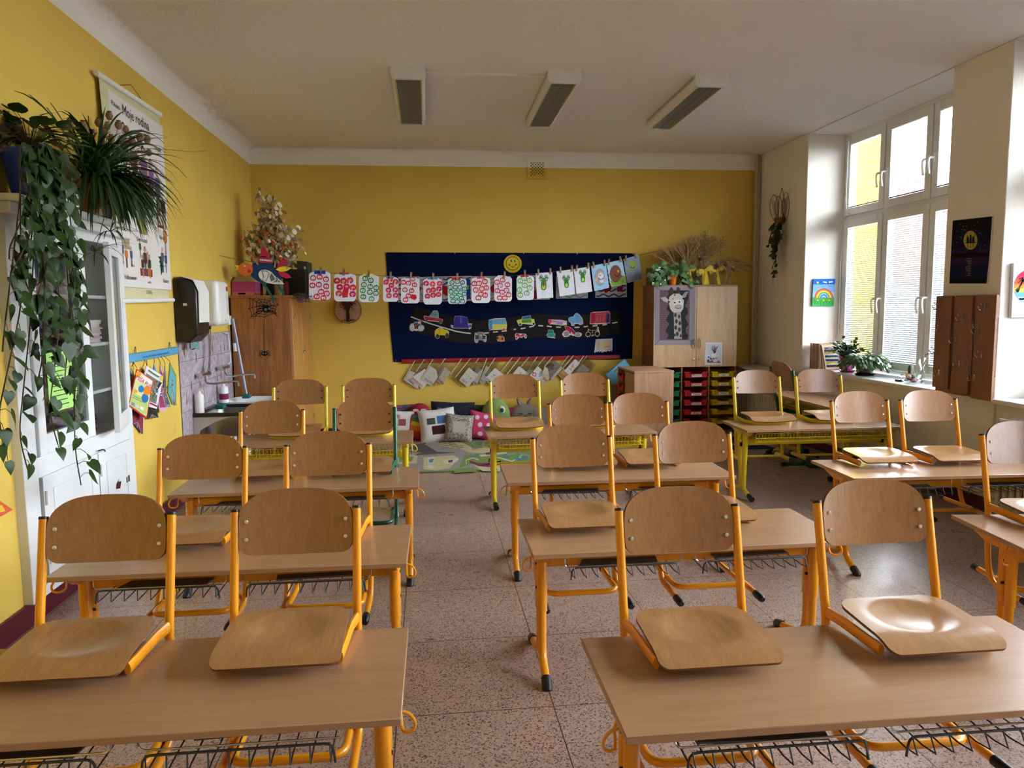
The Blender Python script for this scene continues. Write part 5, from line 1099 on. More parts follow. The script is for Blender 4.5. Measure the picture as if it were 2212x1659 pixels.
for (s, y, z) in (('Příbuzní', 4.96, 2.78), ('Dospělí', 5.68, 2.66), ('Děti', 5.3, 2.2), ('Den matek', 5.25, 1.98), ('Výročí', 5.68, 2.03), ('Velikonoce', 5.0, 1.72), ('Vánoce', 5.70, 1.72)): wtext(s, y, z, .042)
for (s, y, z) in (('strýc', 5.05, 2.68), ('teta', 5.2, 2.66), ('prarodiče', 5.35, 2.64), ('rodiče', 5.55, 2.60), ('matka', 5.6, 2.50), ('otec', 5.42, 2.52), ('dcera', 5.75, 2.48), ('bratr', 5.78, 2.40), ('novomanželé', 5.66, 1.83), ('koleda', 5.12, 1.80), ('vyprávění', 5.12, 1.72), ('nadílka', 5.4, 1.70), ('snídaně', 5.02, 2.05), ('oslava', 5.74, 1.90), ('dárek', 5.36, 1.92)): wtext(s, y, z, .024)
a.text('STIEFEL', .034, M_BLACK, (PX+.003, 5.42, 1.63), (0, 1, 0), (0, 0, 1)); yz(a, 4.93, 5.86, 1.655, 1.657, paint((120, 120, 120)), 2)
def figure(y, z, h, c1, c2, hair):
    sk = (206, 160, 134); w_ = h*.16
    for (yy0, yy1, zz0, zz1, c) in ((y-w_*.45, y-w_*.08, z, z+h*.45, c2), (y+w_*.08, y+w_*.45, z, z+h*.45, c2), (y-w_*.6, y+w_*.6, z+h*.42, z+h*.8, c1), (y-w_*1.0, y-w_*.62, z+h*.45, z+h*.78, c1), (y+w_*.62, y+w_*1.0, z+h*.45, z+h*.78, c1)): yz(a, yy0, yy1, zz0, zz1, paint(c), 3)
    for r_, c, dz, ly in ((h*.1, hair, .02, 3.5), (h*.08, sk, 0, 4)):
        x = PX+.0008*ly; a.add([(x, y+math.cos(k*PI/5)*r_*.8, z+h*(.9+dz*.6)+math.sin(k*PI/5)*r_) for k in range(10)], [tuple(range(10))], paint(c))
cols = [(90, 96, 110), (150, 60, 60), (120, 90, 130), (190, 120, 60), (60, 90, 120), (180, 150, 140), (90, 60, 50), (70, 100, 70)]
for k, (y, z, h) in enumerate(((5.13, 2.28, .42), (5.28, 2.25, .38), (5.45, 2.2, .42), (5.58, 2.2, .36), (5.70, 2.18, .34), (5.38, 2.2, .3), (5.2, 2.2, .24), (5.78, 2.1, .26), (5.8, 1.9, .24), (5.52, 2.2, .28), (5.06, 1.78, .14), (5.14, 1.79, .13), (5.0, 1.80, .15), (5.38, 1.74, .2), (5.46, 1.73, .16), (5.33, 1.73, .15), (5.43, 1.74, .17), (5.72, 1.78, .18), (5.79, 1.78, .16), (5.3, 1.86, .12), (5.05, 1.96, .08))): figure(y, z, h, rr.choice(cols), rr.choice(cols), rr.choice([(80, 50, 30), (60, 40, 30), (150, 130, 110), (190, 150, 70)]))
yz(a, 5.66, 5.84, 2.10, 2.30, paint((110, 50, 40)), 2); yz(a, 5.68, 5.82, 2.12, 2.28, paint((196, 180, 150)), 3); yz(a, 5.28, 5.5, 1.74, 1.79, paint((130, 60, 44)), 2.5); yz(a, 5.3, 5.44, 2.02, 2.12, paint((150, 150, 70)), 2.5); yz(a, 5.0, 5.12, 1.90, 2.0, paint((170, 150, 120)), 2.5)
x = PX+.002
for k in range(4): a.add([(x, 5.68, 1.84-.035*k+.02), (x, 5.74+.0, 1.9-.02*k), (x, 5.69+.012*k-.06, 1.80+.03*(3-k))], [(0, 1, 2)], paint((44, 84, 56)))
rel(a.build('chart_sheet'), t)
for (P0, P1) in (((207, 157), (346, 248)), ((257, 650), (373, 648))):
    b = MB(); p0 = at(*P0, x=-1.895); p1 = at(*P1, x=-1.895); b.tube([p0, p1], .017, M_WPL, n=12); rel(b.build('rod'), t)
b = MB(); h_ = at(283, 183, x=-1.925); b.tube([at(260, 184, x=-1.90), h_, at(305, 214, x=-1.90)], .0018, M_BLACK, n=4); rel(b.build('hanging_cord'), t)

# ================================================================== magazine rail
t = thing('magazine_rail', 'light blue wooden bar with writing and hooks, magazines hanging below it', 'wall rail', (-1.91, 5.48, 1.2))
b = MB(); b.box(-.02, .012, -.485, .485, -.028, .028, mat('sky_blue_paint', (88, 156, 196), .5)); b.build('bar', t, bevel=.006)
b = MB(); b.text('Je čas na čtení, pohádky a časopisy, vezmi si svůj', .026, paint((40, 80, 110)), (.0135, -.25+.25, -.004), (0, 1, 0), (0, 0, 1)); b.build('lettering', t)
for y in (-.36, .30): b = MB(); b.tube(arc([(.0, y, .03), (.002, y+.012, .07), (.0, y+.03, .07), (0, y+.03, .03)], .01), .0025, M_WIRE, n=5); b.build('hanger', t)
CM = (250, 740, 150/1185)
MAGS = [ # outline in crop, colours, distance from wall, label
 ([(265, 420), (320, 560), (250, 930), (180, 660)], (110, 140, 116), (180, 170, 170), .02, 'green magazine at the left end of the blue rail, half hidden'),
 ([(458, 430), (500, 520), (470, 700), (400, 560)], (170, 150, 90), (120, 100, 60), .015, 'small brownish magazine in the background behind the orange red cover'),
 ([(300, 1130), (470, 1250), (465, 1560), (275, 1350)], (70, 70, 120), (150, 50, 60), .03, 'dark violet magazine hanging lowest of all'),
 ([(530, 395), (820, 580), (700, 1130), (540, 1090), (480, 600)], (214, 214, 220), (90, 120, 110), .05, 'white framed magazine behind the orange red one'),
 ([(580, 1060), (700, 1120), (730, 1280), (560, 1300), (540, 1180)], (60, 76, 50), (40, 44, 40), .03, 'dark green magazine seen below the white framed one'),
 ([(655, 370), (700, 500), (720, 640), (630, 560)], (110, 150, 184), (90, 130, 170), .02, 'light blue leaflet at the middle of the rail'),
 ([(765, 380), (805, 480), (800, 800), (870, 1170), (750, 1180), (720, 960), (760, 700)], (206, 170, 180), (150, 60, 100), .03, 'pink magazine with fanned pages right of the white one'),
 ([(845, 380), (860, 860), (940, 1100), (870, 1100), (830, 860)], (140, 146, 160), (90, 90, 100), .035, 'narrow grey magazine seen edge on near the right end'),
 ([(930, 340), (1035, 560), (1035, 1075), (965, 1060), (890, 860), (905, 600)], (110, 150, 84), (100, 160, 170), .05, 'green and turquoise magazine at the right end of the rail'),
 ([(365, 450), (640, 640), (530, 1300), (220, 1080), (340, 560)], (196, 60, 40), (180, 200, 110), .08, 'front magazine with dark red border, titled in red on the blue rail')]
for i, (P, c1, c2, dx, lab) in enumerate(MAGS):
    a = Art((XL+.012+dx, 5.48, 0), (1, -.08, 0), CM, th=.006); root = thing('magazine', lab, 'magazine', a.pt(*P[0]), 0, 'magazines hanging on the blue rail')
    a.base(P, paint(c1)); cx = sum(p[0] for p in P)/len(P); cy_ = sum(p[1] for p in P)/len(P); S = lambda k, ox=0, oy=0: [(cx+(x-cx)*k+ox, cy_+(y-cy_)*k+oy) for x, y in P]
    if i == 9:
        a.shape(S(.93), paint((206, 208, 150)), 1); a.shape([(370, 480), (630, 655), (600, 800), (345, 600)], paint((222, 214, 210)), 1.5); a.shape([(290, 850), (550, 980), (520, 1240), (250, 1060)], paint((176, 196, 110)), 1.6)
        a.write('MÍŠA PUSÍK', 505, 690, 66, paint((196, 30, 50)), 3, .62); a.disc(385, 540, 48, paint((226, 150, 40)), 2.6, n=14)
        a.disc(435, 790, 46, paint((40, 120, 190)), 2.4, ry=60); a.disc(535, 820, 62, paint((214, 130, 40)), 2.4, ry=80); a.disc(500, 950, 60, paint((40, 110, 170)), 2.2, ry=80); a.disc(340, 830, 34, paint((206, 160, 50)), 2.4)
        for k in range(3): a.shape([(270+k*75, 1010+k*36), (325+k*75, 1036+k*36), (320+k*75, 1090+k*36), (265+k*75, 1062+k*36)], paint([(120, 130, 170), (200, 196, 190), (220, 220, 214)][k]), 2.6)
        a.line([(290, 900), (420, 965)], 7, paint((90, 90, 60)), 2.4); a.line([(285, 930), (460, 1020)], 7, paint((90, 90, 60)), 2.4)
    elif i == 3:
        a.shape([(520, 520), (790, 690), (745, 660), (690, 1050), (590, 1010)], paint((110, 120, 110)), 1); rr = rng(12)
        for k in range(26): a.disc(rr.uniform(610, 720), rr.uniform(640, 980), rr.uniform(10, 22), paint(rr.choice([(70, 110, 190), (60, 100, 60), (200, 180, 60), (170, 60, 60), (220, 214, 206), (120, 80, 60)])), 1.4, n=7)
        a.shape([(770, 560), (822, 585), (800, 660), (755, 640)], paint((214, 180, 60)), 2); a.shape([(590, 1020), (706, 1075), (700, 1100), (585, 1045)], paint((150, 30, 50)), 2); a.line([(560, 470), (640, 530), (740, 590)], 26, paint((90, 120, 70)), 1.8)
    else:
        a.shape(S(.82), paint(c2), 1); rr = rng(i+90)
        for k in range(10): a.disc(cx+rr.uniform(-30, 30), cy_+rr.uniform(-110, 110)*(.5 if i == 1 or i == 5 else 1), rr.uniform(8, 16), paint(tuple(min(255, int(v*rr.uniform(.6, 1.5))) for v in c1)), 1.5, n=6)
        if i in (6, 8, 4, 2):   # fanned pages
            for k in range(6): x0, y0 = P[-3][0], P[-3][1]; xb, yb_ = P[2][0]+(P[3][0]-P[2][0])*k/6, P[2][1]+(P[3][1]-P[2][1])*k/6; a.line([(cx, cy_+40), (xb, yb_)], 5, paint((200, 190, 190) if k % 2 else (90, 80, 84)), 2)
    rel(a.build('cover'), root)
    b = MB(); top = min(P, key=lambda p: p[1]); p0 = a.pt(*top); p1 = Vector((-1.905, p0.y, max(1.185, p0.z+.02))); b.tube([p1, (p0+p1)/2+Vector((.005, 0, 0)), p0+Vector((0, 0, .004))], .0018, M_BLACK, n=4); rel(b.build('hanging_string'), root)

# ================================================================== wash corner
TG = bpy.data.materials.new('marbled_tiles'); TG.use_nodes = True; n = TG.node_tree.nodes; L = TG.node_tree.links; bs = n['Principled BSDF']; bs.inputs['Roughness'].default_value = .2
tcn = n.new('ShaderNodeTexCoord'); mp = n.new('ShaderNodeMapping'); mp.inputs['Rotation'].default_value = (PI/2, 0, PI/2); L.new(tcn.outputs['Object'], mp.inputs[0])
nz = n.new('ShaderNodeTexNoise'); nz.inputs['Scale'].default_value = 9; nz.inputs['Detail'].default_value = 6; nz.inputs['Distortion'].default_value = 2; L.new(tcn.outputs['Object'], nz.inputs[0])
rp = n.new('ShaderNodeValToRGB'); rp.color_ramp.elements[0].position = .3; rp.color_ramp.elements[1].position = .75; rp.color_ramp.elements[0].color = (*s2l((150, 138, 148)), 1); rp.color_ramp.elements[1].color = (*s2l((204, 196, 206)), 1); L.new(nz.outputs[0], rp.inputs[0])
L.new(rp.outputs[0], bs.inputs['Base Color'])
t = thing('wall_tiles', 'lilac grey marbled wall tiles with small vegetable motifs behind the sinks', 'tiles', (-1.93, 6.04, .3))
M_GROUT = mat('grout', (116, 104, 108), .8)
b = MB(); b.box(0, .006, 0, 1.56, 0, 1.0, M_GROUT); b.build('grout_bed', t)
b = MB(); rr = rng(6)
for j in range(5):
    for i in range(-1, 6):
        y0 = i*.30+(.15 if j % 2 else 0)+.002; y1 = y0+.296; y0 = max(y0, 0); y1 = min(y1, 1.56)
        if y1-y0 < .03: continue
        b.box(.006, .010, y0, y1, j*.2+.002, j*.2+.198, TG)
b.build('tile_field', t, bevel=.001)
MOT = [(150, 40, 50), (90, 100, 50), (120, 70, 50), (70, 60, 60), (160, 60, 50)]
b = MB()
for k, (y, z) in enumerate(((.12, .86), (.42, .80), (.26, .58), (.62, .66), (.12, .48), (.90, .86), (1.02, .58), (1.3, .84), (.55, .40), (1.15, .62), (.36, .2), (.12, .1), (.8, .24), (.74, .06), (1.4, .5))):
    c = MOT[k % 5]; b.add([(.0106, y+.014*math.cos(q*PI/4), z+.03*math.sin(q*PI/4)) for q in range(8)], [tuple(range(8))], paint(c)); b.add([(.0108, y-.012, z+.03), (.0108, y+.014, z+.028), (.0108, y, z+.055)], [(0, 1, 2)], paint((70, 96, 56)))
b.build('vegetable_motifs', t)
# towel dispenser
t = thing('towel_dispenser', 'black and white paper towel dispenser on the yellow wall', 'dispenser', (-1.93, 6.0, 1.25)); M_BPL = mat('black_plastic', (26, 24, 24), .3)
b = MB(); b.prism([(0, 0, .02), (.10, 0, .0), (.17, 0, .07), (.175, 0, .40), (.14, 0, .475), (.06, 0, .505), (0, 0, .50)], (0, .31, 0), M_BPL); b.build('housing', t, bevel=.012)
b = MB(); P = [(.180, .16), (.186, .40), (.15, .49), (.062, .518), (.02, .515)]
b.sheet(lambda u, v: Vector((lambda q: (P[int(q)][0]*(1-q % 1)+P[min(4, int(q)+1)][0]*(q % 1), .02+.27*u, P[int(q)][1]*(1-q % 1)+P[min(4, int(q)+1)][1]*(q % 1)))(min(v*4, 3.999))), 2, 16, M_WPL, .004); b.build('front_cover', t)
b = MB(); b.sheet(lambda u, v: Vector((.08+.03*math.sin(u*9), .1+u*.14, .0-.05*v+.01*math.sin(u*13))), 8, 3, paint((120, 160, 150)), .001); b.build('paper_towel', t)
b = MB(); b.box(.07, .10, -.0015, .0, .29, .31, paint((200, 200, 196))); b.build('key_mark', t)
# water heater
t = thing('water_heater', 'white rounded electric water heater on the wall above the taps', 'heater', (-1.93, 6.60, 1.37))
b = MB(); b.box(0, .175, 0, .36, 0, .39, M_WPL); b.build('casing', t, bevel=.05, seg=5)
b = MB(); b.box(.1752, .1765, .25, .31, .10, .30, paint((206, 206, 204))); b.box(.1766, .1772, .25, .31, .30, .34, paint((190, 40, 44))); b.build('info_label', t)
b = MB(); b.lathe([(0, .006), (.012, .004), (.013, 0)], paint((150, 30, 40)), (.17, .2, .05), n=10, axis='x'); b.build('lamp', t)
for yy in (.06, .12):
    b = MB(); b.tube([(.06, yy, .02), (.06, yy, -.10), (.06, yy-.07*(yy > .1), -.30), (.065, yy-.10, -.40)], .008, M_STEEL, n=8); b.lathe([(.011, -.03), (.011, 0)], M_BPL, (.06, yy, 0), n=8); b.build('pipe', t)
def tap(label, y, z, tz):
    t = thing('wall_tap', label, 'tap', (-1.92, y, z))
    b = MB(); b.tube([(0, -.07, 0), (.05, -.07, 0)], .016, M_STEEL, n=10); b.tube([(0, .07, 0), (.05, .07, 0)], .016, M_STEEL, n=10); b.tube([(.05, -.10, 0), (.05, .10, 0)], .017, M_STEEL, n=10); b.build('body', t)
    for s in (-1, 1): b = MB(); b.tube([(.05, s*.10, 0), (.05, s*.125, 0)], .022, M_STEEL, n=8); b.tube([(.05, s*.11, .028), (.05, s*.11, -.028)], .006, M_STEEL, n=6); b.build('knob', t)
    b = MB(); b.tube(arc([(.05, 0, -.01), (.05, 0, -.07), (.10, .04, -.085), (.24, .13, -.075), (.285, .16, -.075), (.285, .16, -.12)], .03, 5), .009, M_STEEL, n=8); b.build('spout', t)
tap('chrome wall tap with long spout under the water heater', 6.50, .965, 0); tap('second chrome wall tap further back beside the wardrobe', 7.12, .975, 0)
b = MB(); b.tube([(-1.90, 7.30, 1.29), (-1.90, 7.44, 1.27), (-1.90, 7.47, 1.0), (-1.90, 7.25, .98)], .005, M_WPL, n=6); tag(b.build('hose'), 'thin grey hose along the edge of the tiles', 'hose')
# stainless sink
M_SST = mat('stainless_steel', (150, 150, 146), .28, metal=1); M_CER = mat('white_ceramic', (226, 228, 228), .15)
t = thing('steel_sink', 'stainless steel wall sink with black rim below the first tap', 'sink', (-1.92, 6.28, .30))
b = MB()
b.box(0, .50, 0, .03, .335, .365, M_BPL); b.box(0, .50, .57, .60, .335, .365, M_BPL); b.box(0, .05, .03, .57, .335, .365, M_BPL); b.box(.46, .50, .03, .57, .335, .365, M_BPL); b.build('rim', t, bevel=.008)
b = MB(); b.sheet(lambda u, v: Vector((.25+.215*math.copysign(abs(math.cos(u*2*PI))**.45, math.cos(u*2*PI))*(1-.25*v*v), .30+.275*math.copysign(abs(math.sin(u*2*PI))**.45, math.sin(u*2*PI))*(1-.2*v*v), .345-.19*v)), 40, 8, M_SST); b.poly([(.25+.16*math.copysign(abs(math.cos(k*PI/16))**.45, math.cos(k*PI/16)), .30+.22*math.copysign(abs(math.sin(k*PI/16))**.45, math.sin(k*PI/16)), .156) for k in range(32)], M_SST); b.build('basin', t)
b = MB(); b.prism([(0, .015, .33), (.30, .015, .33), (.18, .015, .29), (.05, .015, .22), (.02, .015, .10), (0, .015, .10)], (0, .012, 0), paint((196, 190, 178))); b.build('bracket', t, bevel=.004)
b = MB(); b.tube([(.25, .3, .156), (.25, .3, .05), (.1, .3, .0), (0.0, .3, .0)], .02, M_WPL, n=10); b.build('drain', t)
t = thing('washbasin', 'white ceramic washbasin under the second tap before the wardrobe', 'sink', (-1.92, 6.95, .4))
b = MB()
def wb(u, v):
    an = u*2*PI; c, s = math.cos(an), math.sin(an); r_ = [1, 1, .88, .8, .5, .05][min(5, int(v*5+.5))]; z = [.18, .26, .262, .24, .12, .10][min(5, int(v*5+.5))]
    return Vector((.27+.26*math.copysign(abs(c)**.6, c)*r_, .28+.27*math.copysign(abs(s)**.6, s)*r_, z))
b.sheet(wb, 36, 5, M_CER); b.sheet(lambda u, v: Vector((.27+.26*math.copysign(abs(math.cos(u*2*PI))**.6, math.cos(u*2*PI))*(1-.5*v), .28+.27*math.copysign(abs(math.sin(u*2*PI))**.6, math.sin(u*2*PI))*(1-.5*v), .18-.15*v)), 36, 3, M_CER); b.build('bowl', t)
b = MB(); b.tube([(.2, .28, .06), (.2, .28, -.35)], .03, M_WPL, n=10); b.build('drain', t)
def bottle(label, p, h, r, lab):
    t = thing('pump_bottle', label, 'bottle', p); b = MB(); b.lathe([(r, 0), (r, h*.72), (r*.85, h*.8), (.014, h*.84), (.014, h*.88)], M_WPL, n=18); b.build('bottle_body', t)
    b = MB(); b.lathe([(.016, h*.88), (.016, h*.93), (.005, h*.94), (.005, h)], M_WPL, n=10); b.tube([(0, 0, h), (.03, -.01, h-.004)], .005, M_WPL, n=6); b.build('pump', t)
    if lab: b = MB(); b.lathe([(r+.0006, h*.16), (r+.0006, h*.46)], paint(lab), n=18, caps=False); b.build('bottle_label', t)
bottle('plain white pump bottle on the corner of the steel sink rim', (-1.875, 6.33, .665), .19, .036, None)
bottle('white soap pump bottle with crimson label on the washbasin', (-1.86, 7.02, .662), .18, .04, (130, 40, 80))
for lab, p in (('teal sponge on the black sink rim', (-1.80, 6.50, .666)), ('teal sponge behind the soap bottle on the washbasin', (-1.76, 7.26, .664))):
    b = MB(); b.box(p[0], p[0]+.07, p[1], p[1]+.10, p[2], p[2]+.035, mat('teal_sponge', (30, 110, 104), .9, bump=.5, bscale=200)); tag(b.build('sponge', bevel=.008), lab, 'sponge')
b = MB(); b.prism([(-1.55, 7.30, .0), (-1.25, 7.32, .0), (-1.22, 7.2, .12), (-1.5, 7.18, .30), (-1.6, 7.22, .30)], (0, .22, 0), paint((150, 30, 50))); tag(b.build('red_bucket', bevel=.02), 'crimson plastic bucket on the floor under the washbasin', 'bucket')
# socket and mop pole
b = MB(); b.box(-1.93, -1.90, 7.50, 7.58, 1.36, 1.45, M_WPL); tag(b.build('wall_socket', bevel=.006), 'small white switch box on the wall beside the wardrobe', 'socket')
b = MB(); b.tube([(-1.885, 7.56, 1.42), (-1.70, 7.55, .02)], .014, mat('grey_pole', (150, 154, 170), .4, metal=.3), n=10); b.tube([(-1.875, 7.56, 1.18), (-1.87, 7.56, 1.10)], .02, M_WPL, n=10); tag(b.build('mop_pole'), 'grey mop pole leaning in the corner against the wardrobe', 'pole')

# ================================================================== wooden wardrobe
t = thing('wardrobe', 'two door varnished pine wardrobe in the back left corner', 'wardrobe', (-1.61, 8.18, 0))
M_PINE = wood('varnished_pine', (130, 78, 34), (168, 108, 54), (9, 9, .8), .35, coat=.3, fine=8, big=2.2, dist=1.0)
M_PINL = wood('light_pine', (164, 108, 54), (194, 138, 80), (9, 9, .8), .35, coat=.3, fine=8, big=2.2, dist=1.2)
x0, x1, y0, y1 = -.30, .285, -.57, .60
b = MB(); b.box(x0, x1-.02, y0, y0+.02, .04, 1.62, M_PINE); b.box(x0, x1-.02, y1-.02, y1, .04, 1.62, M_PINE); b.box(x0, x0+.02, y0+.02, y1-.02, .04, 1.62, M_PINE); b.box(x0+.02, x1-.02, y0+.02, y1-.02, .04, .07, M_PINE); b.build('carcass', t, bevel=.002)
b = MB(); b.box(x0-.01, x1+.01, y0-.012, y1+.01, 1.62, 1.645, M_PINE); b.build('top_board', t, bevel=.004)
b = MB(); b.box(x0+.01, x1-.03, y0+.01, y1-.01, 0, .04, M_DARK); b.build('plinth', t)
for ya, yb, hy in ((y0+.002, .012, -.02), (.016, y1-.002, .05)):
    b = MB(); b.box(x1-.02, x1, ya, yb, .05, 1.615, M_PINL); d = b.build('door', t, bevel=.002)
    b = MB(); b.lathe([(.010, 0), (.012, .012), (.008, .02), (0, .02)], M_STEEL, (x1, hy, 1.05 if hy < 0 else 1.06), n=10, axis='x'); b.build('knob', d)
    for z in (.25, 1.4): b = MB(); b.box(x1, x1+.006, ya+.004 if hy < 0 else yb-.02, ya+.02 if hy < 0 else yb-.004, z, z+.05, M_STEEL); b.build('hinge', d)
b = MB()
for (y, z, r_) in ((-.50, 1.42, .025), (-.42, 1.45, .03), (-.49, 1.18, .022), (-.38, 1.2, .018), (-.46, .98, .016), (-.2, 1.35, .02)):
    b.add([(x1+.0006, y+math.cos(k*PI/4)*r_*(.4 if k % 2 else 1), z+math.sin(k*PI/4)*r_*(.4 if k % 2 else 1)) for k in range(8)], [tuple(range(8))], paint((84, 70, 40)))
rel0 = b.build('insect_stickers', t)
CW = (350, 550, 400/1475); YP = 8.18-.57-.0005
a = Art((0, YP, 0), (0, -1, 0), CW); K = paint((26, 22, 20)); cx, cyy = 808, 405
spk = [(740, 305), (826, 310), (910, 330), (925, 400), (905, 470), (822, 500), (705, 500), (690, 430), (690, 345)]
for s in spk: a.line([(cx, cyy), s, (s[0]+(s[0]-cx)*.07, s[1]+(s[1]-cyy)*.07)], 4, K, 1)
for q in (.3, .5, .75, .95):
    for k in range(len(spk)):
        (x_, y_), (u_, v_) = spk[k], spk[(k+1) % len(spk)]; A = (cx+(x_-cx)*q, cyy+(y_-cyy)*q); B2 = (cx+(u_-cx)*q, cyy+(v_-cyy)*q); m_ = ((A[0]+B2[0])/2*.94+cx*.06, (A[1]+B2[1])/2*.94+cyy*.06); a.line([A, m_, B2], 4, K, 1)
a.shape([(800, 412), (828, 402), (850, 408), (868, 420), (862, 450), (840, 462), (812, 458), (800, 440)], K, 2); a.disc(826, 438, 11, paint((110, 116, 100)), 3); a.disc(855, 430, 10, paint((110, 116, 100)), 3)
for s in (-1, 1):
    for k in range(4): a.line([(830, 440), (830+s*(45+k*8), 405+k*22), (830+s*(75+k*4), 415+k*26)], 6, K, 2)
a.line([(812, 495), (812, 770)], 4, K, 1); a.disc(818, 788, 26, K, 2, ry=20); a.disc(806, 786, 7, paint((110, 116, 100)), 3); a.disc(828, 786, 7, paint((110, 116, 100)), 3)
for s in (-1, 1):
    for k in range(4): a.line([(818, 785), (818+s*(24+k*4), 765+k*14), (818+s*(42+k*3 if k < 3 else 20), 775+k*16)], 5, K, 2)
o = a.build('spider_web_decal'); rel(o, t)
# things on the wardrobe
ZW = 1.646
t = thing('storage_box', 'pink lidless cardboard box with orange base on the wardrobe end', 'box', (-1.83, 7.72, ZW))
b = MB(); b.box(-.09, .14, 0, .34, .035, .135, paint((190, 84, 140))); b.build('upper_case', t, bevel=.002)
b = MB(); b.box(-.09, .14, -.004, .34, 0, .035, paint((206, 130, 104))); b.box(-.03, .04, -.0055, -.004, .01, .027, M_BLACK); b.build('lower_case', t, bevel=.002)
b = MB(); b.prism([(-.09, 0, .136), (.14, 0, .136), (.12, .1, .185), (-.05, .1, .20)], (0, .22, 0), paint((186, 160, 120))); b.build('lid', t)
t = thing('cassette_player', 'large black box-shaped device behind the paper bird on the wardrobe', 'device', (-1.40, 8.1, ZW))
b = MB(); b.box(-.23, .17, -.18, .25, 0, .27, mat('matt_black', (20, 18, 20), .6)); b.build('casing', t, bevel=.006)
b = MB(); b.box(-.18, -.13, -.05, .1, .27, .34, M_BPL); b.build('upper_knob', t)
t = thing('magazine_file', 'black cardboard magazine file with a white label on the wardrobe', 'file box', (-1.27, 8.0, ZW))
b = MB(); b.prism([(-.055, 0, 0), (.055, 0, 0), (.055, 0, .35), (-.055, 0, .36)], (0, .28, 0), mat('black_board', (52, 46, 38), .7)); b.build('case', t, bevel=.003)
b = MB(); b.box(.012, .035, -.002, 0, .24, .30, paint((200, 190, 150))); b.build('file_label', t)
b = MB(); b.sheet(lambda u, v: Vector((-1.475+.05*math.cos(u*2*PI)*(1-.3*v)*(1.1-.1*math.sin(v*9)), 7.80+.035*math.sin(u*2*PI)*(1-.5*v), ZW+.17*v)), 14, 8, mat('straw_bag', (150, 132, 90), .8, var=.3, vscale=40)); tag(b.build('seed_bag'), 'small clear bag of pale seeds on the wardrobe', 'bag')
b = MB(); b.lathe([(.02, 0), (.024, .05), (.02, .11), (.01, .14)], paint((130, 50, 60)), (-1.40, 7.79, ZW), n=10); tag(b.build('reddish_bottle'), 'small reddish bottle beside the seed bag on the wardrobe', 'bottle')
t = thing('lavender_bunch', 'dry dusky lavender bunch lying over the wardrobe edge beside the first jar drawing', 'dried flowers', (-1.33, 7.70, ZW)); rr = rng(14); b = MB(); c = MB()
for k in range(46):
    e = Vector((.07+rr.uniform(.0, .14), -.10+rr.uniform(-.03, .03), -.03+rr.uniform(-.05, .04))); b.tube([(0, 0, .01), e*.5+Vector((0, 0, .02)), e], .0012, paint((110, 110, 76)), n=4)
    for q in range(5): p = e*(.7+.08*q); c.lathe([(0, .006), (.0055, 0), (0, -.006)], paint(rr.choice([(92, 84, 110), (78, 70, 84), (110, 100, 110)])), p+Vector((rr.uniform(-.008, .008), 0, rr.uniform(-.008, .008))), n=5)
b.build('stems', t); c.build('flowers', t)
b = MB(); rr = rng(15)
for k in range(9): b.tube([(-1.37+rr.uniform(-.01, .01), 7.93, ZW), (-1.375+rr.uniform(-.01, .01), 7.93, ZW+.15), (-1.38+rr.uniform(-.03, .03), 7.93, ZW+.34)], .002, paint((120, 104, 70)), n=4)
tag(b.build('twigs'), 'few thin dry twigs standing beside the black magazine file', 'twigs')
# honesty bouquet
t = thing('dried_bouquet', 'big dried bouquet of silvery honesty pods with orange lanterns on the wardrobe', 'dried flowers', (-1.60, 8.05, ZW))
b = MB(); b.lathe([(.04, 0), (.05, .06), (.035, .16), (.045, .20)], mat('dark_vase', (30, 26, 30), .3), n=16); b.build('vase', t)
M_HON = mat('honesty_pod', (222, 208, 176), .5, var=.15, vscale=30, trans=0); M_HON2 = mat('honesty_pod_tan', (178, 150, 110), .6, var=.2, vscale=30); M_LAN = mat('chinese_lantern', (176, 84, 36), .6, var=.25, vscale=30)
rr = rng(41); st = MB(); pd = MB(); ln = MB()
for k in range(96):
    a_ = rr.uniform(0, 2*PI); tall = rr.random() < .2; sp = rr.uniform(.05, .34) if not tall else rr.uniform(0, .14); H_ = rr.uniform(.48, .90) if not tall else rr.uniform(.9, 1.17); H_ *= (1-.5*sp)
    e = Vector((math.cos(a_)*sp, math.sin(a_)*sp*.7, H_)); e.x = max(e.x, -.29); m_ = Vector((e.x*.35, e.y*.35, H_*.5)); path = arc([Vector((0, 0, .1)), m_, e], .2, 4); st.tube(path, .0018, M_HON2, n=4)
    for q in range(26):
        u = rr.uniform(.42, 1.0); i0 = u*(len(path)-1); p = path[int(i0)].lerp(path[min(len(path)-1, int(i0)+1)], i0 % 1) + Vector((rr.gauss(0, .035), rr.gauss(0, .03), rr.gauss(0, .03))); p.x = max(p.x, -.31)
        r_ = rr.uniform(.020, .034); nrm = Vector((rr.uniform(-1, 1), rr.uniform(-1, .2), rr.uniform(-.6, .6))).normalized(); u_ = nrm.orthogonal().normalized(); v_ = nrm.cross(u_)
        pd.add([p+u_*math.cos(s*PI/4)*r_*.8+v_*math.sin(s*PI/4)*r_ for s in range(8)], [tuple(range(8))], M_HON if rr.random() < .6 else M_HON2)
for (px, py) in ((520, 512), (572, 505), (612, 535), (628, 528), (600, 548), (606, 560), (535, 545), (640, 530), (560, 520), (590, 525), (545, 560), (615, 560)):
    p = at(px, py, y=7.86)-Vector(t.location); st.tube([(0, 0, .15), p*.6+Vector((0, 0, .05)), p], .0015, M_HON2, n=4); ln.lathe([(0, .026), (.012, .018), (.02, 0), (.013, -.018), (0, -.03)], M_LAN, p, n=7); ln.build('lantern', t); ln = MB()
st.build('stems', t); pd.build('seed_pods', t)

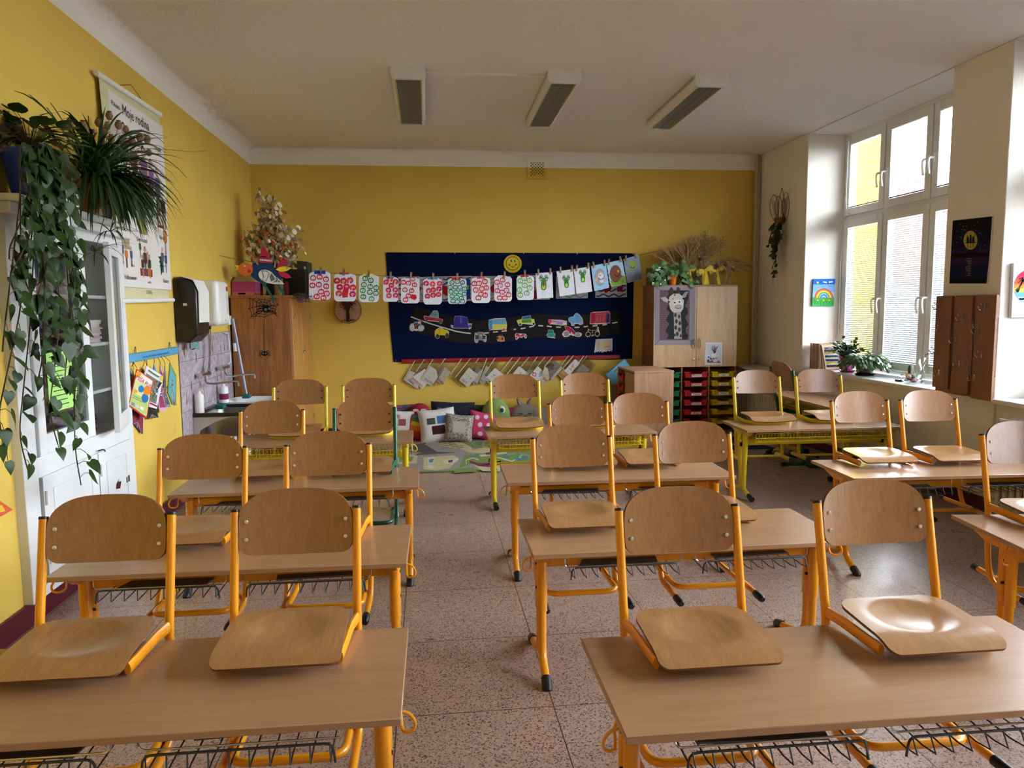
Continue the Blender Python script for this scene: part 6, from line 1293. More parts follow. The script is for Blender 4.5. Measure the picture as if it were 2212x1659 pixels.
# ================================================================== right back corner: storage units
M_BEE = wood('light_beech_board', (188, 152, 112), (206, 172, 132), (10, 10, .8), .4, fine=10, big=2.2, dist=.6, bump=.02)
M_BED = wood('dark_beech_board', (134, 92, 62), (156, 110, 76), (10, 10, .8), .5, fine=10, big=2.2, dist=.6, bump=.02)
FX0, FX1, FY = 2.600, 3.605, 8.35
t = thing('wall_cabinet', 'light beech two door cabinet top unit with a giraffe poster on its left door', 'cabinet', (3.10, 8.575, .80))
def lb(b, x0, x1, y0, y1, z0, z1, mt, o): b.box(x0-o[0], x1-o[0], y0-o[1], y1-o[1], z0-o[2], z1-o[2], mt)
o_ = (3.10, 8.575, .80)
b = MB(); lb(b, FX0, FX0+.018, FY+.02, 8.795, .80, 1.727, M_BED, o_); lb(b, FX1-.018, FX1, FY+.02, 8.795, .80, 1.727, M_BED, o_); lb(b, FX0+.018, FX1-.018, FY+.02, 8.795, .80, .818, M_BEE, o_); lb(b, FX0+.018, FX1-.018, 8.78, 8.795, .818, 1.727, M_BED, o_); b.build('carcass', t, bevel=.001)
b = MB(); lb(b, FX0-.003, FX1+.003, FY, 8.797, 1.727, 1.745, M_BED, o_); b.build('top_board', t, bevel=.001)
mid = 3.112
for xa, xb, hx in ((FX0+.001, mid-.002, mid-.03), (mid+.002, FX1-.001, mid+.04)):
    b = MB(); lb(b, xa, xb, FY, FY+.018, .795, 1.726, M_BEE, o_); d = b.build('door', t, bevel=.0015)
    b = MB(); p = [(hx-3.10, FY-8.575, z) for z in (.21, .225, .27, .31, .325)]; b.tube([(p[0][0], p[0][1]+.002, p[0][2]), (p[1][0], p[1][1]-.02, p[1][2]), (p[2][0], p[2][1]-.028, p[2][2]), (p[3][0], p[3][1]-.02, p[3][2]), (p[4][0], p[4][1]+.002, p[4][2])], [.004, .006, .007, .006, .004], M_STEEL, n=8); b.build('handle', d)
    b = MB(); b.lathe([(.010, 0), (.010, -.008), (0, -.009)][::-1], M_STEEL, (hx-3.10+(.0 if hx < mid else 0), FY-8.575, .085), n=12, axis='y')
    if hx > mid: b.box(hx-3.10-.003, hx-3.10+.003, FY-8.575-.03, FY-8.575-.008, .08, .092, M_STEEL)
    b.build('lock', d)
# giraffe poster
CG = (1410, 610, 100/553)
CG = (1280, 450, 400/1475)
a = Art((0, FY-.001, 0), (0, -1, 0), CG, th=.0008); c_ = lambda *c: paint(c)
a.base([(492, 617), (822, 617), (818, 1088), (492, 1090)], c_(150, 140, 150)); a.shape([(535, 650), (775, 652), (770, 1050), (532, 1052)], c_(112, 88, 98), 1)
for k in range(24): a.line([(538, 662+k*16), (600+12*math.sin(k*2.2), 663+k*16)], 3, c_(80, 60, 72), 1.4); a.line([(730+10*math.sin(k*1.7), 662+k*16), (770, 662+k*16)], 3, c_(80, 60, 72), 1.4)
a.shape([(598, 655)]+[(608-16*math.sin(k*2.1)-18*(k/12), 680+k*30) for k in range(13)]+[(770-20+14*math.sin(k*1.9)-0*k, 1045-k*30) for k in range(12)]+[(760, 655)], c_(44, 46, 50), 1.8)
for s in (((492, 617), (535, 650)), ((822, 617), (775, 652)), ((492, 1090), (532, 1052)), ((818, 1088), (770, 1050))): a.line(list(s), 4, c_(90, 82, 92), 1.2)
for k in range(3): a.line([(502+k*11, 640+k*8), (500+k*11, 850), (504+k*11, 1070-k*10)], 2.5, c_(120, 110, 122), 1.1); a.line([(786+k*11, 660-k*8), (790+k*11, 850), (784+k*11, 1060+k*6)], 2.5, c_(120, 110, 122), 1.1)
a.shape([(645, 790), (700, 790), (706, 900), (712, 1040), (650, 1040), (648, 900)], c_(160, 156, 152), 2.4)
rr = rng(4)
for (x, y, r_) in ((660, 850, 11), (690, 862, 10), (668, 900, 12), (695, 915, 11), (662, 950, 12), (692, 965, 12), (675, 1000, 12), (702, 1015, 9), (656, 1010, 8)): a.disc(x, y, r_, c_(70, 60, 58), 3, ry=r_*1.6, n=7)
a.shape([(612, 640), (628, 628), (642, 640), (648, 700), (620, 705)], c_(70, 62, 60), 2.6); a.shape([(668, 632), (684, 626), (698, 640), (700, 700), (672, 700)], c_(70, 62, 60), 2.6)
a.shape([(540, 712), (580, 705), (605, 728), (598, 752), (565, 740)], c_(176, 170, 168), 2.6); a.shape([(762, 660), (735, 668), (712, 700), (716, 722), (745, 705)], c_(150, 146, 146), 2.6)
a.shape([(605, 740), (612, 705), (645, 680), (690, 680), (722, 705), (728, 740), (722, 800), (705, 825), (640, 828), (618, 800)], c_(196, 192, 188), 3.2); a.disc(680, 760, 36, c_(214, 212, 208), 3.6); a.disc(608, 745, 9, c_(36, 34, 34), 4, ry=7); a.disc(724, 718, 9, c_(36, 34, 34), 4, ry=8)
a.disc(655, 752, 8, c_(50, 46, 46), 4.2, ry=6); a.disc(692, 746, 8, c_(50, 46, 46), 4.2, ry=6); a.line([(655, 792), (680, 800), (708, 794)], 5, c_(90, 84, 84), 4.2); a.disc(682, 780, 30, c_(170, 164, 160), 4, ry=16); a.disc(655, 690, 9, c_(130, 122, 118), 3.8); a.disc(640, 720, 6, c_(130, 122, 118), 3.8)
tag(a.build('giraffe_poster'), 'black and white poster of a giraffe looking out of a painted wooden frame', 'poster')
a = Art((0, FY-.001, 0), (0, -1, 0), CG, th=.0008); a.base([(903, 1070), (1034, 1070), (1030, 1245), (895, 1245)], c_(226, 228, 232)); a.shape([(912, 1080), (1026, 1080), (1023, 1236), (906, 1236)], c_(206, 214, 226), 1)
a.shape([(945, 1155), (985, 1155), (982, 1195), (950, 1195)], c_(230, 230, 234), 2)
for k, (x, y, c) in enumerate(((955, 1098, (90, 110, 150)), (968, 1090, (60, 60, 70)), (980, 1105, (190, 60, 90)), (995, 1098, (70, 60, 80)), (948, 1120, (110, 140, 180)))): a.line([(968+k*2, 1155), (x, y)], 5, c_(*c), 2.4)
for k in range(22): a.disc(915+rr.uniform(0, 105), 1185+rr.uniform(0, 42), rr.uniform(4, 9), c_(*rr.choice([(200, 70, 80), (220, 170, 70), (70, 100, 160), (210, 120, 150), (120, 120, 130), (230, 200, 190)])), 2.5, n=7)
a.line([(910, 1228), (1020, 1228)], 6, c_(180, 120, 80), 2.6)
tag(a.build('paint_jars_picture'), 'small picture of brushes in a cup and paint pots on the right cabinet door', 'picture')
# tray shelving under it
t = thing('tray_shelf_unit', 'open beech shelving full of green, red and yellow name trays under the door cabinet', 'shelf unit', (3.10, 8.575, 0)); o2 = (3.10, 8.575, 0)
cols_x = [2.60, 2.945, 3.275, 3.605]
b = MB()
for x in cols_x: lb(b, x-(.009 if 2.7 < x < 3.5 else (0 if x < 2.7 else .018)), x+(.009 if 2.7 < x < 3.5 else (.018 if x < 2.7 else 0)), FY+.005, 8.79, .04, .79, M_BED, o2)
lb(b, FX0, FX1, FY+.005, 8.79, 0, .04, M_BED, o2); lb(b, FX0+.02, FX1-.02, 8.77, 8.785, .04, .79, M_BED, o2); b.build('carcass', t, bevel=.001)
TRC = [('green', (14, 120, 70)), ('red', (190, 30, 40)), ('yellow', (214, 186, 20))]; NAMES = {1: ['Mariana', 'Barbora', 'Valérie', 'Karolína', 'Eliška', 'Anna'], 2: ['Jan', 'Laura', 'Marie', 'Vojta P.', '', '']}
zrows = [.672, .566, .455, .343, .232, .120]
ORD = ['topmost', 'second from top', 'third from top', 'fourth from top', 'fifth from top', 'lowest']
for ci in range(3):
    xa, xb = cols_x[ci]+.014, cols_x[ci+1]-.012; cn, cc = TRC[ci]; mt = mat('tray_'+cn, cc, .4); w_ = xb-xa
    for ri, z in enumerate(zrows):
        nm = NAMES.get(ci, ['']*6)[ri]; lab = '%s plastic tray, %s of its column%s' % (cn, ORD[ri], (', name card '+nm) if nm else '')
        t = thing('storage_tray', lab, 'tray', ((xa+xb)/2, FY-.02, z), 0, cn+' trays in the shelf unit'); hw_ = w_/2
        b = MB(); fr = [(-hw_, .068), (-hw_*.50, .068), (-hw_*.40, .045), (hw_*.42, .045), (hw_*.54, .068), (hw_, .068), (hw_, .056), (hw_*.88, .056), (hw_*.80, 0), (-hw_*.80, 0), (-hw_*.88, .056), (-hw_, .056)]
        b.prism([(x, 0, zz) for x, zz in fr], (0, .004, 0), mt); b.box(-hw_*.8, hw_*.8, .004, .38, 0, .004, mt); b.box(-hw_*.86, -hw_*.82, .004, .38, .0, .06, mt); b.box(hw_*.82, hw_*.86, .004, .38, .0, .06, mt); b.box(-hw_*.84, hw_*.84, .376, .38, 0, .06, mt)
        b.build('tray_shell', t)
        b = MB(); rimz = [(-hw_, .068), (-hw_*.50, .068), (-hw_*.40, .045), (hw_*.42, .045), (hw_*.54, .068), (hw_, .068)]; b.prism([(x, -.014, zz) for x, zz in rimz]+[(x, -.014, zz-.008) for x, zz in rimz[::-1]], (0, .014, 0), mt); b.build('rim', t)
        for s in (-1, 1): b = MB(); b.box(s*hw_*.62-.006, s*hw_*.62+.006, -.006, 0, .004, .055, mt); b.build('rib', t)
        if nm:
            b = MB(); b.box(-.055, .065, -.0075, -.0005, .008, .036, M_WPL); b.text(nm, .031, M_BLACK, (.002, -.0080, .022), (1, 0, 0), (0, 0, 1)); b.build('name_card', t)
        if ri < 6:
            rr = rng(ci*10+ri); b = MB()
            for q in range(6): y = .03+q*.035; x0 = -hw_*.7+rr.uniform(0, .04); x1 = hw_*.7-rr.uniform(0, .05); z0 = .05+rr.uniform(.0, .012); b.add([(x0, y, z0-.02), (x1, y+.01, z0-.02+rr.uniform(-.01, .01)), (x1-.02, y+.10, z0+rr.uniform(.0, .026)), (x0+.01, y+.10, z0+rr.uniform(.0, .026))], [(0, 1, 2, 3)], paint(rr.choice([(200, 204, 210), (160, 170, 180), (190, 180, 170), (90, 100, 96), (210, 210, 214), (150, 60, 80)])))
            tag(b.build('loose_papers'), 'loose sheets and bags in the %s tray, %s' % (cn, ORD[ri]), 'papers', 'papers in the trays')
# low cabinet in front, its open side to the left
t = thing('low_tray_cabinet', 'low beech cabinet side-on, red trays open to its left', 'cabinet', (2.385, 7.97, 0)); o3 = (2.385, 7.97, 0)
M_BEF = wood('pinkish_beech', (170, 126, 96), (188, 146, 114), (10, 10, .8), .45, fine=10, big=2.2, dist=.6, bump=.02)
X_0, X_1, Y_0, Y_1 = 2.175, 2.605, 7.64, 8.33
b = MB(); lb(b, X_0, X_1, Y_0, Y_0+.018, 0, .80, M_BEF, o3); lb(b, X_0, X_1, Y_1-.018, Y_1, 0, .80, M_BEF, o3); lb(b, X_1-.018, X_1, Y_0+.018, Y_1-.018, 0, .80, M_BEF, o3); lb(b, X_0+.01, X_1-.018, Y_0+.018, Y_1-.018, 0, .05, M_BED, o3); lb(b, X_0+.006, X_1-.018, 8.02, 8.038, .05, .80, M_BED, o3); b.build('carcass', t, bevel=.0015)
b = MB(); lb(b, X_0-.004, X_1+.004, Y_0-.004, Y_1+.004, .80, .82, M_BEF, o3); b.build('top_board', t, bevel=.002)
b = MB(); lb(b, X_0, X_0+.016, Y_0+.02, 8.02, .06, .79, M_BEF, o3); b.build('door', t, bevel=.001)
for k in range(6):
    z = .68-k*.115; t = thing('storage_tray', 'red tray in the low cabinet open side, %s of its column' % ORD[k], 'tray', (X_0-.012, 8.175, z), 0, 'red trays in the low cabinet'); mt = mat('tray_red', (190, 30, 40), .4)
    b = MB(); b.prism([(0, y, zz) for y, zz in ((-.13, .068), (-.06, .068), (-.05, .045), (.05, .045), (.06, .068), (.13, .068), (.13, .056), (.105, 0), (-.105, 0), (-.13, .056))], (.004, 0, 0), mt); b.box(.004, .36, -.105, .105, 0, .004, mt); b.box(.004, .36, -.11, -.105, 0, .058, mt); b.box(.004, .36, .105, .11, 0, .058, mt); b.build('tray_shell', t)
    b = MB(); b.prism([(-.02, -.05, .05), (.0, -.05, .05), (.0, .05, .05), (-.02, .05, .05)], (0, 0, -.012), mt); b.build('grip', t)
# blue folder behind
t = thing('blue_folder', 'light blue plastic folder case leaning behind the low cabinet', 'folder', (2.36, 8.55, .60))
q = MB(); q.box(2.12, 2.52, 8.40, 8.78, 0, .60, paint((150, 120, 86))); tag(q.build('cardboard_box', bevel=.004), 'brown cardboard box hidden behind the low cabinet, under the blue folder', 'box')
b = MB(); b.M = Matrix.Rotation(math.radians(-38), 4, 'Y'); b.box(-.16, .14, -.02, .02, .06, .26, mat('light_blue_plastic', (104, 166, 196), .4)); b.build('case', t, bevel=.01)
b = MB(); b.M = Matrix.Rotation(math.radians(-38), 4, 'Y'); b.box(-.05, .05, -.025, -.02, .21, .225, paint((120, 110, 60))); b.build('handle', t)
# ---- plants, tank and sheaves on the tall cabinet
ZT = 1.746
M_TG = thin_glass('tank_glass', (.72, .80, .74), .03, .12)
t = thing('glass_tank', 'dusty greenish glass tank behind the potted plant on the cabinet', 'tank', (2.80, 8.58, ZT))
b = MB()
for q in ((-.19, .19, -.12, -.117), (-.19, .19, .117, .12), (-.19, -.187, -.117, .117), (.187, .19, -.117, .117)): b.box(*q, .004, .21, M_TG)
b.box(-.19, .19, -.12, .12, 0, .004, M_TG); b.build('panes', t)
M_PEP = mat('peperomia_leaf', (100, 136, 88), .35, var=.3, vscale=16)
t = thing('potted_plant', 'round leaved green plant in an orange pot at the left end of the cabinet top', 'plant', (2.845, 8.42, ZT))
b = MB(); b.lathe([(.038, 0), (.055, .115), (.058, .12), (.052, .12), (.045, .09)], mat('orange_ceramic', (220, 120, 30), .3, coat=.4), n=20); b.build('pot', t)
rr = rng(61); st = MB(); lf = MB()
for k in range(70):
    an = rr.uniform(0, 2*PI); sp = rr.uniform(.06, .26); e = Vector((math.cos(an)*sp*1.1, math.sin(an)*sp*.35-.03, rr.uniform(.0, .34)*(1-.4*sp/.26)-.0)); 
    if e.z < .08 and abs(e.x) < .06: e.z += .12
    st.tube([(0, 0, .1), (e.x*.4, e.y*.5, .16+e.z*.3), e], .0016, M_PEP, n=4); d = Vector((math.cos(an), -.3, rr.uniform(-.8, .3)))
    heart(lf, e, d, Vector((0, -1, .6)), rr.uniform(.045, .075), M_PEP, .08, .12)
st.build('stems', t); lf.build('leaves', t)
M_STR = [mat('straw_a', (172, 138, 90), .8, var=.2, vscale=50), mat('straw_b', (146, 112, 72), .8, var=.2, vscale=50), mat('straw_c', (198, 166, 118), .8, var=.2, vscale=50)]
M_BOW = mat('yellow_satin', (226, 198, 24), .45, var=.1, vscale=12)
def sheaf(label, x, y, n, hgt, spread, kind, seed, lean=0, bow=(0, 1), mt=0):
    t = thing('dried_sheaf', label, 'dried flowers', (x, y, ZT)); rr = rng(seed); st = MB(); er = MB()
    for k in range(n):
        an = rr.uniform(0, 2*PI); q = rr.uniform(0, 1)**.5; b0 = Vector((math.cos(an)*.03*q, math.sin(an)*.03*q, 0)); e = Vector((math.cos(an)*spread*q+lean*rr.uniform(.3, 1), math.sin(an)*spread*.45*q, hgt*rr.uniform(.75, 1.0)*(1-.18*q)))
        nk = Vector((b0.x*.4, b0.y*.4, .17)); path = arc([b0, nk, Vector((e.x*.55, e.y*.5, e.z*.8)), e+Vector((e.x*.12, 0, -.02 if kind != 'droop' else -.10))], .12, 3); st.tube(path, .0021, M_STR[(k+mt) % 3], n=3, caps=False)
        p = path[-1]; d = (path[-1]-path[-3]).normalized()
        if kind == 'oat':
            for s in range(11):
                o = Vector((rr.gauss(0, .022), rr.gauss(0, .018), rr.uniform(-.10, .02))); dd = Vector((rr.uniform(-.5, .5), rr.uniform(-.5, .3), -1)).normalized()*rr.uniform(.012, .018); r_ = .0045; er.tube([p+o, p+o+dd*.5, p+o+dd], [.0008, r_, .0006], M_STR[rr.randint(0, 2)], n=4, caps=False)
        else:
            L_ = rr.uniform(.06, .09); er.tube([p, p+d*L_*.3, p+d*L_*.8+Vector((0, 0, -.01)), p+d*L_+Vector((0, 0, -.015))], [.002, .0065, .0055, .0015], M_STR[(k+mt) % 3], n=5, caps=False)
            for s in range(4): er.tube([p+d*L_*rr.uniform(.3, .9), p+d*(L_+rr.uniform(.03, .06))+Vector((rr.gauss(0, .01), rr.gauss(0, .01), 0))], .0005, M_STR[2], n=3, caps=False)
    st.build('stalks', t); er.build('ears', t)
    b = MB(); bx, bs = bow; z = .17
    def loop(sx, w_, h_, rot):
        c, s = math.cos(rot), math.sin(rot); P = []
        for k in range(13): a_ = PI*2*k/12; u = (1-math.cos(a_))*.5*w_; v = math.sin(a_)*h_*.5*(.4+.6*u/w_); P.append((sx*(u*c-v*s)+bx, u*s+v*c))
        b.prism([(p[0], -.035, z+p[1]) for p in P], (0, -.018, 0), M_BOW)
    loop(-1, .085*bs, .075*bs, -.25); loop(1, .085*bs, .07*bs, .35)
    b.lathe([(0, .014), (.014, 0), (0, -.014)], M_BOW, (bx, -.05, z), n=10)
    b.sheet(lambda u, v: Vector((bx-.008+.04*(u-.3)*(1+v*1.2)*bs, -.045+.006*math.sin(u*7+v*3), z-.15*bs*v)), 8, 6, M_BOW, .0015); b.build('ribbon_bow', t)
    b = MB(); b.lathe([(.035, .17), (.037, .165)], M_BOW, n=14, caps=False); b.build('ribbon_band', t)
sheaf('thin wheat sheaf behind the green potted plant', 2.93, 8.58, 110, .47, .17, 'wheat', 1, bow=(.0, .8))
sheaf('wheat sheaf with yellow bow, second along the cabinet top', 3.05, 8.50, 120, .52, .15, 'wheat', 2, .04, mt=1)
sheaf('tallest oat sheaf with a hanging yellow bow in the middle of the cabinet top', 3.24, 8.50, 170, .68, .23, 'oat', 3, .0, (.0, 1.25), 0)
sheaf('drooping rye sheaf with yellow bow at the right end of the cabinet top', 3.42, 8.52, 110, .44, .20, 'droop', 4, .14, (-.03, 1.1), 1)
t = thing('black_lantern', 'dark metal lantern like ornament between the sheaves on the cabinet', 'ornament', (3.14, 8.40, ZT))
b = MB(); b.lathe([(.055, 0), (.055, .006), (.03, .01)], M_BLK, n=12); 
for k in range(6): a_ = k*PI/3; b.tube([(math.cos(a_)*.05, math.sin(a_)*.05, .005), (math.cos(a_)*.05, math.sin(a_)*.05, .08), (0, 0, .13)], .0035, M_BLK, n=5)
b.tube([(0, 0, .12), (.0, 0, .20), (.02, 0, .27)], .004, M_BLK, n=5); b.build('frame', t); b = MB(); b.lathe([(0, .03), (.02, .015), (.02, -.01), (0, -.02)], M_BLK, (.02, 0, .29), n=10); b.build('figure', t)
for i, (x, lab) in enumerate(((3.0, 'small dark jar beside the orange pot on the cabinet'), (3.36, 'raffia bundle doll standing right of the hanging bow'), (3.53, 'thin raffia doll at the cabinet right edge'))):
    b = MB()
    if i == 0: b.lathe([(.03, 0), (.035, .04), (.026, .075), (.028, .08)], mat('brown_glass', (60, 26, 22), .15, coat=.5), (x, 8.42, ZT), n=14)
    else:
        rr = rng(i)
        for k in range(30): b.tube([(x+rr.gauss(0, .018), 8.44, ZT), (x+rr.gauss(0, .010), 8.44+rr.gauss(0, .008), ZT+.10+.06*(i == 2)), (x+rr.gauss(0, .012), 8.44, ZT+.15+.12*(i == 2))], (.0032), M_STR[k % 3], n=6)
    tag(b.build(['glass_jar', 'raffia_doll', 'raffia_doll'][i]), lab, ['jar', 'ornament', 'ornament'][i])

# ================================================================== radiators, pipes
M_RAD = mat('cream_radiator_enamel', (206, 200, 180), .4)
def radiator(label, x, y0, y1, z0, z1, pitch=.06):
    t = thing('radiator', label, 'radiator', (x, (y0+y1)/2, z0)); n = int((y1-y0)/pitch)
    b = MB(); H_ = z1-z0
    for k in range(n):
        y = -(y1-y0)/2+pitch*(k+.5); b.box(-.06, .06, y-.012, y+.012, .03, H_-.03, M_RAD)
        for zz in (.03, H_-.03): b.tube([(-.045, y-.027, zz), (-.045, y+.027, zz)], .022, M_RAD, n=8); b.tube([(.045, y-.027, zz), (.045, y+.027, zz)], .022, M_RAD, n=8)
        b.tube([(-.055, y, .02), (-.055, y, H_-.02)], .018, M_RAD, n=8)
    b.build('ribs', t)
    b = MB(); b.tube([(0, -(y1-y0)/2-.07, H_-.05), (0, -(y1-y0)/2, H_-.05)], .012, M_RAD, n=8); b.build('inlet_pipe', t)
    b = MB(); b.tube([(-.01, -(y1-y0)/2-.06, H_-.05), (-.07, -(y1-y0)/2-.06, H_-.05)], [.018, .022], M_WPL, n=12); b.build('valve', t)
    return t
radiator('cream ribbed radiator in the back right corner behind the lemon framed desk', 3.90, 7.72, 8.62, .12, .74)
radiator('cream ribbed radiator at the right photo edge under the second window', 3.90, 2.9, 4.60, .12, .74)
b = MB(); b.box(3.62, 3.995, 8.63, 8.79, .10, .74, M_RAD)
for k in range(15): b.tube([(3.635+k*.0245, 8.628, .12), (3.635+k*.0245, 8.628, .70)], .008, M_RAD, n=6)
tag(b.build('panel_radiator', bevel=.006), 'beige corrugated panel heater against the back wall right of the tray shelves', 'radiator')
b = MB(); b.box(3.70, 4.025, 7.70, 8.78, .755, .785, M_RAD); tag(b.build('radiator_shelf', bevel=.006), 'cream shelf board lying over the corner radiator', 'shelf')
for x, lab, z1_ in ((4.005, 'left one of the two cream heating pipes rising in the back right corner', 3.29), (3.955, 'right front one of the two cream heating pipes in the corner', 3.29)):
    b = MB(); b.tube([(x, 8.74 if x > 4 else 8.70, .8), (x, 8.74 if x > 4 else 8.70, z1_)], .019, mat('cream_pipe', (196, 182, 150), .5), n=10); tag(b.build('heating_pipe'), lab, 'pipe')
for k, (x, z, lab) in enumerate(((3.99, .24, 'upper cream pipe running along the window wall near the floor'), (3.96, .15, 'lower cream pipe running along the window wall near the floor'))):
    b = MB(); b.tube([(x, 2.6, z), (x, 7.7, z)], .032, mat('cream_pipe', (196, 182, 150), .5), n=12); tag(b.build('floor_pipe'), lab, 'pipe')

# ================================================================== window side wall
# rainbow canvas on the reveal
CR_ = (1640, 380, 180/933)
a = Art((0, 7.63-.022, 0), (0, -1, 0), CR_, th=.020); a.base([(608, 1152), (852, 1152), (836, 1456), (594, 1456)], paint((70, 120, 190)))
a.shape([(608, 1152), (852, 1152), (848, 1215), (604, 1215)], c_(30, 100, 190), 1); a.shape([(604, 1215), (848, 1215), (842, 1300), (600, 1300)], c_(120, 166, 206), 1); a.shape([(600, 1300), (842, 1300), (840, 1360), (597, 1360)], c_(150, 186, 212), 1); a.shape([(597, 1360), (840, 1360), (836, 1456), (594, 1456)], c_(60, 170, 80), 1)
for k, c in enumerate(((206, 70, 50), (226, 140, 50), (226, 210, 70), (90, 160, 70), (130, 190, 210), (110, 90, 180))): a.ring(724, 1365, 92-k*13, 104-k*13, c_(*c), 2+.1*k, 20, a0=PI, a1=2*PI)
a.disc(656, 1195, 13, c_(190, 190, 60), 2)
for (x, y) in ((728, 1188), (790, 1188), (812, 1186), (745, 1192)): a.disc(x, y, 14, c_(226, 230, 236), 2, ry=8)
for k in range(14): a.disc(690+(k*37) % 130, 1215+(k*23) % 70, 4, c_(60, 90, 160), 2.2, n=5)
for k in range(7): x = 625+k*32; a.line([(x, 1400), (x, 1440)], 5, c_(30, 120, 50), 2); a.disc(x, 1392, 9, c_(*((200, 50, 50), (220, 190, 60))[k % 2]), 2.5, n=6)
tag(a.build('rainbow_canvas'), 'small canvas painting of a rainbow over flowers on the window reveal', 'painting')
# night painting on the pier
CN_ = (2000, 440, 212/765)
a = Art((XR-.012, 0, 0), (-1, 0, 0), CN_, th=.011); OUT = [(210, 132), (519, 97), (500, 430), (478, 624), (182, 624), (196, 380)]
a.base(OUT, paint((214, 208, 200))); a.shape([(210, 132), (516, 99), (494, 420), (472, 622), (183, 622), (196, 380)], c_(12, 12, 16), 1)
a.shape([(206, 185), (400, 190), (480, 230), (492, 330), (488, 372), (200, 380)], c_(18, 20, 52), 1.4); a.shape([(200, 350), (300, 372), (490, 355), (488, 392), (198, 395)], c_(50, 30, 72), 1.6)
a.shape([(196, 425), (490, 412), (484, 470), (194, 475)], c_(44, 26, 70), 1.8); a.shape([(194, 450), (486, 455), (474, 580), (186, 590)], c_(18, 24, 64), 1.7)
a.shape([(200, 395), (230, 380), (260, 388), (300, 388), (345, 370), (390, 378), (430, 384), (460, 376), (487, 380), (486, 412), (198, 425)], c_(10, 10, 12), 2.2)
a.disc(348, 285, 54, c_(176, 160, 70), 2.4, ry=74, n=24)
for (x, h_) in ((328, 50), (349, 64), (369, 52)): a.shape([(x-9, 306), (x-8, 306-h_*.6), (x-5, 306-h_), (x+5, 306-h_), (x+8, 306-h_*.6), (x+9, 306)], c_(14, 14, 14), 3); a.line([(x, 306), (x-2, 335), (x+4, 343)], 3.5, c_(14, 14, 14), 3)
a.line([(306, 306), (392, 304)], 5, c_(14, 14, 14), 3.2); a.line([(318, 222), (317, 306)], 2.5, c_(14, 14, 14), 3.2); a.line([(381, 225), (381, 305)], 2.5, c_(14, 14, 14), 3.2)
rr = rng(19)
for k in range(22): a.disc(rr.uniform(215, 480), rr.uniform(145, 360), 2.6, c_(210, 210, 206), 2.3, n=5)
for k in range(11): a.line([(345-22+rr.uniform(-16, 10), 428+k*13), (345+rr.uniform(0, 22)*(1-k/14), 428+k*13)], 3.5, c_(150, 130, 120), 2.6)
for k in range(24): x = 190+k*11.5; a.line([(x, 612), (x+2, 580+rr.uniform(-12, 14))], 3, c_(8, 8, 10), 2.4)
tag(a.build('night_painting'), 'dark painting of cats on a swing before the full moon above the coat rack', 'painting')
# sunset canvas on the next reveal
a = Art((0, 4.86-.03, 0), (0, -1, 0), CN_, th=.028); a.base([(686, 462), (960, 462), (955, 886), (668, 886)], paint((216, 220, 226)))
for k, (c, q0, q1) in enumerate((((206, 50, 90), 0, .25), ((222, 90, 70), .25, .42), ((230, 150, 60), .42, .55), ((232, 196, 90), .55, .66), ((110, 180, 206), .66, .80), ((170, 200, 214), .80, 1.0))):
    P = []; y0, y1 = 515+265*q0, 515+265*q1
    for s in (0, 1):
        for j in range(7): y = (y0+(y1-y0)*j/6) if s == 0 else (y1-(y1-y0)*j/6); w_ = 125*math.sqrt(max(0, 1-((y-648)/134)**2)); P.append((812+(-w_ if s == 0 else w_), y))
    a.shape(P, c_(*c), 1+.1*k)
a.line([(718, 690), (735, 640), (755, 600)], 8, c_(30, 40, 44), 3)
for k in range(7): an = k*.9-2.6; a.line([(757, 598), (757+math.cos(an)*22, 598+math.sin(an)*20-4), (757+math.cos(an)*38, 598+math.sin(an)*34+8)], 7, c_(26, 34, 38), 3)
for k in range(5): a.line([(712, 690), (700+k*8, 655-abs(k-2)*-6)], 5, c_(40, 70, 60), 3); a.disc(738+k*7, 742+3*math.sin(k), 12, c_(50, 70, 80), 2.9, ry=6)
tag(a.build('sunset_canvas'), 'white canvas with a round palm tree sunset on the second window reveal', 'painting')
# coat rack
t = thing('coat_rack', 'beech board coat rack with metal double hooks on the pier between windows', 'coat rack', (3.99, 5.12, .8)); M_RK = wood('rack_beech', (128, 84, 62), (146, 100, 76), (10, 10, .8), .45, fine=10, big=2.2, dist=.6, bump=.02)
RX = 3.955-3.99
for z in (.02, .60): b = MB(); b.box(RX+.018, .038, -.265, .285, z, z+.16, M_RK); b.build('backing_board', t, bevel=.002)
b_y = [(.125, .30), (-.09, .09), (-.32, -.125)]
ZB = (.06, .02, -.0)
boards = []
for k, (ya, yb) in enumerate(b_y):
    b = MB(); b.box(RX, RX+.018, ya, yb, .055-.02*k, .765, M_RK); boards.append(b.build('board', t, bevel=.002))
HK = [(98, 795), (285, 890), (462, 803), (125, 973), (404, 985), (232, 1066), (75, 1140), (438, 1175), (262, 1248), (103, 1318), (378, 1355)]
for (x, y) in HK:
    p = ray(2000+x*CN_[2], 440+y*CN_[2]); p = CAM+p*((3.955-0)/p.x); q = p-Vector(t.location)
    k = 0 if q.y > .1 else (1 if q.y > -.11 else 2); q.y = min(b_y[k][1]-.02, max(b_y[k][0]+.03, q.y)); q.x = RX
    b = MB(); b.box(q.x-.003, q.x, q.y-.008, q.y+.008, q.z-.022, q.z+.022, M_STEEL)
    b.tube(arc([(q.x-.002, q.y, q.z-.01), (q.x-.03, q.y, q.z-.03), (q.x-.05, q.y, q.z-.012), (q.x-.055, q.y, q.z+.004)], .015, 4), .0035, M_STEEL, n=6); b.tube(arc([(q.x-.002, q.y, q.z+.01), (q.x-.03, q.y, q.z+.012), (q.x-.038, q.y, q.z+.028)], .015, 4), .0032, M_STEEL, n=6)
    h = b.build('hook', boards[k])
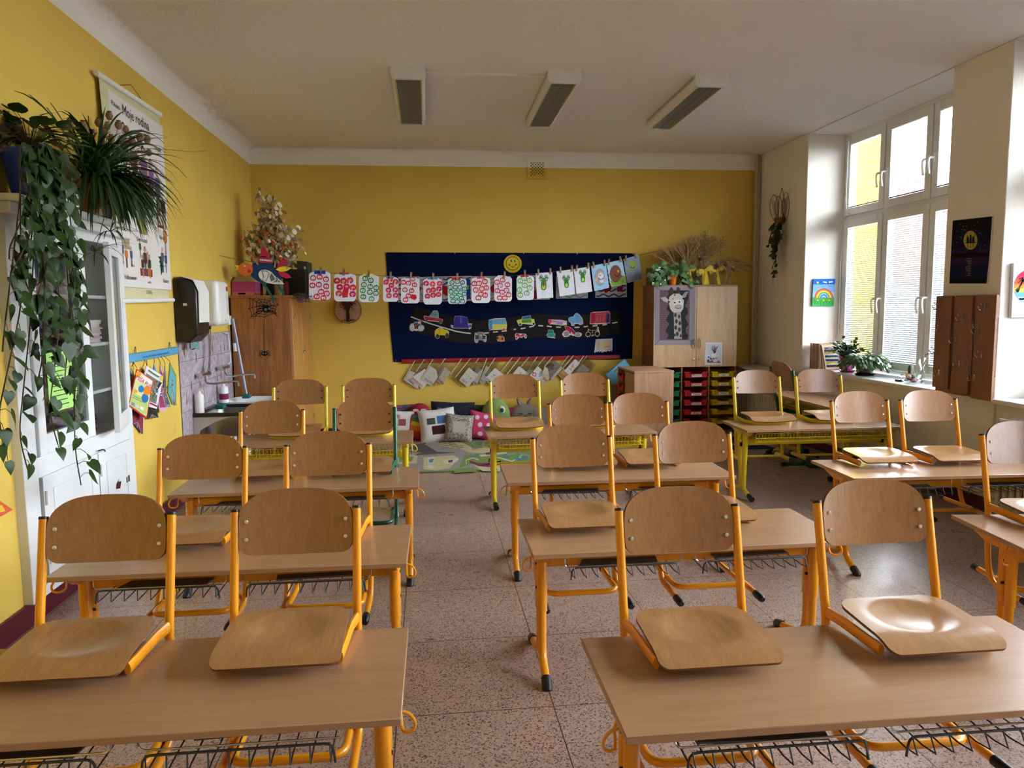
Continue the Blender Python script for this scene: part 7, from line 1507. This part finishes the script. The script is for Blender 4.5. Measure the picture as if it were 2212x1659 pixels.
# wicker hanger with trailing plant
t = thing('hanging_wall_plant', 'wicker wall hanger with a trailing dark green plant beside the back window', 'plant', (3.99, 8.12, 2.25)); M_WIK = mat('dark_wicker', (104, 70, 44), .7)
O = Vector(t.location); b = MB(); L3 = lambda x, y, dx=0: at(x, y, x=4.0-dx)-O
b.tube([L3(1689, 406), L3(1683, 430), L3(1680, 470)], .003, M_WIK, n=5); b.tube([L3(1689, 406), L3(1694, 430), L3(1692, 470)], .003, M_WIK, n=5)
for (cx, w_, top) in ((1672, 9, 421), (1682, 8, 424), (1698, 7, 415), (1693, 5, 430)):
    b.tube([L3(cx+math.cos(a_)*w_+(6 if cx < 1690 else -4)*max(0, math.sin(a_))*.8, (top+480)/2+math.sin(a_)*((480-top)/2)) for a_ in [k*2*PI/20 for k in range(21)]], .0032, M_WIK, n=5, caps=False)
for k in range(12): b.tube([L3(1666+k*1.2, 430+k*.6), L3(1672+k*.8, 462), L3(1680, 484)], .001, M_WIK, n=3, caps=False); b.tube([L3(1703-k*.8, 422+k*.8), L3(1699-k*.6, 455), L3(1690, 484)], .001, M_WIK, n=3, caps=False)
b.build('wicker_frame', t); b = MB(); b.lathe([(.05, -.02), (.06, .05), (.055, .05)], M_WIK, L3(1684, 480, .03), n=12); b.build('basket', t)
rr = rng(33); st = MB(); lf = MB(); M_HOY = mat('hoya_leaf', (40, 58, 34), .45, var=.35, vscale=20)
for (x, y) in ((1672, 545), (1668, 560), (1678, 600), (1688, 540), (1660, 535), (1692, 520), (1674, 590), (1682, 570), (1670, 617), (1664, 500), (1694, 505)):
    p0 = L3(1684, 476, .04); p1 = L3(x, y, rr.uniform(.02, .09)); pm = (p0+p1)/2+Vector((-.03, rr.uniform(-.02, .02), .02)); path = arc([p0, pm, p1], .1, 5); st.tube(path, .0018, M_STEM, n=4)
    for q in range(int(8+(y-480)*.16) if y < 610 else 7):
        u = rr.uniform(.05, 1)*(len(path)-1); p = path[int(u)].lerp(path[min(len(path)-1, int(u)+1)], u % 1)
        d = Vector((rr.uniform(-.8, .1), rr.uniform(-1, 1), rr.uniform(-1, .2))); heart(lf, p, d, Vector((-1, 0, .4)), rr.uniform(.04, .065), M_HOY, .1, .2)
st.build('stems', t); lf.build('leaves', t)
# ---- things on the window sill
ZS = .827
def abacus(label, x, y, rz, tilt, showing):
    t = thing('abacus', label, 'abacus', (x, y, ZS), rz, 'counting frames on the window sill'); M = Matrix.Rotation(tilt, 4, 'X'); M_AB = wood('abacus_beech', (150, 112, 78), (172, 134, 98), (9, 9, 9), .5)
    b = MB(); b.M = M; b.box(-.125, -.107, -.009, .009, 0, .27, M_AB); b.box(.107, .125, -.009, .009, 0, .27, M_AB); b.box(-.107, .107, -.007, .007, .245, .262, M_AB); b.box(-.107, .107, -.007, .007, .012, .03, M_AB); b.build('frame', t, bevel=.002)
    if showing:
        for r_ in range(10):
            z = .045+r_*.0205; b = MB(); b.M = M; b.tube([(-.107, 0, z), (.107, 0, z)], .0012, M_STEEL, n=4); c = paint([(24, 70, 70), (206, 200, 190), (190, 170, 60), (40, 60, 120), (200, 196, 190)][r_ % 5])
            for k in range(10): x_ = -.10+k*.0165; b.lathe([(.003, -.006), (.0085, -.003), (.0085, .003), (.003, .006)], c, (x_, 0, z), n=8, axis='x')
            b.build('bead_row', t)
rowl = ['nearest the reveal', 'second from the reveal', 'third from the reveal', 'fourth from the reveal', 'fifth from the reveal', 'sixth from the reveal', 'seventh from the reveal', 'eighth from the reveal']
for k in range(8): abacus('wooden counting frame standing upright on the sill, '+rowl[k], 4.225, 7.585-.024*k, rng(k).uniform(-.04, .06), .0, False)
abacus('leaning counting frame with bead rows, touching the upright ones', 4.22, 7.33, .1, -.18, True); abacus('leaning counting frame with bead rows, next to the pink pot', 4.20, 7.24, .15, -.30, True)
M_CAC = mat('cactus_segment', (74, 104, 64), .4, var=.3, vscale=22); M_CAC2 = mat('dark_cactus_segment', (44, 66, 34), .4, var=.3, vscale=22)
def cactus(label, x, y, potc, pr, ph, n, seed, upr, mt, saucer, R_):
    t = thing('christmas_cactus', label, 'plant', (x, y, ZS)); b = MB(); pot(b, (0, 0, .012), pr*.72, pr, ph, potc, .004); b.build('pot', t)
    b = MB(); b.lathe([(pr*.8, 0), (pr*1.02, .02), (pr*.96, .02), (pr*.78, .006)], saucer, n=24); b.build('saucer', t)
    rr = rng(seed); lf = MB()
    for k in range(n):
        an = rr.uniform(0, 2*PI); p = Vector((math.cos(an)*pr*.4, math.sin(an)*pr*.4, ph)); d = Vector((math.cos(an)*.9*R_, math.sin(an)*1.0*R_, rr.uniform(.5, 1.3)*upr)).normalized(); 
        for s in range(rr.randint(4, 6)):
            L_ = rr.uniform(.034, .05); w_ = L_*.32; sd = d.cross(Vector((rr.uniform(-.5, .5), rr.uniform(-.5, .5), 1))).normalized(); q = p+d*L_; nn = sd.cross(d)*w_*.25
            lf.add([p, p+d*L_*.3+sd*w_, p+d*L_*.75+sd*w_*1.05, q, p+d*L_*.75-sd*w_*1.05, p+d*L_*.3-sd*w_, p+d*L_*.5+nn], [(0, 1, 6), (1, 2, 6), (2, 3, 6), (3, 4, 6), (4, 5, 6), (5, 0, 6)], mt)
            p = q; d = (d+Vector((0, 0, -.38/upr))+Vector((rr.gauss(0, .15), rr.gauss(0, .15), 0))).normalized()
            if p.z < -.03 and p.x+x > 3.98: d.z = max(d.z, 0)
            p.z = max(p.z, .01) if p.x+x > 3.98 else p.z; p.x = min(p.x, 4.41-x)
    lf.build('segments', t)
cactus('upright dark cactus plant in a pink pot on the sill before the counting frames', 4.20, 7.03, mat('pink_plastic', (206, 90, 180), .3, trans=.0), .075, .13, 90, 3, 1.6, M_CAC2, mat('dusky_red_saucer', (130, 60, 70), .4), .8)
cactus('big spreading pale green cactus plant trailing over a dark pot on the sill', 4.16, 6.66, mat('dark_brown_ceramic', (44, 26, 26), .15, coat=.5), .095, .15, 300, 8, .9, M_CAC, M_BPL, 1.25)
M_JG = thin_glass('jar_glass', (.93, .96, .95), .02, .10)
def jarg(label, x, y, r, h, fill):
    t = thing('glass_jar', label, 'jar', (x, y, ZS)); b = MB(); b.lathe([(r*.9, .002), (r, .02), (r, h*.68), (r*.62, h*.84), (r*.62, h), (r*.68, h)], M_JG, n=24, caps=False); b.lathe([(0, .002), (r*.9, .002)], M_JG, n=24, caps=False); b.build('glass', t)
jarg('small empty glass jar behind the shell jar on the sill', 4.24, 6.02, .045, .20, 0); jarg('large glass preserving jar with a wire handle on the window sill', 4.26, 5.88, .07, .22, 0)
b = MB(); b.tube(arc([(4.26, 5.815, 1.035), (4.26, 5.82, 1.07), (4.26, 5.88, 1.085), (4.26, 5.94, 1.07), (4.26, 5.945, 1.035)], .03), .0025, M_BLACK, n=5); tag(b.build('wire_handle_loop'), 'dark wire loop over the neck of the large glass jar', 'wire')
t = thing('shell_bowl', 'low glass bowl with shells and a blue stone at the sill front', 'bowl', (4.13, 5.93, ZS)); b = MB(); b.lathe([(.05, .001), (.085, .03), (.08, .07), (.075, .075)], M_JG, n=24, caps=False); b.build('glass', t)
rr = rng(5)
for k in range(12):
    b = MB(); c = [(206, 190, 180), (190, 120, 100), (196, 190, 186), (160, 60, 50), (60, 90, 150), (206, 160, 130)][k % 6]; r_ = rr.uniform(.014, .024); an = rr.uniform(0, 6.28); q = rr.uniform(.0, .045); b.lathe([(0, -r_*.7), (r_*.7, -r_*.5), (r_, 0), (r_*.7, r_*.5), (0, r_*.7)], paint(c, .4), (math.cos(an)*q, math.sin(an)*q, .02+.006*k*.6), n=9); tag(b.build('shell'), ['pale shell', 'rosy shell', 'grey white shell', 'dark red shell', 'blue stone', 'peach shell'][k % 6]+' lying in the glass bowl on the sill', 'shell', 'shells in the sill bowl'); o = COL.objects[-1]; o.location = t.location
b = MB(); pot(b, (4.25, 6.12, ZS), .028, .036, .05, mat('terracotta', (176, 110, 74), .8), .004); tag(b.build('terracotta_pot'), 'tiny terracotta pot with a grey cactus beside the glass jars', 'pot')
b = MB(); b.lathe([(.0, .0), (.015, .01), (.02, .05), (.012, .085), (0, .09)], mat('grey_cactus', (84, 86, 80), .8, bump=.6, bscale=200), (4.25, 6.12, ZS+.05), n=9); tag(b.build('small_cactus'), 'small grey cactus growing in the tiny terracotta pot', 'plant')
b = MB(); b.box(4.10, 4.15, 6.05, 6.11, ZS, ZS+.018, M_BPL); tag(b.build('small_tray', bevel=.003), 'small black square dish in front of the terracotta pot', 'dish')

# ================================================================== toys and rug
RG = lambda: None
t = thing('play_rug', 'grey and green town map play rug before the cushions', 'rug', (.25, 7.5, 0))
C8 = (830, 820, 470/2212)
b = MB(); b.box(-1.35, 1.30, -.755, .72, 0, .010, mat('rug_green', (104, 128, 62), .95, var=.1, vscale=60, bump=.4, bscale=250)); b.build('border', t, bevel=.003)
a = Art((0, 0, .0105), (0, 0, 1), C8, th=.0004); GRY = mat('rug_grey', (138, 134, 130), .95, var=.1, vscale=60); SND = mat('rug_sand', (182, 172, 130), .95, var=.08, vscale=60); GRE = mat('rug_grass', (110, 132, 62), .95, var=.12, vscale=60); DG = mat('rug_charcoal', (74, 70, 70), .95); TE = mat('rug_teal', (70, 124, 136), .95); PL = mat('rug_plum', (110, 36, 74), .95); LG = mat('rug_light', (190, 188, 178), .95)
O = t.location
b = MB(); b.box(-1.32, 1.27, -.72, .70, .010, .0105, GRY); b.build('ground_field', t)
a = Art((0, 0, .0110), (0, 0, 1), C8, th=.0003); Z = .35
def sh(P, m_, l=0): a.shape(P, m_, l*Z)
sh([(640, 640), (860, 640), (900, 720), (1010, 690), (1100, 700), (1100, 760), (860, 740), (760, 700), (640, 690)], SND); sh([(790, 640), (1080, 625), (1100, 690), (900, 690)], GRE, .5); a.disc(985, 650, 100, GRY, .4, ry=30); a.disc(985, 650, 80, GRE, .7, ry=22); a.disc(990, 650, 40, TE, 1, ry=10)
sh([(225, 700), (380, 650), (430, 668), (540, 735), (740, 742), (600, 752), (300, 770), (380, 740), (240, 735), (330, 715)], DG, .6); sh([(290, 665), (420, 640), (425, 655), (340, 672)], DG, .7)
sh([(400, 790), (700, 768), (760, 800), (670, 900), (520, 925), (400, 910)], SND, .3); sh([(440, 800), (520, 790), (500, 850), (440, 850)], LG, .8); sh([(455, 810), (505, 803), (490, 842), (455, 842)], TE, .9); sh([(430, 885), (470, 860), (515, 885), (480, 910)], LG, .8); sh([(590, 830), (640, 810), (760, 800), (740, 835), (620, 860)], LG, .9); sh([(650, 820), (700, 812), (690, 840), (655, 845)], PL, 1.1)
sh([(540, 650), (740, 632), (820, 690), (600, 690)], SND, .2)
for (x, y) in ((560, 640), (620, 652), (590, 675), (680, 668), (740, 678), (660, 640)): a.line([(x, y), (x+60, y-6), (x+66, y+12), (x+6, y+18), (x, y)], 5, DG, .8)
sh([(820, 770), (1520, 690), (1560, 760), (1500, 830), (1100, 850), (900, 850), (760, 900), (780, 850)], GRE, .3); sh([(730, 905), (900, 900), (950, 935), (700, 950)], GRE, .3); sh([(900, 860), (1180, 850), (1180, 930), (1000, 930)], SND, .35)
sh([(870, 820), (960, 850), (1180, 840), (1190, 822), (1160, 870), (1060, 890), (960, 880), (870, 845)], PL, .8); sh([(1030, 742), (1130, 735), (1120, 758), (1030, 765)], PL, .9); sh([(870, 775), (950, 765), (985, 775), (900, 790)], TE, .7); sh([(960, 765), (1240, 735), (1250, 750), (980, 785)], LG, .6); a.disc(1240, 788, 40, TE, .8, ry=13); a.disc(1390, 800, 70, TE, .8, ry=22); a.disc(1380, 790, 14, LG, 1, ry=5); sh([(1130, 705), (1240, 700), (1240, 720), (1130, 722)], DG, .7)
for P in (([(1130, 690), (1220, 712), (1330, 720), (1340, 745), (1250, 765)], 18), ([(1360, 715), (1400, 760), (1480, 775), (1520, 770)], 16), ([(1440, 715), (1500, 735), (1540, 760)], 16), ([(835, 860), (830, 820), (900, 795), (960, 815)], 10), ([(1150, 790), (1300, 830), (1400, 770)], 12)): a.line(P[0], P[1], GRY if P[1] > 12 else LG, .75)
sh([(130, 770), (340, 760), (330, 850), (130, 860)], SND, .3); sh([(150, 790), (300, 782), (280, 830), (150, 840)], GRE, .5); sh([(190, 800), (240, 797), (235, 815), (190, 820)], TE, .8)
rel(a.build('town_pattern'), t)
def dim(b): return b
def cushion(label, c, w_, h_, th, mt, lean=.35, rot=0, name='cushion', deco=None, rz=0, dots=False):
    t = thing(name, label, 'cushion', (c[0], c[1], 0)); M = Matrix.Translation((0, 0, c[2])) @ Matrix.Rotation(rz, 4, 'Z') @ Matrix.Rotation(-lean, 4, 'X') @ Matrix.Rotation(rot, 4, 'Y')
    def f(sg):
        def g(u, v):
            x, z = u*2-1, v*2-1; q = max(0, (1-x**4)*(1-z**4))**.55; k = 1-.07*(1-abs(z))**1.0*abs(x)**3; k2 = 1-.07*(1-abs(x))*abs(z)**3
            return Vector((x*w_/2*k, -sg*q*th/2, z*h_/2*k2))
        return g
    b = MB(); b.M = M; b.sheet(f(1), 14, 14, mt); b.sheet(lambda u, v: f(-1)(1-u, v), 14, 14, mt); b.build('cover', t)
    if deco:
        for (x0, x1, z0, z1, c_) in deco:
            b = MB(); b.M = M; g = f(1); b.sheet((lambda u, v: g(((x0+x1)/2+(x1-x0)/2*v*math.cos(u*2*PI)+1)/2, ((z0+z1)/2+(z1-z0)/2*v*math.sin(u*2*PI)+1)/2)+Vector((0, -.002, 0))) if dots else (lambda u, v: g((x0+(x1-x0)*u+1)/2, (z0+(z1-z0)*v+1)/2)+Vector((0, -.002, 0))), 14 if dots else 5, 5, paint(c_)); b.build('print', t)
    return t
WC = mat('white_cushion_cloth', (214, 212, 214), .9, bump=.15, bscale=12)
rr = rng(70)
FB = 8.8
cushion('white photo cushion with three printed pictures leaning before the wall', (.10, 8.42, .17), .42, .40, .13, WC, .35, -.10, deco=[(-.55, -.1, .05, .42, (70, 84, 72)), (.0, .62, .05, .50, (70, 110, 160)), (-.32, .38, -.55, -.05, (60, 30, 40))])
cushion('sequinned black white cushion with orange edge', (.34, 8.34, .15), .32, .32, .11, mat('sequin_cloth', (40, 40, 40), .5, col2=(196, 190, 176), vscale=70), .35, .12, deco=[(-.45, .45, -.4, .4, (176, 170, 160))])
cushion('pink polka dot cushion beside the sequinned one', (.60, 8.42, .16), .30, .32, .13, mat('pink_cloth', (200, 60, 110), .9), .3, .2, deco=[(-.6, -.25, .3, .65, (226, 206, 214)), (.05, .4, .45, .8, (226, 206, 214)), (-.3, .05, -.2, .15, (226, 206, 214)), (.35, .7, -.1, .2, (226, 206, 214)), (-.2, .2, -.85, -.5, (226, 206, 214))], dots=True)
cushion('dark navy cushion with small printed figures behind the others', (.28, 8.66, .26), .52, .30, .11, mat('navy_print', (20, 22, 44), .8, var=.4, vscale=20), .15, .05, deco=[(-.7, -.5, .2, .5, (150, 110, 100)), (-.2, .1, -.1, .2, (140, 110, 90)), (.1, .5, -.7, -.35, (30, 60, 140))])
cushion('dark camouflage cushion between the navy cushion and the green toy', (.62, 8.68, .24), .30, .26, .10, mat('camouflage', (26, 36, 28), .9, col2=(60, 70, 44), vscale=18), .1)
cushion('small white cushion with red bird print at the left', (-.30, 8.52, .20), .28, .28, .10, WC, .3, .05, deco=[(-.3, .3, -.3, .25, (150, 80, 90)), (-.5, -.2, .3, .6, (190, 130, 130))])
cushion('blue patterned cushion against the wall at the far left', (-.34, 8.70, .26), .40, .26, .10, mat('blue_print', (50, 70, 110), .9, col2=(160, 80, 80), vscale=12), .1)
cushion('rainbow striped plush cushion beside the white photo cushion', (-.13, 8.52, .15), .28, .30, .13, mat('red_plush', (180, 44, 40), .95), .25, .25, deco=[(-.8, .8, .3, .62, (90, 120, 60)), (-.8, .8, 0, .3, (206, 180, 60)), (-.85, .85, -.35, 0, (206, 110, 40)), (-.6, .6, .62, .85, (70, 130, 160))])
cushion('magenta cushion between the green toy and the grey bunny', (.95, 8.60, .22), .30, .24, .12, mat('magenta_cloth', (150, 40, 90), .9), .15)
cushion('pale grey big floor cushion under the rear middle desk', (1.45, 8.55, .17), .55, .34, .2, mat('pale_grey_plush', (170, 166, 160), .95, bump=.2, bscale=60), .25)
def ball(b, c, rx, ry, rz_, mt, n=18, m_=10):
    b.sheet(lambda u, v: Vector((c[0]+rx*math.cos(u*2*PI)*math.sin(v*PI), c[1]+ry*math.sin(u*2*PI)*math.sin(v*PI), c[2]-rz_*math.cos(v*PI))), n, m_, mt)
t = thing('round_cushion', 'red and blue round plush cushion behind the white photo cushion', 'cushion', (-.10, 8.62, 0)); b = MB(); ball(b, (0, 0, .28), .13, .09, .13, mat('red_cloth', (150, 24, 36), .9)); b.build('upper_half', t); b = MB(); ball(b, (0, .0, .20), .12, .092, .10, mat('blue_cloth', (36, 56, 104), .9)); b.build('lower_half', t)
for s in (-1, 1): b = MB(); b.add([(s*.045+.03*math.cos(k*PI/5)*1.2, -.0935+.012*0, .34+.016*math.sin(k*PI/5)) for k in range(10)], [tuple(range(10))], paint((190, 184, 184))); b.build('patch', t)
t = thing('plush_toy', 'big pale green plush toy with one round eye and pink tongue', 'toy', (.78, 8.55, 0)); b = MB(); MP = mat('green_plush', (130, 160, 92), .95, var=.08, vscale=20, bump=.3, bscale=120); ball(b, (0, 0, .24), .17, .12, .22, MP); b.build('head', t)
b = MB(); ball(b, (.06, -.095, .33), .042, .03, .046, paint((214, 216, 204))); b.build('eye_white', t); b = MB(); ball(b, (.06, -.122, .33), .022, .01, .026, paint((30, 90, 70))); b.build('pupil', t)
b = MB(); b.tube([(-.10, -.085, .27), (-.04, -.115, .20), (.06, -.12, .16)], [.003, .012, .004], paint((60, 90, 50)), n=8); b.build('mouth', t); b = MB(); ball(b, (-.01, -.13, .15), .06, .03, .07, mat('pink_plush', (206, 130, 150), .95)); b.build('tongue', t)
t = thing('plush_toy', 'grey plush bunny with short round ears seen behind the rear chair', 'toy', (1.12, 8.60, 0)); MB_ = mat('grey_plush', (140, 134, 124), .95, bump=.3, bscale=120); b = MB(); ball(b, (0, 0, .18), .20, .12, .20, MB_); b.build('head', t)
for s in (-1, 1): b = MB(); b.tube([(s*.03, 0, .33), (s*.055, 0, .39), (s*.08, -.005, .44)], [.02, .026, .012], MB_, n=10); e_ = b.build('ear', t); b = MB(); b.tube([(s*.032, -.02, .34), (s*.058, -.022, .38), (s*.074, -.02, .415)], [.008, .013, .006], mat('pink_plush', (206, 130, 150), .95), n=8); b.build('inner_ear', e_)
b = MB()
for s in (-1, 1): b.tube([(s*.05-.02, -.112, .27), (s*.05, -.116, .275), (s*.05+.02, -.112, .27)], .004, M_BLACK, n=5)
b.tube([(-.02, -.122, .245), (0, -.124, .25), (.02, -.122, .245)], .004, M_BLACK, n=5); b.build('stitched_face', t)
t = thing('doormat', 'dark blue rug corner beside the rear right desk', 'rug', (3.2, 7.75, 0)); b = MB(); b.prism([(-.42, -.36, 0), (.42, -.42, 0), (.30, .30, 0), (-.42, .36, 0)], (0, 0, .008), mat('dark_blue_carpet', (16, 36, 66), .95, bump=.3, bscale=200)); b.build('pile', t); b = MB(); b.prism([(-.1, -.18, .008), (.12, -.16, .008), (.06, .1, .008), (-.1, .12, .008)], (0, 0, .001), paint((170, 170, 150))); b.build('emblem', t)

# ================================================================== ceiling lights
M_HSG = mat('lamp_housing_white', (228, 228, 224), .4); M_BRS = mat('yellowed_trim', (196, 178, 90), .4); M_LOU = mat('louvre_aluminium', (190, 186, 176), .35, metal=.5); M_LAMPIN = mat('lamp_inside', (150, 144, 134), .6)
for (xc, rz, lab) in ((-.100, .0, 'ceiling louvre lamp, leftmost of the three'), (1.095, -.012, 'ceiling louvre lamp, middle one of the three'), (2.27, -.026, 'ceiling louvre lamp, the one nearest the windows')):
    t = thing('ceiling_lamp', lab, 'lamp', (xc, 6.52, 3.212), rz, 'louvre lamps on the ceiling'); hy = .725
    b = MB(); sec = [(-.128, .088), (-.128, .03), (-.112, .006), (-.100, 0), (-.096, 0), (-.096, .088)]
    b.prism([(x, -hy+.03, z) for x, z in sec], (0, 2*hy-.06, 0), M_HSG); b.prism([(-x, -hy+.03, z) for x, z in sec][::-1], (0, 2*hy-.06, 0), M_HSG)
    b.box(-.128, .128, -hy+.03, hy-.03, .06, .088, M_HSG); b.build('housing', t)
    for s in (-1, 1):
        b = MB(); ya, yb = (s*hy-.0 if s < 0 else hy-.03), (s*(hy-.03) if s < 0 else hy); b.prism([(x, ya, z) for x, z in [(-.130, .088), (-.130, .022), (-.112, -.004), (.112, -.004), (.130, .022), (.130, .088)]], (0, yb-ya, 0), M_HSG); b.build('end_cap', t)
    for s in (-1, 1): b = MB(); b.box(s*.096-.004, s*.096+.004, -hy+.03, hy-.03, -.001, .012, M_BRS); b.build('trim_strip', t)
    b = MB(); b.box(-.096, .096, -hy+.03, hy-.03, .05, .055, M_LAMPIN)
    b.box(-.0015, .0015, -hy+.03, hy-.03, .002, .035, M_STEEL)
    for k in range(27): y = -hy+.05+k*(2*hy-.1)/26; b.box(-.092, .092, y-.001, y+.001, .004, .034, M_LOU)
    b.build('louvre', t)
    for s in (-1, 1): b = MB(); b.tube([(s*.048, -hy+.05, .043), (s*.048, hy-.05, .043)], .007, mat('unlit_tube', (190, 190, 186), .4), n=8); b.build('tube_lamp', t)
b = MB(); b.box(.03, .965, 5.905, 5.93, 3.282, 3.30, M_WPL); tag(b.build('cable_duct', bevel=.002), 'white cable duct on the ceiling joining the left and middle lamps', 'cable duct')
